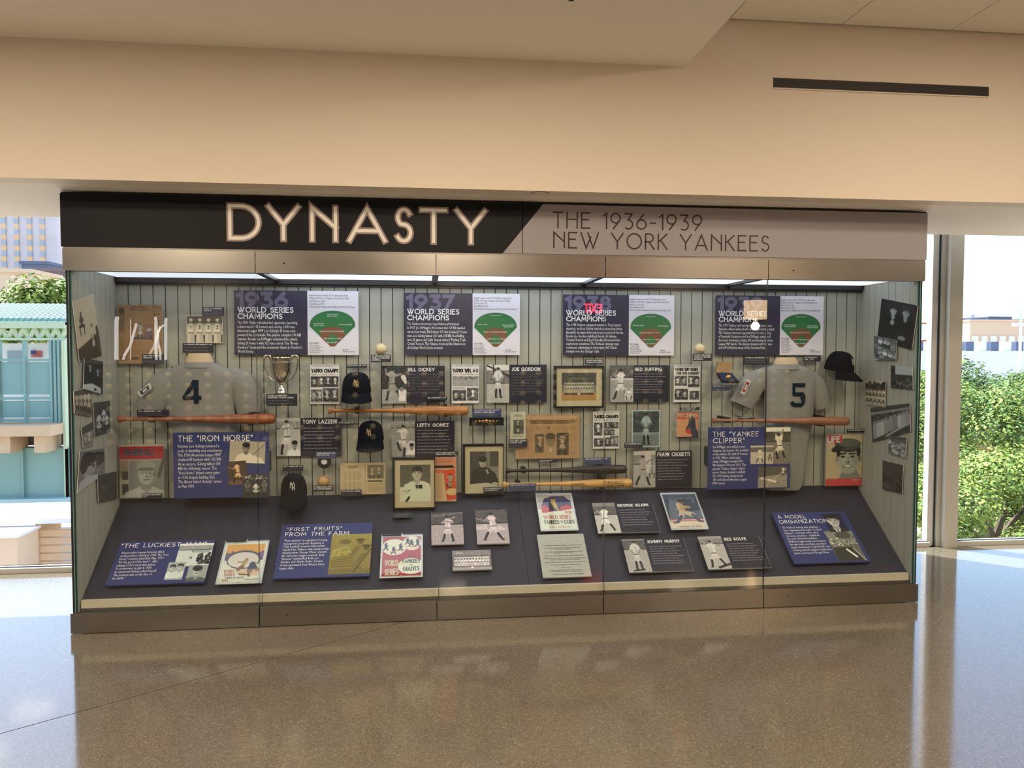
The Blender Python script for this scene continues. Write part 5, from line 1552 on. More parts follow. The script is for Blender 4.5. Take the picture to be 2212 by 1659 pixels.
    def rzat(x, yv):
        best = min(range(n), key=lambda i: abs(L(rows[i][1], rows[i][0])[1] - yv))
        l_, r_ = L(rows[best][1], rows[best][0])[0], L(rows[best][2], rows[best][0])[0]
        c, rx = (l_ + r_) / 2, (r_ - l_) / 2
        d = min(.055, rx * .4)
        return d * math.sqrt(max(0, 1 - ((x - c) / rx) ** 2))
    for qd in quads:
        pts = []
        for fx, fy in qd:
            x, yv = a[0] + (b[0] - a[0]) * fx, a[1] + (b[1] - a[1]) * fy
            pts.append((x, yv, rzat(x, yv) + .006))
        if len(pts) > 2:
            # orient towards the viewer
            n_ = (Vector(pts[1]) - Vector(pts[0])).cross(Vector(pts[2]) - Vector(pts[0]))
            mb.poly(pts if n_.z > 0 else list(reversed(pts)))
    mb.build('number', 'felt_navy', root)['label'] = 'dark felt numeral'
    if patch:
        pts, col = patch
        lp = [L(*p) for p in pts]
        cz = .062
        MB().poly([(p[0], p[1], cz) for p in lp]).build('sleeve_patch', 'patch_white', root)
        c = [sum(p[i] for p in lp) / 4 for i in (0, 1)]
        MB().poly([(c[0] + (p[0] - c[0]) * .7, c[1] + (p[1] - c[1]) * .7, cz + .001) for p in lp]).build('patch_print', col, root)
        MB().poly([(c[0] + (p[0] - c[0]) * .35, c[1] + (p[1] - c[1]) * .35, cz + .002) for p in lp]).build('patch_print', 'patch_white', root)
    dp = YW - y
    MB().box(-.05, .05, base[1] * 0 + .2, .32, -dp, -.02).build('hanger_mount', 'mount_dark', root)
    return root
jersey('grey flannel jersey with a large dark number 4 and a cream neck form', .548,
       [(784, 398, 465), (790, 384, 478), (799, 366, 503), (812, 352, 522), (830, 353, 514), (850, 355, 508), (880, 358, 508), (915, 362, 512), (950, 366, 514), (1000, 368, 516), (1040, 372, 512)],
       (401, 763, 461, 783), [[(384, 808, 20), (352, 832, 29), (334, 858, 31), (322, 884, 29)], [(492, 808, 20), (522, 828, 29), (534, 858, 29), (538, 890, 26)]],
       '4', (401, 820, 440.5, 871), ([(305, 846), (331, 826), (336, 838), (312, 857)], 'gasket'))
jersey('grey flannel jersey with a large dark number 5 at the right of the case', .548,
       [(788, 1668, 1727), (794, 1656, 1742), (803, 1648, 1756), (815, 1648, 1762), (840, 1650, 1762), (870, 1650, 1761), (910, 1650, 1756), (960, 1648, 1746), (1005, 1646, 1741), (1045, 1645, 1738), (1058, 1655, 1728)],
       (1671, 772, 1724, 788), [[(1660, 808, 18), (1630, 826, 29), (1614, 850, 30), (1604, 874, 28)], [(1748, 812, 16), (1765, 832, 21), (1774, 856, 21), (1779, 880, 19)]],
       '5', (1698, 827, 1731.6, 878), ([(1591, 848), (1605, 817), (1614, 823), (1600, 852)], 'patch_red'))

# ------------------------------------------------------------------ bats
def bat(label, xk, xb, yk, yb, y, mat, thick=21, tape=None, brackets=(.22, .85), text=None, flipknob=False, mirror=1):
    F = WALL(y)
    a, b = F.hit(xk, yk), F.hit(xb, yb)
    L_ = math.hypot(b[0] - a[0], b[1] - a[1])
    r = thick / 2 / 343.0 * (y + 4.25) / 4.85
    ang = math.atan2(b[1] - a[1], b[0] - a[0])
    root = thing('baseball_bat', label, 'bat', F.mat(a[0], a[1]) @ Matrix.Rotation(ang, 4, 'Z'), 'wooden bats')
    prof = [(.001, 0), (r * .6, .002), (r * .68, .008), (r * .66, .016), (r * .42, .026), (r * .37, .05), (r * .37, L_ * .28), (r * .45, L_ * .42), (r * .66, L_ * .56), (r * .88, L_ * .70), (r, L_ * .84), (r, L_ * .965), (r * .9, L_ * .985), (r * .55, L_ * .998), (.001, L_)]
    MB().lathe(prof, 24, 'x').build('bat_body', mat, root, True)
    if tape:
        MB().lathe([(r * .40, L_ * tape[0]), (r * .40, L_ * tape[1])], 20, 'x').build('grip_tape', tape[2], root, True)
    for f in brackets:
        x = L_ * f
        rr = r * (.4 if f < .4 else 1.0)
        br = MB().box(x - .012, x + .012, -rr - .006, rr + .006, -(YW - y), -rr - .001)
        br.build('bracket', 'black', root)
        for sg in (-1, 1):
            MB().box(x - .012, x + .012, sg * (rr + .003) - .003, sg * (rr + .003) + .003, -rr, rr * .3).build('bracket_prong', 'black', root)
    if text:
        for tx, f0, f1, v0, v1 in text:
            mb = letters(MB(), tx, L_ * f0, L_ * f1, r * v0, r * v1, .16, 0, .26)
            mb.v = [(p[0], p[1], math.sqrt(max(0, (r * (1.005 if f0 > .7 else .96)) ** 2 - p[1] ** 2)) + .0012) for p in mb.v]
            mb.build('lettering', 'ink_black', root)
    return root
bat('red brown bat lying across the jersey numbered 4', 254.6, 595.4, 905.5, 905, .45, 'wood_red', 22, None, (.2, .84))
bat('amber wooden bat above the panel of the winding pitcher', 708.6, 1012.5, 887, 887, .53, 'wood_amber', 21, None, (.2, .83))
bat('dull brown bat lying across the jersey numbered 5', 1538, 1835, 908, 910, .45, 'wood_dull', 20, None, (.12, .8))
bat('almost black bat above the pale bat', 1092, 1353.7, 1017, 1013.5, .54, 'wood_dark', 20, None, (.15, .78))
bat('pale wooden bat with dark lettering, lowest of the bats', 1086, 1365.5, 1047, 1043, .53, 'wood_pale', 20, None, (.12, .76), [('CROSETTI', .78, .93, .2, .62), ('YANKEES', .80, .92, -.12, .16), ('1932-1968', .79, .93, -.62, -.22), ('POWERIZED', .52, .62, -.1, .2)])

# ------------------------------------------------------------------ caps
def nylogo(mb, x, y, h, f):
    for st in ([(-.42, -.3), (-.42, .42), (.42, -.42), (.42, .3)], [(-.3, .5), (0, .05), (.3, .5)], [(0, .05), (0, -.52)], [(-.5, -.3), (-.3, -.3)], [(.3, .3), (.52, .3)]):
        pts = [(x + a * h * .8, y + b * h) for a, b in st]
        ribbon(mb, pts, h * .11, 0)
    mb.v = [(p[0], p[1], f(p[0], p[1])) for p in mb.v]
    return mb
def cap(label, q, y, turn, tilt, thread, drop=0.0, tall=1.0, backing=True):
    """q: px left, top, right, bottom of the whole cap"""
    x0, y0, x1, y1 = q
    F = WALL(y)
    a, b = F.hit(x0, y1), F.hit(x1, y0)
    w, h = b[0] - a[0], b[1] - a[1]
    root = thing('wool_hat', label, 'hat', F.mat((a[0] + b[0]) / 2, a[1]), 'dark wool caps')
    R = Matrix.Translation((0, h * .30, -.02)) @ Matrix.Rotation(turn, 4, 'Y') @ Matrix.Rotation(tilt, 4, 'X')
    rx = w * .46 if abs(turn) < .3 else w * .40
    rz = rx * 1.12
    rh = h * .68 * tall
    def P(u, v):                              # u around, v from rim to top; local z is the front
        k = math.cos(v * math.pi / 2) ** .52
        fl = 1.0 + .05 * math.sin(6 * u)
        return R @ Vector((rx * k * math.cos(u), rh * math.sin(v * math.pi / 2) ** .95, rz * k * math.sin(u) * (1 - .12 * v)))
    rings = [[tuple(P(2 * math.pi * j / 36, v)) for j in range(36)] for v in [i / 12 * .985 for i in range(13)]]
    for r_ in rings: r_.reverse()
    MB().rings(rings, True).build('crown', 'wool_black', root, True)
    t = P(0, 1)
    MB().lathe([(.001, .006), (.006, .004), (.007, 0), (.007, -.004)], 10, 'y', (t.x, t.y, t.z)).build('button', 'wool_black', root, True)
    # visor: curved tongue at the front
    top, bot = [], []
    for i in range(9):
        f = i / 8
        row, row2 = [], []
        for j in range(15):
            g = -1 + 2 * j / 14
            ang = math.pi / 2 - g * 1.35
            x_in, z_in = rx * math.cos(ang), rz * math.sin(ang)
            reach = .070 * math.sqrt(max(0, 1 - g * g * .98))
            x = x_in * (1 + .10 * f)
            z = z_in + reach * f
            yv = .006 - f * .046 - g * g * .008 * min(1, f * 1.5) + drop * f
            x, z = (x * .97, z * .97) if i == 0 else (x, z)
            row.append(tuple(R @ Vector((x, yv, z)))); row2.append(tuple(R @ Vector((x, yv - .004, z))))
        top.append(row); bot.append(row2)
    mb = MB()
    mb.rings(top, False, False); mb.rings([list(reversed(r)) for r in bot], False, False)
    mb.rings([top[-1], bot[-1]], False, False)
    mb.build('visor', 'wool_black', root, True)
    # panel seams
    for k in range(6):
        u = math.pi / 2 + (k + .5) * math.pi / 3
        MB().tube([P(u, v) * 1.0 for v in [i / 10 * .97 for i in range(11)]], .0012, 5, False).build('seam', 'wool_black', root)
    # monogram on the front
    def fz(x, y_):
        v = min(.95, max(.02, y_))
        return 0
    lg = MB()
    for st in ([(-.42, -.3), (-.42, .42), (.42, -.42), (.42, .3)], [(-.32, .5), (0, .05), (.32, .5)], [(0, .05), (0, -.52)]):
        ribbon(lg, [(p[0] * .8, p[1]) for p in [(st[i][0] + (st[i + 1][0] - st[i][0]) * k / 4, st[i][1] + (st[i + 1][1] - st[i][1]) * k / 4) for i in range(len(st) - 1) for k in range(5)]], .12, 0)
    out = []
    hh = rh * .30
    for p in lg.v:
        u = math.pi / 2 - p[0] * hh / rx
        v = .36 + p[1] * hh / rh * .9
        c = P(u, v); c2 = R @ Vector((0, rh * .3, 0))
        out.append(tuple(c + (c - c2).normalized() * .0025))
    lg.v = out
    lg.build('monogram', thread, root)
    MB().lathe([(.02, -(YW - y)), (.02, -.03)], 10, 'z', (0, h * .45, 0)).build('peg', 'black', root)
    return root
cap('black wool hat with a gold monogram beside the front page next to the trophy', (736, 803, 803, 866), .53, 0.06, .12, 'thread_gold')
cap('black wool hat with a dim monogram beside the panel of the winding pitcher', (770, 909, 831, 968), .53, -.08, .12, 'thread_gold')
cap('black wool hat with a pale monogram, lowest of the hats', (603.5, 1023, 664, 1090), .47, .05, .05, 'thread_white', -.01, 1.0)
cap('dark hat turned to the right above the jersey numbered 5', (1782, 758, 1849, 819), .50, .62, .16, 'thread_white')

# ------------------------------------------------------------------ balls, watch, trophy, small treasures
def ball(label, px, py, rpx, y, mat):
    F = WALL(y)
    c = F.hit(px, py)
    r = .0366
    root = thing('autographed_baseball', label, 'baseball', F.mat(c[0], c[1] - r), 'single autographed balls')
    me = ballmesh_('cover', r)
    o = link('cover', me, mat, root, True)
    o.location = (0, r, 0)
    rot = Matrix.Rotation(.5, 3, 'X') @ Matrix.Rotation(random.uniform(0, 6), 3, 'Y')
    pts = [rot @ p + Vector((0, r, 0)) for p in seam_pts_(r * 1.003)]
    MB().tube(pts, .0011, 5, False).build('seam', 'stitch', root)
    MB().box(-.022, .022, -.006, 0, -(YW - y), .02).build('support', 'acrylic', root)
    return root
def ballmesh_(name, r, seg=28, rings=18):
    mb = MB().lathe([(max(.0004, r * math.sin(math.pi * i / rings)), -r * math.cos(math.pi * i / rings)) for i in range(rings + 1)], seg)
    me = bpy.data.meshes.new(name); me.from_pydata(mb.v, [], mb.f); return me
def seam_pts_(r, n=60):
    out = []
    for i in range(n + 1):
        t = 2 * math.pi * i / n
        v = Vector((.75 * math.cos(t) + .25 * math.cos(3 * t), .75 * math.sin(t) - .25 * math.sin(3 * t), .866 * math.sin(2 * t)))
        out.append(v.normalized() * r)
    return out
ball('cream autographed ball on a plate right of the 1936 season panel', 823, 754.5, 12, .53, 'leather')
ball('cream autographed ball on a plate left of the 1939 season panel', 1511, 754, 11.3, .53, 'leather')
ball('tan aged ball below the pocket watch', 699, 1040, 12, .53, 'leather_tan')

F = WALL(.52)
c = F.hit(700.6, 1012)
pw = thing('pocket_watch', 'silver pocket watch on a round black stand', 'watch', F.mat(c[0], c[1]), None)
MB().lathe([(.041, -.012), (.041, -.002), (.038, 0)], 32, 'z', (0, .040, 0)).build('stand_disc', 'black', pw, True)
MB().lathe([(.0205, .001), (.0215, .004), (.018, .008), (.001, .0095)], 28, 'z', (0, .040, 0), .86).build('watch_case', 'silver', pw, True)
MB().lathe([(.0165, .0085), (.0165, .0098)], 28, 'z', (0, .040, 0), .86).build('dial', 'white_gloss', pw, True)
MB().tube([(0, .057, .004), (0, .064, .004)], .003, 8).build('crown', 'silver', pw, True)
MB().box(-.012, .012, .02, .045, -.10, -.012).build('mount', 'mount_dark', pw)

F = WALL(.50)
tb_, tt_ = F.hit(608, 851), F.hit(608, 768)
tr = thing('trophy_cup', 'silver loving cup with two tall handles below the 1936 season panel', 'trophy', F.mat(tb_[0], tb_[1]))
TH = tt_[1] - tb_[1]
k = TH / 83.0
def ty(py): return (851 - py) * k
MB().lathe([(14.5 * k, 0), (14.5 * k, 1.5 * k), (12 * k, 3 * k), (9.5 * k, 8 * k), (8 * k, 13 * k), (3.6 * k, 16 * k), (3.2 * k, 19 * k), (5 * k, 20.5 * k), (3 * k, 22 * k)], 32, 'y').build('foot', 'silver', tr, True)
MB().lathe([(2.8 * k, 21 * k), (8 * k, 25 * k), (15 * k, 33 * k), (20 * k, 43 * k), (22.5 * k, 55 * k), (23.5 * k, 70 * k), (25.5 * k, 78 * k), (25 * k, 79.5 * k), (22 * k, 79 * k), (20.5 * k, 70 * k), (18 * k, 46 * k), (4 * k, 30 * k), (.1 * k, 29 * k)], 40, 'y').build('bowl', 'silver', tr, True)
MB().lathe([(23.9 * k, 68 * k), (24.9 * k, 69 * k), (23.9 * k, 70 * k)], 40, 'y').build('rim_band', 'silver', tr, True)
for sg in (-1, 1):
    pts = [(sg * 9 * k, 24 * k, 0), (sg * 20 * k, 31 * k, 0), (sg * 29 * k, 42 * k, 0), (sg * 34 * k, 57 * k, 0), (sg * 35.5 * k, 72 * k, 0), (sg * 35 * k, 81 * k, 0), (sg * 31 * k, 83 * k, 0), (sg * 22.5 * k, 82.5 * k, 0), (sg * 22 * k, 74 * k, 0)]
    MB().tube(pts, [1.4 * k, 1.5 * k, 1.6 * k, 1.7 * k, 1.8 * k, 2 * k, 2.2 * k, 2.2 * k, 1.6 * k], 10).build('handle', 'silver', tr, True)
MB().box(-.05, .05, -.006, 0, -.12, .05).build('shelf', 'acrylic', tr)

F = WALL(.52)
a, b = F.hit(1013.6, 919.5), F.hit(1088, 902)
br_ = thing('bracelet_box', 'gold bracelet of linked medallions in a flat black box', 'bracelet', F.mat((a[0] + b[0]) / 2, a[1]))
w, h = b[0] - a[0], b[1] - a[1]
MB().box(-w / 2, w / 2, 0, h, -.02, 0).build('box', 'black', br_)
for bx in ((-w / 2, w / 2, 0, .004), (-w / 2, w / 2, h - .004, h), (-w / 2, -w / 2 + .004, 0, h), (w / 2 - .004, w / 2, 0, h)):
    MB().box(bx[0], bx[1], bx[2], bx[3], 0, .006).build('rim', 'frame_black', br_)
for i, (f, r) in enumerate(((-.30, .006), (-.2, .0068), (-.1, .0075), (0, .011), (.1, .0075), (.2, .0068), (.3, .006))):
    MB().lathe([(r, .0005), (r, .003), (r * .6, .005), (.0005, .0055)], 14, 'z', (w * f, h * .55, 0)).build('medallion', 'gold', br_, True)
MB().tube([(-w * .4, h * .57, .002), (-w * .2, h * .55, .002), (w * .2, h * .55, .002), (w * .4, h * .53, .002)], .0015, 6).build('chain', 'gold', br_)
MB().box(-.02, .02, h * .2, h * .8, -.10, -.02).build('mount', 'mount_dark', br_)

F = WALL(.50)
b = F.hit(1571, 827)
mb_ = thing('medal_box', 'open medal box with a tan lid and a gold medal on navy velvet', 'medal box', F.mat(b[0], b[1]))
kk = 1 / 336.0
def q3(px, py): 
    u, v = F.hit(px, py)
    return u - b[0], v - b[1]
tray = [q3(1553, 826), q3(1590, 826), q3(1584, 806), q3(1551, 805)]
MB().rings([[(tray[0][0], 0, .05), (tray[1][0], 0, .05), (tray[1][0], .012, .05), (tray[0][0], .012, .05)], [(tray[3][0], tray[3][1] - .012, -.03), (tray[2][0], tray[2][1] - .012, -.03), (tray[2][0], tray[2][1], -.03), (tray[3][0], tray[3][1], -.03)]]).build('tray', 'frame_black', mb_)
MB().poly([(tray[0][0] + .006, .0165, .045), (tray[1][0] - .006, .0165, .045), (tray[2][0] - .006, tray[2][1] + .002, -.024), (tray[3][0] + .006, tray[3][1] + .002, -.024)]).build('velvet', 'tray_navy', mb_)
lid = [q3(1551, 805), q3(1584, 805), q3(1589, 782), q3(1557, 781)]
MB().rings([[(lid[0][0], lid[0][1], -.03), (lid[1][0], lid[1][1], -.03), (lid[1][0], lid[1][1], -.045), (lid[0][0], lid[0][1], -.045)], [(lid[3][0], lid[3][1], -.05), (lid[2][0], lid[2][1], -.05), (lid[2][0], lid[2][1], -.065), (lid[3][0], lid[3][1], -.065)]]).build('lid', 'lid_tan', mb_)
m = q3(1571, 817)
MB().lathe([(.017, 0), (.018, .004), (.014, .007), (.001, .008)], 24, 'z', (m[0], m[1] + .004, .02)).build('medal', 'gold', mb_, True)
MB().lathe([(.006, 0), (.006, .003), (.003, .003), (.003, 0)], 14, 'z', (m[0] - .002, m[1] + .026, .016)).build('medal_loop', 'gold', mb_, True)
MB().box(-.02, .02, -.004, .004, -.12, .03).build('shelf', 'acrylic', mb_)

# caption plates of the wall
caption((438, 663, 484, 683), 'navy caption plate above the photograph of four backs', ['THE 1937 YANKEES', 'INFIELD'], 'navy', .584)
caption((394.5, 741, 461.3, 762), 'wide navy caption plate right above the neck of jersey number 4', ['LOU GEHRIG UNIFORM JERSEY, 1937'], 'tag_dark', .584)
caption((307, 765, 353.6, 785.7), 'caption plate on the lower corner of the browned advertisement page', ['NEW YORK SUNDAY', 'AMERICAN'], 'tag_dark', .560)
caption((295.7, 885.7, 365, 900), 'caption plate above the red brown bat', ['LOU GEHRIG BAT, 1934'], 'navy_dark', .44)
caption((575, 851, 642, 877), 'large caption plate under the silver cup', ['SILVER LOVING CUP', 'PRESENTED TO LOU GEHRIG'], 'tag_dark', .44)
caption((800.9, 766, 844.4, 782.6), 'caption plate under the ball right of the 1936 season panel', ['1936 NEW YORK YANKEES', 'TEAM-AUTOGRAPHED', 'BASEBALL'], 'tag_dark', .48, 0)
caption((749, 787.3, 792.6, 795), 'narrow caption plate above the gold monogrammed cap', ['BILL DICKEY CAP, 1936'], 'tag_dark', .58, 0)
caption((922, 857, 965.4, 865), 'narrow caption plate at the foot of the panel beside the amber bat', ['BILL DICKEY BAT, 1938'], 'tag_dark', .574, 0)
caption((729, 911, 776, 918), 'narrow caption plate left of the dim monogrammed cap', ['TONY LAZZERI CAP, 1936'], 'tag_dark', .578, 0)
caption((610.5, 1005, 655, 1017.5), 'caption plate above the lowest cap', ['LEFTY GOMEZ CAP, 1937'], 'tag_dark', .57, 0)
caption((681.8, 976, 726.4, 991), 'blue caption plate above the pocket watch', ["TOMMY HENRICH'S POCKET", 'WATCH, 1938'], 'blue_tag', .50, 1)
caption((674.5, 1049, 720, 1061), 'caption plate under the tan aged ball', ['1937 AMERICAN ALL-STARS', 'AUTOGRAPHED BASEBALL'], 'tag_dark', .47, 0)
caption((736.8, 1058, 781, 1072), 'caption plate on the lower corner of the scorecard', ['1936 WORLD SERIES'], 'tag_dark', .55, 2)
caption((938.5, 976, 989.7, 984), 'narrow caption plate above the cereal box panel', ['LEFTY GOMEZ WHEATIES', 'CEREAL BOX PANEL, 1937'], 'tag_dark', .55, 0)
caption((1022, 883, 1083, 901.6), 'blue caption plate above the bracelet box', ["BRACELET OF JOE McCARTHY'S", 'WORLD SERIES RINGS'], 'blue_tag', .54, 2)
caption((1264, 776, 1303.4, 787), 'caption plate above the framed team photograph', ['1938 NEW YORK YANKEES', 'TEAM PHOTOGRAPH'], 'tag_dark', .56, 0)
caption((1098.7, 949, 1139, 967), 'caption plate under the small cream clipping', ['DAILY NEWS CLIPPING', 'AUGUST 1937'], 'tag_dark', .556, 1)
caption((1163, 993, 1203, 999.4), 'narrow caption plate under the yellowed newspaper', ['THE SPORTING NEWS', 'JUNE 10, 1937'], 'tag_dark', .57, 0)
caption((1262, 988.6, 1319.7, 1004.6), 'blue caption plate above the almost black bat', ['RED ROLFE BAT, 1938'], 'blue_tag', .56, 2)
caption((1099.4, 1045, 1157.5, 1061), 'blue caption plate in front of the pale bat', ['FRANK CROSETTI FUNGO BAT, C. 1950s'], 'blue_tag', .46, 2)
caption((1349, 956, 1387.8, 967.6), 'caption plate on the corner of the clear framed photograph', ['AUTOGRAPHED PHOTO'], 'tag_dark', .55, 1)
caption((1469.8, 879.5, 1511, 886), 'narrow caption plate above the orange booklet', ['RED RUFFING BOOKLET', 'ON PITCHING, 1937'], 'tag_dark', .57, 0)
caption((1497, 764, 1537.3, 780), 'caption plate under the ball left of the 1939 season panel', ['1939 NEW YORK YANKEES', 'TEAM-AUTOGRAPHED', 'BASEBALL'], 'tag_dark', .48, 0)
caption((1538.5, 831.5, 1580.8, 844.4), 'blue caption plate under the open medal box', ['1939 WORLD SERIES MEDAL'], 'blue_tag', .50, 1)
caption((1606.7, 770, 1662, 787.5), 'caption plate left of the neck of jersey number 5', ['JOE DIMAGGIO UNIFORM JERSEY, 1938'], 'tag_dark', .565, 2)
caption((1734.4, 770, 1773, 781), 'caption plate left of the cap turned to the right', ['JOE DIMAGGIO', 'CAP, 1939'], 'tag_dark', .565, 0)
caption((1594, 900.5, 1630, 904.5), 'thin caption strip above the dull brown bat', ['JOE DIMAGGIO BAT, 1939'], 'tag_dark', .44, 0)
caption((1830, 927, 1869, 934.7), 'dark caption strip on top of the portrait magazine', ['LIFE MAGAZINE, 1939'], 'tag_dark', .54, 0)
caption((306, 1066, 350, 1075), 'caption plate at the foot of the red banded magazine', ['BASEBALL MAGAZINE', '1939'], 'tag_dark', .53, 0)
caption((1044.6, 1052.7, 1086, 1064.5), 'caption plate on the corner of the framed man in dark jacket', ['AUTOGRAPHED PHOTO', 'JOE McCARTHY'], 'tag_dark', .54, 0)

# ------------------------------------------------------------------ things on the sloping deck
def deck_item(name, label, cat, q, board, n=.030, t=.008, group=None, bn='board'):
    return Item(name, label, cat, DECK, q, n, group, n, t, board, bn)
def lerp(q, f, g):
    """point inside the px quad tl,tr,br,bl"""
    a = [q[0][i] + (q[1][i] - q[0][i]) * f for i in (0, 1)]
    b = [q[3][i] + (q[2][i] - q[3][i]) * f for i in (0, 1)]
    return a[0] + (b[0] - a[0]) * g, a[1] + (b[1] - a[1]) * g
class Box01:
    """lets headings and text be set in shares of the item: x 0..1 right, y 0..1 down"""
    def __init__(s, it): s.it, s.root = it, it.root
    def L(s, x, y): return (-s.it.w / 2 + x * s.it.w, s.it.h * (1 - y))
def dprint(it, kind, f0, g0, f1, g1, npx, z=.001, nm='photo_print', tilt=0):
    w, h = it.w, it.h
    return printrect(it, kind, -w / 2 + w * f0, -w / 2 + w * f1, h * (1 - g1), h * (1 - g0), npx * (f1 - f0), npx * (g1 - g0) * h / w, z, nm, None, tilt)

def deck_player(q, kind, name, nl, label, xs=.37, hw=.95):
    it = deck_item('player_panel', label, 'panel', q, 'navy_dark', .034, .008, 'player panels')
    dprint(it, kind, 0, 0, xs, 1, 150)
    B = Box01(it)
    heading(B, [(name, xs + .04, hw, .06, .15)], 'ink_white', .17)
    greek(B, nl, (xs + .05, .22, .95, .8), 'ink_dim')
    e = .0015
    mb = MB().box(-it.w / 2 - e, it.w / 2 + e, -e, 0, -.008, .0006); mb.box(it.w / 2, it.w / 2 + e, 0, it.h, -.008, .0006)
    mb.build('edge_trim', 'ink_grey', it.root)
    return it
deck_player([(1277.4, 1086.3), (1409, 1084.7), (1426.6, 1149), (1292.6, 1151.7)], 'selkirk', 'GEORGE SELKIRK', 7, 'player panel on the deck left of the tall programme with a batter', .37, .93)
deck_player([(1341.8, 1164.6), (1475, 1161.8), (1498.6, 1233), (1358.8, 1236)], 'murphy', 'JOHNNY MURPHY', 8, 'player panel low on the deck with a standing player, right of the grey rules card', .36, .93)
deck_player([(1505.7, 1159), (1638.5, 1156.8), (1665.5, 1225.7), (1530.4, 1230)], 'rolfe', 'RED ROLFE', 8, 'player panel low on the deck with a throwing player, left of the blue story panel', .38, .78)

def deck_story(q, rows, txt, box, label, prints, mat='blue', fit=None):
    it = deck_item('story_panel', label, 'panel', q, mat, .034, .012, 'blue story panels')
    B = Box01(it)
    heading(B, rows, 'ink_white', .12, .0034)
    body(B, txt, box, 'ink_white', .0034)
    for kind, (f0, g0, f1, g1), tl, z in prints:
        dprint(it, kind, f0, g0, f1, g1, 230, .001 + .0006 * z, tilt=tl)
    return it
deck_story([(608, 1133), (805.6, 1129), (798.6, 1243), (591.7, 1251)], [('"FIRST FRUITS"', .06, .66, .07, .14), ('FROM THE FARM', .05, .745, .165, .24)],
    ['"Farm systems" are pipelines of young,', 'homegrown prospects. Beginning in', "1932, baseball's premier farm system", 'supplied the Yankees with championship-', 'winning talent. George Weiss oversaw', 'this vast minor league network. Early', '"harvests" yielded Red Rolfe, Joe', 'Gordon, and Charlie Keller. Dozens', "of stars graduated from Weiss's minor", 'league clubs.'], (.05, .30, .55, .86), 'blue story panel with a brown picture of fruit baskets, on the deck',
    [('farm', (.56, .22, 1.0, .96), 0, 0)])
deck_story([(261, 1171.6), (463, 1165.8), (443, 1258.6), (227, 1264.5)], [('"THE LUCKIEST MAN"', .02, .92, .05, .15)],
    ['Amyotrophic Lateral Sclerosis (ALS)', 'weakened Lou Gehrig in 1938. The "Iron', 'Horse" benched himself in May, 1939 -', '"for the good of the team" - after', 'playing 2,130 consecutive games.', 'In ceremonies on July 4, 1939,', 'an emotional Gehrig called himself', '"the luckiest man on the face of', 'the Earth."'], (.05, .24, .55, .88), 'blue story panel at the left end of the deck with three pale photographs',
    [('lucky_a', (.64, .08, 1.0, .62), 0, 0), ('lucky_b', (.58, .52, .76, .92), 0, 1), ('lucky_c', (.80, .60, 1.0, .97), 0, 2)])
deck_story([(1668, 1108), (1826, 1104.5), (1880, 1213), (1715, 1218)], [('A MODEL', .05, .43, .06, .13), ('ORGANIZATION', .04, .70, .155, .23)],
    ["The Yankees' winning ways stemmed", 'from organizational strength. Col. Jacob', 'Ruppert - a visionary owner, and a', 'ferocious competitor - established', "the team's financial foundation.", 'Ed Barrow aggressively pursued talent', 'through trades, purchases, and minor', "league development. Paul Krichell's vast", 'scouting network supplied a fertile farm', 'system, overseen by George Weiss.'], (.05, .29, .56, .84), 'blue story panel with a dark suited man at the right of the deck',
    [('model_man', (.66, .05, .92, .42), 0, 1), ('model_crowd', (.58, .40, .95, .98), 0, 0)])
rc = deck_item('rules_card', 'pale grey card with ten printed rules at the middle of the deck', 'card', [(1159.8, 1155), (1259, 1152.8), (1279, 1244.5), (1173, 1248)], 'grey_card', .030, .010)
B = Box01(rc)
heading(B, [("JOE McCARTHY'S", .16, .86, .035, .085), ('TEN COMMANDMENTS', .06, .96, .10, .15), ('OF BASEBALL', .22, .78, .165, .215)], 'ink_silver', .13, .0014, 'heading')
body(B, ['1. Nobody ever became a ballplayer by walking after a ball.', '', '2. You will never become a .300 hitter unless you take', 'the bat off your shoulder.', '', '3. An outfielder who throws back of a runner is locking the', 'barn after the horse is stolen.', '', '4. Keep your head up and you may not have to keep it down.', '', '5. When you start to slide, S-L-I-D-E. He who changes his mind', 'may have to change a good leg for a bad one.', '', '6. Do not alibi on bad hops. Anybody can field the good ones.', '', '7. Always run them out. You never can tell.', '', '8. Do not quit.', '', '9. Do not find too much fault with the umpires.', 'You cannot expect them to be as perfect as you are.', '', "10. A pitcher who hasn't control hasn't anything."], (.07, .26, .95, .955), 'ink_black', .0014, 'rules_text', 'CENTER', True)

def programme(q, kind, label, inset=.07, n=.036):
    it = deck_item('series_programme', label, 'programme', q, 'white_gloss', n, .003, 'series programmes in clear holders')
    w, h = it.w, it.h
    a = inset * w
    dprint(it, kind, inset * .6, inset * .7, 1 - inset * .6, 1 - inset * .5, 105, .0012, 'cover_print')
    for bx in ((-w / 2, w / 2, 0, .006), (-w / 2, w / 2, h - .006, h), (-w / 2, -w / 2 + .006, .006, h - .006), (w / 2 - .006, w / 2, .006, h - .006)):
        MB().box(bx[0], bx[1], bx[2], bx[3], -.012, .010).build('holder_rim', 'acrylic', it.root)
    MB().box(-w / 2 + .006, w / 2 - .006, .006, h - .006, .006, .009).build('holder_front', 'acrylic', it.root)
    for x, y in ((0, .003), (0, h - .003), (-w / 2 + .003, h / 2), (w / 2 - .003, h / 2)):
        MB().lathe([(.0035, .010), (.0035, .012)], 10, 'z', (x, y, 0)).build('screw', 'silver', it.root)
    return it
p36 = programme([(485.6, 1169), (582, 1168), (565.5, 1260), (466.8, 1262)], 'ws36', 'programme with an orange sky over purple skyline and players')
B = Box01(p36)
heading(B, [('WORLD', .12, .36, .68, .745), ('SERIES', .14, .38, .76, .825), ('1936', .12, .26, .90, .95)], 'ink_red', .14, .002, 'title')
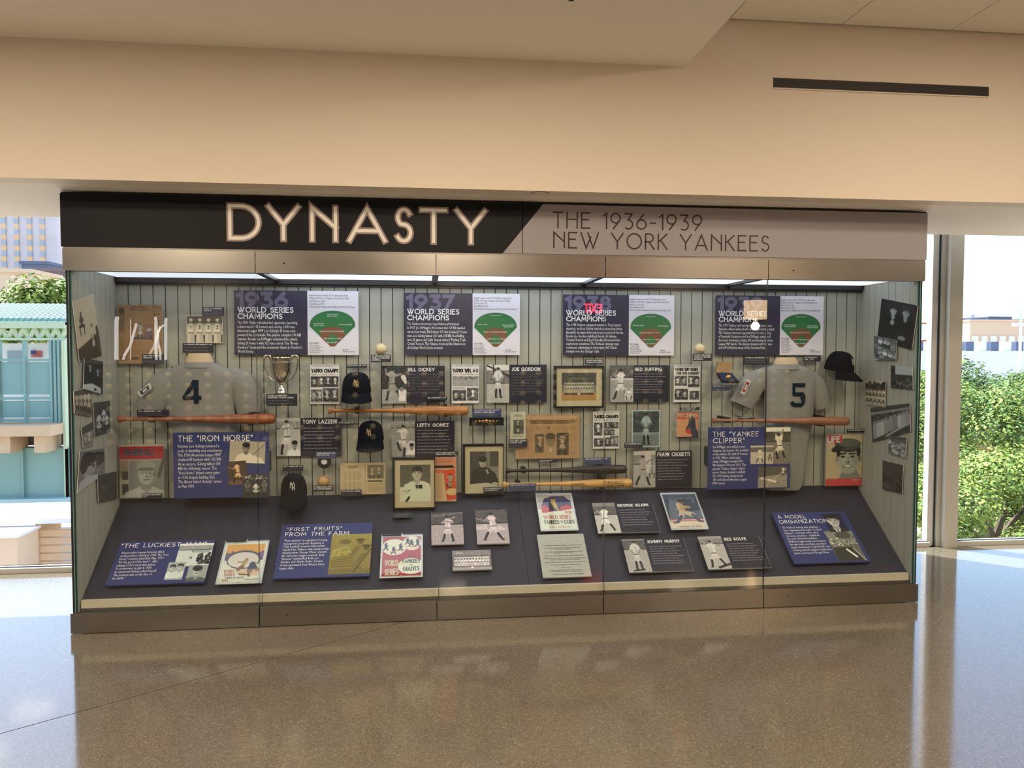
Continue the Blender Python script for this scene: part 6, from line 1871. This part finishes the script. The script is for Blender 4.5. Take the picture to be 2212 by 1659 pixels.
heading(B, [('YANKS VS GIANTS', .18, .60, .845, .885), ('OFFICIAL PROGRAM', .62, .93, .90, .925)], 'ink_black', .14, .002, 'subtitle')
p37 = programme([(825.6, 1156), (913.8, 1155), (912.6, 1247), (818.6, 1248)], 'ws37', 'red programme with three cream roundels of players')
B = Box01(p37)
heading(B, [('WORLD', .10, .42, .60, .74), ('SERIES', .11, .44, .80, .95)], 'mat_cream', .13, .002, 'title')
heading(B, [('1937', .63, .80, .50, .545), ('YANKEES', .50, .93, .59, .68), ('VS', .68, .76, .70, .74), ('GIANTS', .53, .92, .76, .86)], 'ink_black', .15, .002, 'roundel_lettering')
p38 = programme([(1155, 1066.6), (1233.4, 1064.7), (1251, 1145), (1168.8, 1148)], 'ws38', 'cream programme with a navy and red cloud above handwritten titles')
B = Box01(p38)
heading(B, [('WORLD SERIES', .13, .86, .60, .70), ('1938', .72, .90, .49, .57), ('OFFICIAL PROGRAM 25C', .24, .82, .89, .925)], 'ink_red', .13, .002, 'title')
heading(B, [('YANKEES', .12, .52, .725, .83), ('VS', .56, .62, .74, .80), ('CUBS', .65, .93, .725, .83)], 'ink_black', .14, .002, 'subtitle')
p39 = programme([(1425.3, 1064.7), (1502.6, 1063.5), (1531, 1142.7), (1450.4, 1145)], 'ws39', 'blue programme with a lunging batter over a red striped base')
B = Box01(p39)
heading(B, [('1939 WORLD SERIES', .16, .88, .14, .19)], 'ink_grey', .13, .002, 'title')
heading(B, [('YANKEES VS REDS', .20, .84, .905, .945)], 'letter_brown', .15, .002, 'subtitle')
def deck_photo(q, kind, label, npx):
    it = deck_item('mounted_photo', label, 'photograph', q, 'white_card', .030, .008, 'mounted photographs on the deck')
    dprint(it, kind, 0, 0, 1, 1, npx)
    return it
deck_photo([(931.4, 1108), (999, 1106), (1002.6, 1175), (932, 1177)], 'batter_a', 'square photograph of a batter with the bat on his shoulder, on the deck', 70)
deck_photo([(1026.3, 1102.3), (1095, 1101), (1100, 1174), (1031, 1175)], 'batter_b', 'square photograph of a batter mid swing, on the deck', 72)
deck_photo([(976.5, 1190.4), (1059.5, 1187), (1062.3, 1228.8), (978.4, 1232.8)], 'team_small', 'wide photograph of a seated team, lowest in the middle of the deck', 86)
caption([(848, 1108), (890, 1107), (891, 1118), (849, 1119)], 'dark caption plate below the framed portrait, on the deck', [], 'tag_dark', fr=DECK, n=.025, nl=2)
caption([(826, 1154.5), (866.5, 1154), (866, 1156.5), (826, 1157)], 'thin caption strip at the top of the red programme', [], 'tag_dark', fr=DECK, n=.050, nl=0)
caption([(490, 1167), (532, 1166.6), (531, 1169.4), (489, 1170)], 'thin caption strip at the top of the programme with the orange sky', [], 'tag_dark', fr=DECK, n=.050, nl=0)

# ------------------------------------------------------------------ photographs on the two side walls
def side_photo(fr, q, kind, label, n, kx=60, ky=70):
    P = [fr.hit(a, b, n) for a, b in q]
    c = (sum(p[0] for p in P) / 4, min(p[1] for p in P))
    root = thing('wall_photo', label, 'photograph', fr.mat(c[0], c[1], n), 'old photographs on the side walls')
    loc = [(p[0] - c[0], p[1] - c[1]) for p in P]
    tl, tr_, brr, bl = loc
    img = pic(kind, kx, ky)
    def G(s, t):
        f = lambda i: (tl[i] * (1 - s) + tr_[i] * s) * (1 - t) + (bl[i] * (1 - s) + brr[i] * s) * t
        return f(0), f(1), s * 0 + .0006
    link('photo_print', gridmesh('photo_print', G, img), 'print', root)
    m = MB()
    m.rings([[(p[0], p[1], -.003) for p in (bl, brr, tr_, tl)], [(p[0], p[1], 0) for p in (bl, brr, tr_, tl)]])
    m.build('backing_card', 'white_card', root)
    return root
for fr, q, kind, lab, lay in (
    (SIDE_L, [(157, 653), (202, 634), (220, 768), (172, 783)], 'jump', 'tall tilted photograph of a crouching and a standing man, top of the left side wall', 0),
    (SIDE_L, [(183, 774), (222.5, 781), (221.6, 852.5), (180, 841)], 'table', 'dark photograph of two men at a table on the left side wall', 1),
    (SIDE_L, [(159.4, 846), (197, 836), (198, 900), (161, 893)], 'group_a', 'photograph of a row of standing players on the left side wall', 0),
    (SIDE_L, [(202, 870), (237, 865), (237.6, 933), (204.4, 943)], 'group_b', 'photograph of crouching players in pale uniforms on the left side wall', 0),
    (SIDE_L, [(175.4, 924), (199, 911), (202, 962), (180, 968)], 'diag', 'small tilted photograph of two players in motion on the left side wall', 0),
    (SIDE_L, [(172, 976), (225, 968), (227, 1021), (167, 1066)], 'profile', 'large photograph of a capped head in profile on the left side wall', 0),
    (SIDE_L, [(211, 1026), (252, 1018), (252, 1078), (213, 1085)], 'dark_man', 'very dark photograph of a man, lowest on the left side wall', 1),
    (SIDE_R, [(1904.7, 644.6), (1983, 660), (1969.5, 756.7), (1895, 734)], 'two_men', 'large dark photograph of two men in dinner jackets on the right side wall', 0),
    (SIDE_R, [(1888, 725), (1937, 735), (1935, 779), (1888, 777)], 'fans', 'photograph of celebrating players below the dinner jackets on the right side wall', 1),
    (SIDE_R, [(1924.6, 789), (1971, 793), (1972, 842), (1923.7, 838)], 'street', 'photograph of a crowd under a pale sky on the right side wall', 0),
    (SIDE_R, [(1870, 820), (1913, 823), (1912, 880), (1869, 874)], 'lineup', 'photograph of three rows of players on the right side wall', 1),
    (SIDE_R, [(1880.5, 881), (1965, 871), (1967, 932), (1885, 955)], 'locker', 'wide tilted photograph of a locker room row on the right side wall', 0),
    (SIDE_R, [(1920, 942), (1959, 946), (1956, 989), (1919, 979)], 'cheer', 'small photograph of cheering players on the right side wall', 1),
    (SIDE_R, [(1906.5, 994.5), (1951, 1004.7), (1949, 1067), (1906, 1057)], 'murky', 'murky brown photograph, lowest on the right side wall', 0)):
    side_photo(fr, q, kind, lab, .004 + .004 * lay)

# ------------------------------------------------------------------ the hall behind the camera (seen in the glass and the steel)
pmat('lamp_lens', srgb(250, 235, 210), 0.3, emit=((1.0, 0.79, 0.58, 1), 5.0))
dl_pos = [(x, y) for y in (-2.2, -3.3) for x in (-5.4, -2.7, -0.3, 2.4, 5.1)] + [(-4.5, -10.3), (0.0, -10.3), (4.5, -10.3)]
for i, (x, y) in enumerate(dl_pos):
    z = CL if x < STEP else CR
    t = thing('recessed_downlight', 'round recessed ceiling downlight in the hall behind the viewer', 'ceiling light', Matrix.Translation((x, y, z)), 'ceiling downlights of the hall')
    MB().lathe([(.31, -.012), (.31, 0), (.27, 0), (.27, -.012)], 32).build('trim_ring', 'white_gloss', t)
    MB().lathe([(.268, -.008), (.268, -.001)], 32).build('lens', 'lamp_lens', t)
    ld = bpy.data.lights.new('downlight', 'AREA')
    ld.shape = 'DISK'; ld.size = .52; ld.energy = 40.0
    ld.color = (1.0, 0.80, 0.60)
    lo = bpy.data.objects.new('downlight_lamp', ld)
    COL.objects.link(lo); lo.parent = t; lo.location = (0, 0, -.02)

# low showcase full of baseballs
def ballmesh(name, r, seg=16, rings=10):
    rs = []
    mb = MB()
    prof = [(max(.0005, r * math.sin(math.pi * i / rings)), -r * math.cos(math.pi * i / rings)) for i in range(rings + 1)]
    mb.lathe(prof, seg)
    me = bpy.data.meshes.new(name)
    me.from_pydata(mb.v, [], mb.f)
    me.polygons.foreach_set('use_smooth', [True] * len(me.polygons))
    return me
def seam_pts(r, n=44):
    out = []
    for i in range(n + 1):
        t = 2 * math.pi * i / n
        a, b = .44, .56
        x = math.cos(t) * .8 + .2 * math.cos(3 * t) * .9
        y = math.sin(t) * .8 - .2 * math.sin(3 * t) * .9
        z = .92 * math.sin(2 * t) * .75
        v = Vector((x, y, z)).normalized() * r
        out.append(v)
    return out
bc_ang = math.radians(-7)
BC = Matrix.Translation((0.2, -5.35, 0)) @ Matrix.Rotation(bc_ang, 4, 'Z')
bc = thing('ball_showcase', 'long waist high showcase of signed balls facing the display', 'showcase', BC)
MB().box(-4.6, 4.6, -.5, 0, 0, .34).build('plinth', 'paint_rear', bc)
MB().box(-4.6, 4.6, -.5, -.12, .34, 1.36).build('backing', 'tag_dark', bc)
emitmat('ball_light_glow', (1, .9, .75, 1), 60.0)
MB().box(-4.65, 4.65, 0, .02, 1.315, 1.36).build('light_shield_lip', 'tag_dark', bc)  # added lip that keeps the glowing strip out of the mirrored view
MB().box(-4.5, 4.5, -.022, -.004, 1.345, 1.36).build('added_ball_light', 'ball_light_glow', bc)  # added glowing strip, put in to brighten the mirrored balls
MB().box(-4.65, 4.65, -.52, .02, 1.36, 1.40).build('top', 'header_grey', bc)
MB().box(-4.6, 4.6, -.12, .012, .33, .345).build('bottom_rail', 'steel', bc)
bm_ = ballmesh('baseball', .0368, 14, 8)
bm_.materials.append(M['leather'])
first = None
for r_ in range(7):
    for c_ in range(42):
        o = bpy.data.objects.new('baseball', bm_)
        COL.objects.link(o)
        o.matrix_world = BC @ Matrix.Translation((-4.3 + .21 * c_, -.075, .46 + .128 * r_))
        tag(o, 'white baseball on a peg in the low ball showcase mirrored in the glass', 'baseball', 'balls of the low showcase')
for r_ in range(7):
    MB().box(-4.55, 4.55, -.12, -.11, .46 + .128 * r_ - .012, .46 + .128 * r_ - .006).build('peg_rail', 'steel', bc)

# exit sign hung from the ceiling
ex0, ex1 = (2.03, -8.0, 2.118), (2.32, -8.0, 2.287)
es = thing('exit_sign', 'small hanging sign with glowing red letters', 'sign', Matrix.Translation((2.175, -8.0, 2.08)))
MB().box(-.19, .19, -.02, 0, 0, .24).build('housing', 'vent_black', es)
MB().box(-.008, .008, -.014, -.006, .24, CR - 2.08).build('rod', 'steel', es)
emitmat('exit_red', (1.0, .03, .06, 1), 16.0)
mb = letters(MB(), 'EXIT', -.15, .15, .045, .205, .17, 0, .2)
mb.v = [(-p[0], .002, p[1]) for p in mb.v]
mb.build('lettering', 'exit_red', es)
# pendant lamp
pd = thing('pendant_lamp', 'drum pendant lamp with a warm glowing shade', 'lamp', Matrix.Translation((4.25, -6.5, 1.98)))
emitmat('shade_glow', (1.0, .66, .36, 1), 9.0)
emitmat('bulb_glow', (1.0, .62, .3, 1), 22.0)
MB().lathe([(.165, 0), (.165, .27), (.160, .27), (.160, 0)], 28).build('shade', 'shade_glow', pd, True)
MB().lathe([(.006, -.025), (.016, -.012), (.019, .012), (.014, .04), (.010, .1)], 16).build('bulb', 'bulb_glow', pd, True)
MB().lathe([(.006, .1), (.006, CR - 1.98)], 8).build('cord', 'black', pd)
pl = bpy.data.lights.new('pendant', 'POINT'); pl.energy = 14; pl.color = (1, .6, .3); pl.shadow_soft_size = .06
po = bpy.data.objects.new('pendant_light', pl); COL.objects.link(po); po.parent = pd; po.location = (0, 0, -.1)
# upright light tubes at the far left of the hall
emitmat('tube_white', (1.0, .97, .9, 1), 7.0)
def mir(px, py, y=9.0):
    d = FW + RI * (px - CX) / FPX - UP * (py - CY) / FPX
    p = CAM + d * ((y - CAM[1]) / d[1])
    return Vector((p[0], -y, p[2]))
for lb, pts, rad in (('widest upright white light tube, outermost at the far left of the hall', [(251, 850), (251, 692), (253, 684)], .030),
                     ('hair thin upright white light tube at the far left of the hall', [(281.5, 850), (281.5, 690)], .007),
                     ('upright white light tube between the two bent tubes of the hall', [(337, 850), (337, 700), (335, 685)], .022),
                     ('upright white light tube innermost of the row of tubes', [(357.5, 850), (357.5, 694), (358, 687)], .023),
                     ('slanting bent white light tube in the hall', [(262, 850), (263, 785), (268, 768), (280, 748), (288, 722), (294, 699)], .020),
                     ('hook shaped white light tube in the hall', [(347, 850), (346, 765), (341, 738), (341, 718), (346, 708), (354, 702)], .016)):
    P = [mir(*p) for p in pts]
    o = P[0].copy(); o.z = 0
    t = thing('light_tube', lb, 'lamp', Matrix.Translation(o), 'white light tubes in the hall')
    MB().tube([p - o for p in P], rad, 10).build('tube', 'tube_white', t, True)
    MB().lathe([(.06, 0), (.06, .03), (.02, .05), (.02, P[0].z)], 12).build('stand', 'steel', t)

# ------------------------------------------------------------------ outside
pmat('ground_far', srgb(166, 152, 138), .9, noise=(.4, .15))
pmat('asphalt', srgb(150, 148, 150), .9, noise=(2, .1))
pmat('leaf_light', srgb(146, 160, 74), .6, spec=.3, noise=(1.5, .25))
pmat('leaf_mid', srgb(108, 134, 62), .6, spec=.3, noise=(1.5, .25))
pmat('leaf_dark', srgb(78, 106, 58), .6, spec=.3, noise=(1.5, .25))
pmat('bark', srgb(96, 84, 74), .9, noise=(8, .2))
pmat('tower', srgb(186, 178, 182), .8, noise=(.6, .06))
pmat('spandrel', srgb(206, 168, 126), .7)
pmat('far_glass', srgb(140, 152, 166), .2)
pmat('brick_far', srgb(176, 112, 84), .9, noise=(3, .1))
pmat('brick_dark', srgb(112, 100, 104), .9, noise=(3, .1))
pmat('beige_far', srgb(206, 180, 154), .9)
pmat('white_far', srgb(214, 214, 216), .8)
pmat('dark_far', srgb(84, 98, 122), .8)
pmat('station_green', srgb(116, 150, 144), .5, noise=(1.0, .08))
pmat('station_pale', srgb(176, 190, 158), .6)
pmat('station_roof', srgb(152, 182, 184), .4)
pmat('timber', srgb(190, 162, 130), .8, noise=(4, .1))
pmat('car_silver', srgb(176, 182, 190), .3, metal=.3)
pmat('flag_red', srgb(190, 60, 60), .7)
pmat('flag_blue', srgb(60, 70, 130), .7)
GZ = -5.0
gr = MB().box(-400, 500, WY + 3.2, 900, GZ - .3, GZ).build('ground', 'ground_far')
tag(gr, None, None, None, 'structure')
st_ = tag(MB().box(8, 80, 27, 36, GZ, GZ + .02).build('street', 'asphalt'), None, None, None, 'structure')

def wp(px, py, y):
    d = FW + RI * (px - CX) / FPX - UP * (py - CY) / FPX
    return CAM + d * ((y - CAM[1]) / d[1])

def tree(name, label, x, y, z0, ztop, rx, mats, n, leaf, group='trees beyond the windows', seed=1):
    rnd = np.random.default_rng(seed)
    t = thing(name, label, 'tree', Matrix.Translation((x, y, z0)), group)
    H = ztop - z0
    mb = MB()
    mb.tube([(0, 0, 0), (.05, .02, H * .25), (-.05, 0, H * .42)], [.2, .16, .13], 8)
    mb.build('trunk', 'bark', t, True)
    br = [((-.05, 0, H * .4), (rx * .5, .1, H * .72)), ((-.05, 0, H * .36), (-rx * .55, .2, H * .68)), ((-.02, 0, H * .42), (rx * .08, -.4, H * .85)), ((0, 0, H * .34), (rx * .3, -.5, H * .6)), ((0, 0, H * .38), (-rx * .25, -.5, H * .62))]
    for a, b in br:
        mid = [(a[i] + b[i]) / 2 + (.12 if i == 0 else .1) for i in range(3)]
        MB().tube([a, mid, b], [.11, .07, .02], 6).build('branch', 'bark', t, True)
    cl = 26
    cc = []
    for i in range(cl):
        th, ph = rnd.uniform(0, 6.28), rnd.uniform(-.75, 1.0)
        rr = rnd.uniform(.45, .95)
        cc.append((math.cos(th) * rx * rr * math.sqrt(1 - min(.95, abs(ph)) ** 2) , math.sin(th) * rx * rr * math.sqrt(1 - min(.95, abs(ph)) ** 2), H * .62 + ph * H * .36, rx * rnd.uniform(.26, .44)))
    for mi, mt in enumerate(mats):
        m = n // len(mats)
        idx = rnd.integers(0, cl, m)
        c = np.array(cc)[idx]
        d = rnd.normal(0, 1, (m, 3)); d /= np.linalg.norm(d, axis=1)[:, None]
        pos = c[:, :3] + d * (c[:, 3] * rnd.uniform(.55, 1.05, m))[:, None] * np.array([1, 1, .72])
        a = rnd.normal(0, 1, (m, 3)) + np.array([0, 0, .2]); a /= np.linalg.norm(a, axis=1)[:, None]
        nn = d * .7 + np.array([0, 0, .8]) + rnd.normal(0, .35, (m, 3))
        b = np.cross(a, nn); b /= np.linalg.norm(b, axis=1)[:, None] + 1e-6
        a = np.cross(nn, b); a /= np.linalg.norm(a, axis=1)[:, None] + 1e-6
        L = (leaf * rnd.uniform(.6, 1.3, m))[:, None]
        v = np.stack([pos - a * L * .5, pos + b * L * .28, pos + a * L * .5, pos - b * L * .28], 1).reshape(-1, 3)
        me = bpy.data.meshes.new('foliage')
        me.from_pydata(v.tolist(), [], np.arange(4 * m).reshape(-1, 4).tolist())
        o = link('foliage', me, mt, t)
        o['kind'] = 'stuff'
    return t

def tpx(label, px, pytop, depth, rx, mats, n, leaf, seed, z0=GZ, name='leafy_tree'):
    p = wp(px, pytop, depth)
    return tree(name, label, p[0], depth, z0, p[2], rx, mats, n, leaf, seed=seed)
tpx('broad light green tree beside the window mullion, nearest of the trees', 2150, 992, 13.5, 2.3, ['leaf_light', 'leaf_mid'], 36000, .11, 3)
tpx('tall spreading green tree with bare forked branches behind the nearest tree', 2135, 855, 19.5, 3.3, ['leaf_mid', 'leaf_light', 'leaf_dark'], 40000, .13, 4)
tpx('green tree glimpsed between the case and the window mullion', 2004, 820, 30.0, 2.8, ['leaf_light', 'leaf_mid'], 20000, .15, 5)
tpx('low shrub tree at the foot of the narrow window strip', 2006, 1075, 10.2, .8, ['leaf_mid', 'leaf_light'], 8000, .09, 6)
tpx('dark green tree at the right edge of the view', 2250, 815, 36.0, 3.2, ['leaf_dark', 'leaf_mid'], 16000, .17, 7)
tpx('far green tree in front of the brick stadium wall', 2105, 800, 56.0, 5.0, ['leaf_dark', 'leaf_mid'], 9000, .4, 8)
tpx('green tree in front of the grey tower on the left', 110, 610, 62.0, 4.6, ['leaf_light', 'leaf_mid'], 10000, .5, 9)

def block(name, label, q, depth, thick, mat, cat='building', group=None):
    """q: px left, top, right; stands on the ground"""
    a, b = wp(q[0], q[1], depth), wp(q[2], q[1], depth)
    t = thing(name, label, cat, Matrix.Translation(((a[0] + b[0]) / 2, depth, GZ)), group)
    w, h = b[0] - a[0], a[2] - GZ
    wo = MB().box(-w / 2, w / 2, 0, thick, 0, h).build('wall', mat, t)
    MB().box(-w / 2 - .2, w / 2 + .2, -.2, thick + .2, h, h + .35).build('parapet', mat, t)
    return t, w, h

# grey apartment tower with orange bands under its windows
tw, w, h = block('apartment_tower', 'pale grey apartment tower with columns of windows over orange panels', (-60, 300, 118), 120.0, 14, 'tower')
wall = tw.children[0]
pxm = w / 178.0
for cx in (-58, -28, 3, 31, 59, 87):
    if cx > 100: continue
    x = -w / 2 + (cx + 60) * pxm
    for r_ in range(13):
        zt = h - (r_ * 25 + 4) * pxm
        if zt < 8: break
        f = MB().box(x - 5 * pxm, x + 5 * pxm, -.25, .05, zt - 12 * pxm, zt).build('window', 'far_glass', wall)
        MB().box(x - 5 * pxm, x + 5 * pxm, -.18, .05, zt - 25 * pxm, zt - 12 * pxm).build('spandrel_panel', 'spandrel', wall)
b1, w, h = block('brick_house', 'low grey brick house with small windows in front of the tower', (66, 586, 160), 84.0, 10, 'brick_dark')
for x in (-.25, .15, .42):
    MB().box(w * x - .4, w * x + .4, -.1, .1, h - 3.6, h - 1.8).build('window', 'white_far', b1.children[0])
b2, w, h = block('rooftop_plant', 'dark rooftop plant room on the brick house by the tower', (46, 570, 104), 100.0, 6, 'dark_far')
b3, w, h = block('blank_house', 'blank beige gable wall at the far left', (-40, 588, 66), 74.0, 6, 'beige_far')
# right hand skyline
bs, w, h = block('stadium_wall', 'long brick and beige building below the skyline', (1940, 700, 2140), 150.0, 20, 'brick_far')
MB().box(-w / 2, w / 2, -.5, 0, h - 3.4, h).build('stone_band', 'white_far', bs.children[0])
b5, w, h = block('beige_block', 'beige block with a pale ground floor to the right', (2096, 694, 2330), 142.0, 20, 'beige_far')
for i in range(12):
    MB().box(-w / 2 + w * (i + .2) / 12, -w / 2 + w * (i + .8) / 12, -.3, 0, h - 6, h - 3).build('panel', 'white_far', b5.children[0])
b6, w, h = block('dark_block', 'dark blue grey block standing highest on the right skyline', (2136, 686, 2330), 190.0, 20, 'dark_far')
for i, (a, t_, b, d) in enumerate(((1975, 707, 2012, 600), (2098, 680, 2106, 700), (2016, 700, 2034, 640), (2108, 704, 2130, 560))):
    sk_, w, h = block('hazy_tower', ('squat', 'slender', 'middling', 'broad')[i] + ' pale hazy tower far off on the skyline', (a, t_, b), d, 20, 'white_far', group='hazy towers on the skyline')
# car ramp with rows of dark bays, and a light mast
rp = thing('parking_ramp', 'grey parking deck with rows of parked cars behind the trees', 'parking deck', Matrix.Translation((wp(2120, 770, 95)[0], 95, GZ)))
h = wp(2120, 758, 95)[2] - GZ
MB().box(-14, 18, 0, 14, 0, h).build('deck_wall', 'white_far', rp)
for i in range(16):
    MB().box(-13 + i * 1.9, -11.8 + i * 1.9, 1, 5, h, h + 1.3).build('parked_car', ('dark_far', 'white_far')[i % 2], rp)
mp = wp(2206, 670, 80)
ms = thing('light_mast', 'thin pale light mast at the right edge', 'mast', Matrix.Translation((mp[0], 80, GZ)))
MB().lathe([(.22, 0), (.12, mp[2] - GZ)], 8).build('pole', 'white_far', ms)
for i in range(3):
    MB().box(-1, 1, -.2, .2, mp[2] - GZ - .3 - i * .8, mp[2] - GZ + .1 - i * .8).build('lamp_bar', 'white_far', ms)
# a parked car and a low fence between case and mullion
cp_ = wp(1998, 1022, 26)
car = thing('parked_car', 'silver car parked beyond the narrow window strip', 'car', Matrix.Translation((cp_[0], 26, GZ)))
MB().prism([(-2.1, .35), (2.1, .35), (2.15, .8), (1.5, .95), (.9, 1.45), (-1.1, 1.5), (-1.7, .95), (-2.15, .85)], -.85, .85)
bd = yz(MB().prism([(-2.1, .35), (2.1, .35), (2.15, .8), (1.5, .95), (.9, 1.45), (-1.1, 1.5), (-1.7, .95), (-2.15, .85)], -.85, .85)).build('car_body', 'car_silver', car)
yz(MB().prism([(-1.5, .95), (1.3, .95), (.82, 1.38), (-1.05, 1.42)], -.87, -.85)).build('side_window', 'dark_far', car)
for x in (-1.35, 1.35):
    for y in (-.8, .8):
        MB().lathe([(.33, -.12), (.33, .12)], 16, 'y', (x, y, .33)).build('wheel', 'black', car)
fp = wp(2000, 960, 38)
fe = thing('brick_fence', 'low brick and stone fence along the far pavement', 'fence', Matrix.Translation((fp[0], 38, GZ)))
MB().box(-10, 26, 0, .4, 0, 1.4).build('wall', 'brick_far', fe)
MB().box(-10, 26, -.05, .45, 1.4, 1.6).build('coping', 'white_far', fe)

# elevated station on the left: roof, truss, screens, timber deck, girder
SD = 22.0
def sx_(px): return wp(px, 800, SD)[0]
def sz_(py): return wp(60, py, SD)[2]
stn = thing('train_station', 'green elevated train platform with a ribbed canopy roof and screens', 'train platform', Matrix.Translation((sx_(60), SD, GZ)))
OX = sx_(60)
def sb(name, px0, px1, py0, py1, y0, y1, mat, parent=stn):
    return MB().box(sx_(px0) - OX, sx_(px1) - OX, y0, y1, sz_(py1) - GZ, sz_(py0) - GZ).build(name, mat, parent)
roof = MB()
x0, x1 = sx_(-160) - OX, sx_(143) - OX
z0, z1 = sz_(694) - GZ, wp(60, 661, SD + 4.5)[2] - GZ
roof.rings([[(x0, 0, z0 - .12), (x0, 0, z0), (x0, 4.5, z1), (x0, 4.5, z1 - .12)], [(x1, 0, z0 - .12), (x1, 0, z0), (x1, 4.5, z1), (x1, 4.5, z1 - .12)]])
rf = roof.build('roof', 'station_roof', stn)
for i in range(24):
    x = x0 + (x1 - x0) * (i + .5) / 24
    MB().rings([[(x - .04, 0, z0), (x + .04, 0, z0), (x + .04, 0, z0 + .1), (x - .04, 0, z0 + .1)], [(x - .04, 4.5, z1), (x + .04, 4.5, z1), (x + .04, 4.5, z1 + .1), (x - .04, 4.5, z1 + .1)]]).build('roof_rib', 'station_green', rf)
sb('eaves_beam', -160, 143, 695, 709, -.1, .3, 'station_pale')
sb('truss_chord', -160, 143, 730, 735, -.02, .18, 'station_pale')
zt, zb = sz_(709) - GZ, sz_(732) - GZ
for i in range(26):
    xa, xb = x0 + (x1 - x0) * i / 26, x0 + (x1 - x0) * (i + 1) / 26
    p, q = ((xa, .08, zb), (xb, .08, zt)) if i % 2 else ((xa, .08, zt), (xb, .08, zb))
    MB().tube([p, q], .07, 6).build('truss_brace', 'station_pale', stn)
for a, b in ((-70, -10), (3, 51), (60, 108)):
    sb('screen', a, b, 782, 852, 0, .06, 'station_green')
    sb('screen', a, b, 866, 902, 0, .06, 'station_green')
for a in (-4, 52, 109, 118, 126):
    sb('post', a, a + 5, 735, 912, -.08, .14, 'station_green')
sb('corner_post', 137, 143, 735, 1130, -.12, .2, 'station_pale')
for a in (775, 858, 906):
    sb('rail', -160, 110, a, a + 5, -.06, .1, 'station_green')
sb('timber_edge', -160, 138, 914, 936, -1.0, .6, 'timber')
for a in (25, 98):
    sb('timber_block', a - 1, a + 22, 936, 972, -.8, .3, 'timber')
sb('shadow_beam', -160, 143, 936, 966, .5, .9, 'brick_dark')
gd = sb('girder', -160, 150, 968, 1078, 0, .5, 'station_green')
for a in (-30, 46, 140):
    sb('stiffener', a, a + 3, 970, 1076, -.12, 0, 'station_green', gd)
sb('girder_flange', -160, 150, 1074, 1082, -.35, .55, 'station_roof')
for a in (-120, 150):
    sb('support_column', a, a + 14, 1082, 1250, .1, .5, 'station_green')
# train behind the screens
trn = thing('train_car', 'silver train car with a small flag behind the platform screens', 'train', Matrix.Translation((OX, SD + 3, GZ)))
def tb(name, px0, px1, py0, py1, y0, y1, mat):
    f = lambda px, py: wp(px, py, SD + 3)
    a, b = f(px0, py1), f(px1, py0)
    return MB().box(a[0] - OX, b[0] - OX, y0, y1, a[2] - GZ, b[2] - GZ).build(name, mat, trn)
tb('car_body', -200, 190, 742, 905, 0, 2.5, 'white_far')
tb('car_window', 18, 50, 758, 800, -.04, 0, 'far_glass')
tb('door', 120, 134, 755, 900, -.04, 0, 'brick_dark')
for i in range(5):
    tb('flag_stripe', 68, 92, 758 + i * 3, 759.5 + i * 3, -.05, 0, 'flag_red')
tb('flag_canton', 68, 78, 757, 765, -.06, 0, 'flag_blue')
# kiosk and planter on the plaza
kp = wp(128, 1205, 16.5)
ks = thing('plaza_kiosk', 'slatted grey kiosk with a flat white roof on the plaza', 'kiosk', Matrix.Translation((kp[0], 16.5, GZ)))
kz = wp(128, 1120, 16.5)[2] - GZ
for i in range(9):
    MB().box(-.5, .9, 0, .05, .15 + i * (kz - .4) / 9, .15 + (i + .8) * (kz - .4) / 9).build('slat', 'beige_far', ks)
for x in (-.55, .9):
    MB().box(x, x + .08, -.02, 1.2, 0, kz).build('post', 'timber', ks)
MB().box(-1.3, 1.1, -.6, 1.6, kz, kz + .12).build('kiosk_roof', 'white_far', ks)
pp = wp(8, 1200, 15.0)
pb = thing('planter_box', 'pale stone planter box at the left edge of the plaza', 'planter', Matrix.Translation((pp[0], 15.0, GZ)))
pz = wp(8, 1162, 15.0)[2] - GZ
MB().box(-.6, .3, 0, 1.0, 0, pz).build('box', 'beige_far', pb)
MB().box(-.65, .35, -.05, 1.05, pz, pz + .06).build('rim', 'white_far', pb)
fe2p = wp(60, 1100, 34)
fe2 = thing('picket_fence', 'white picket fence under the station girder', 'fence', Matrix.Translation((fe2p[0], 34, GZ)))
for i in range(40):
    MB().box(-6 + i * .3, -5.9 + i * .3, 0, .05, 0, 1.2).build('picket', 'white_far', fe2)
MB().box(-6, 6, .05, .1, .9, 1.0).build('rail', 'white_far', fe2)
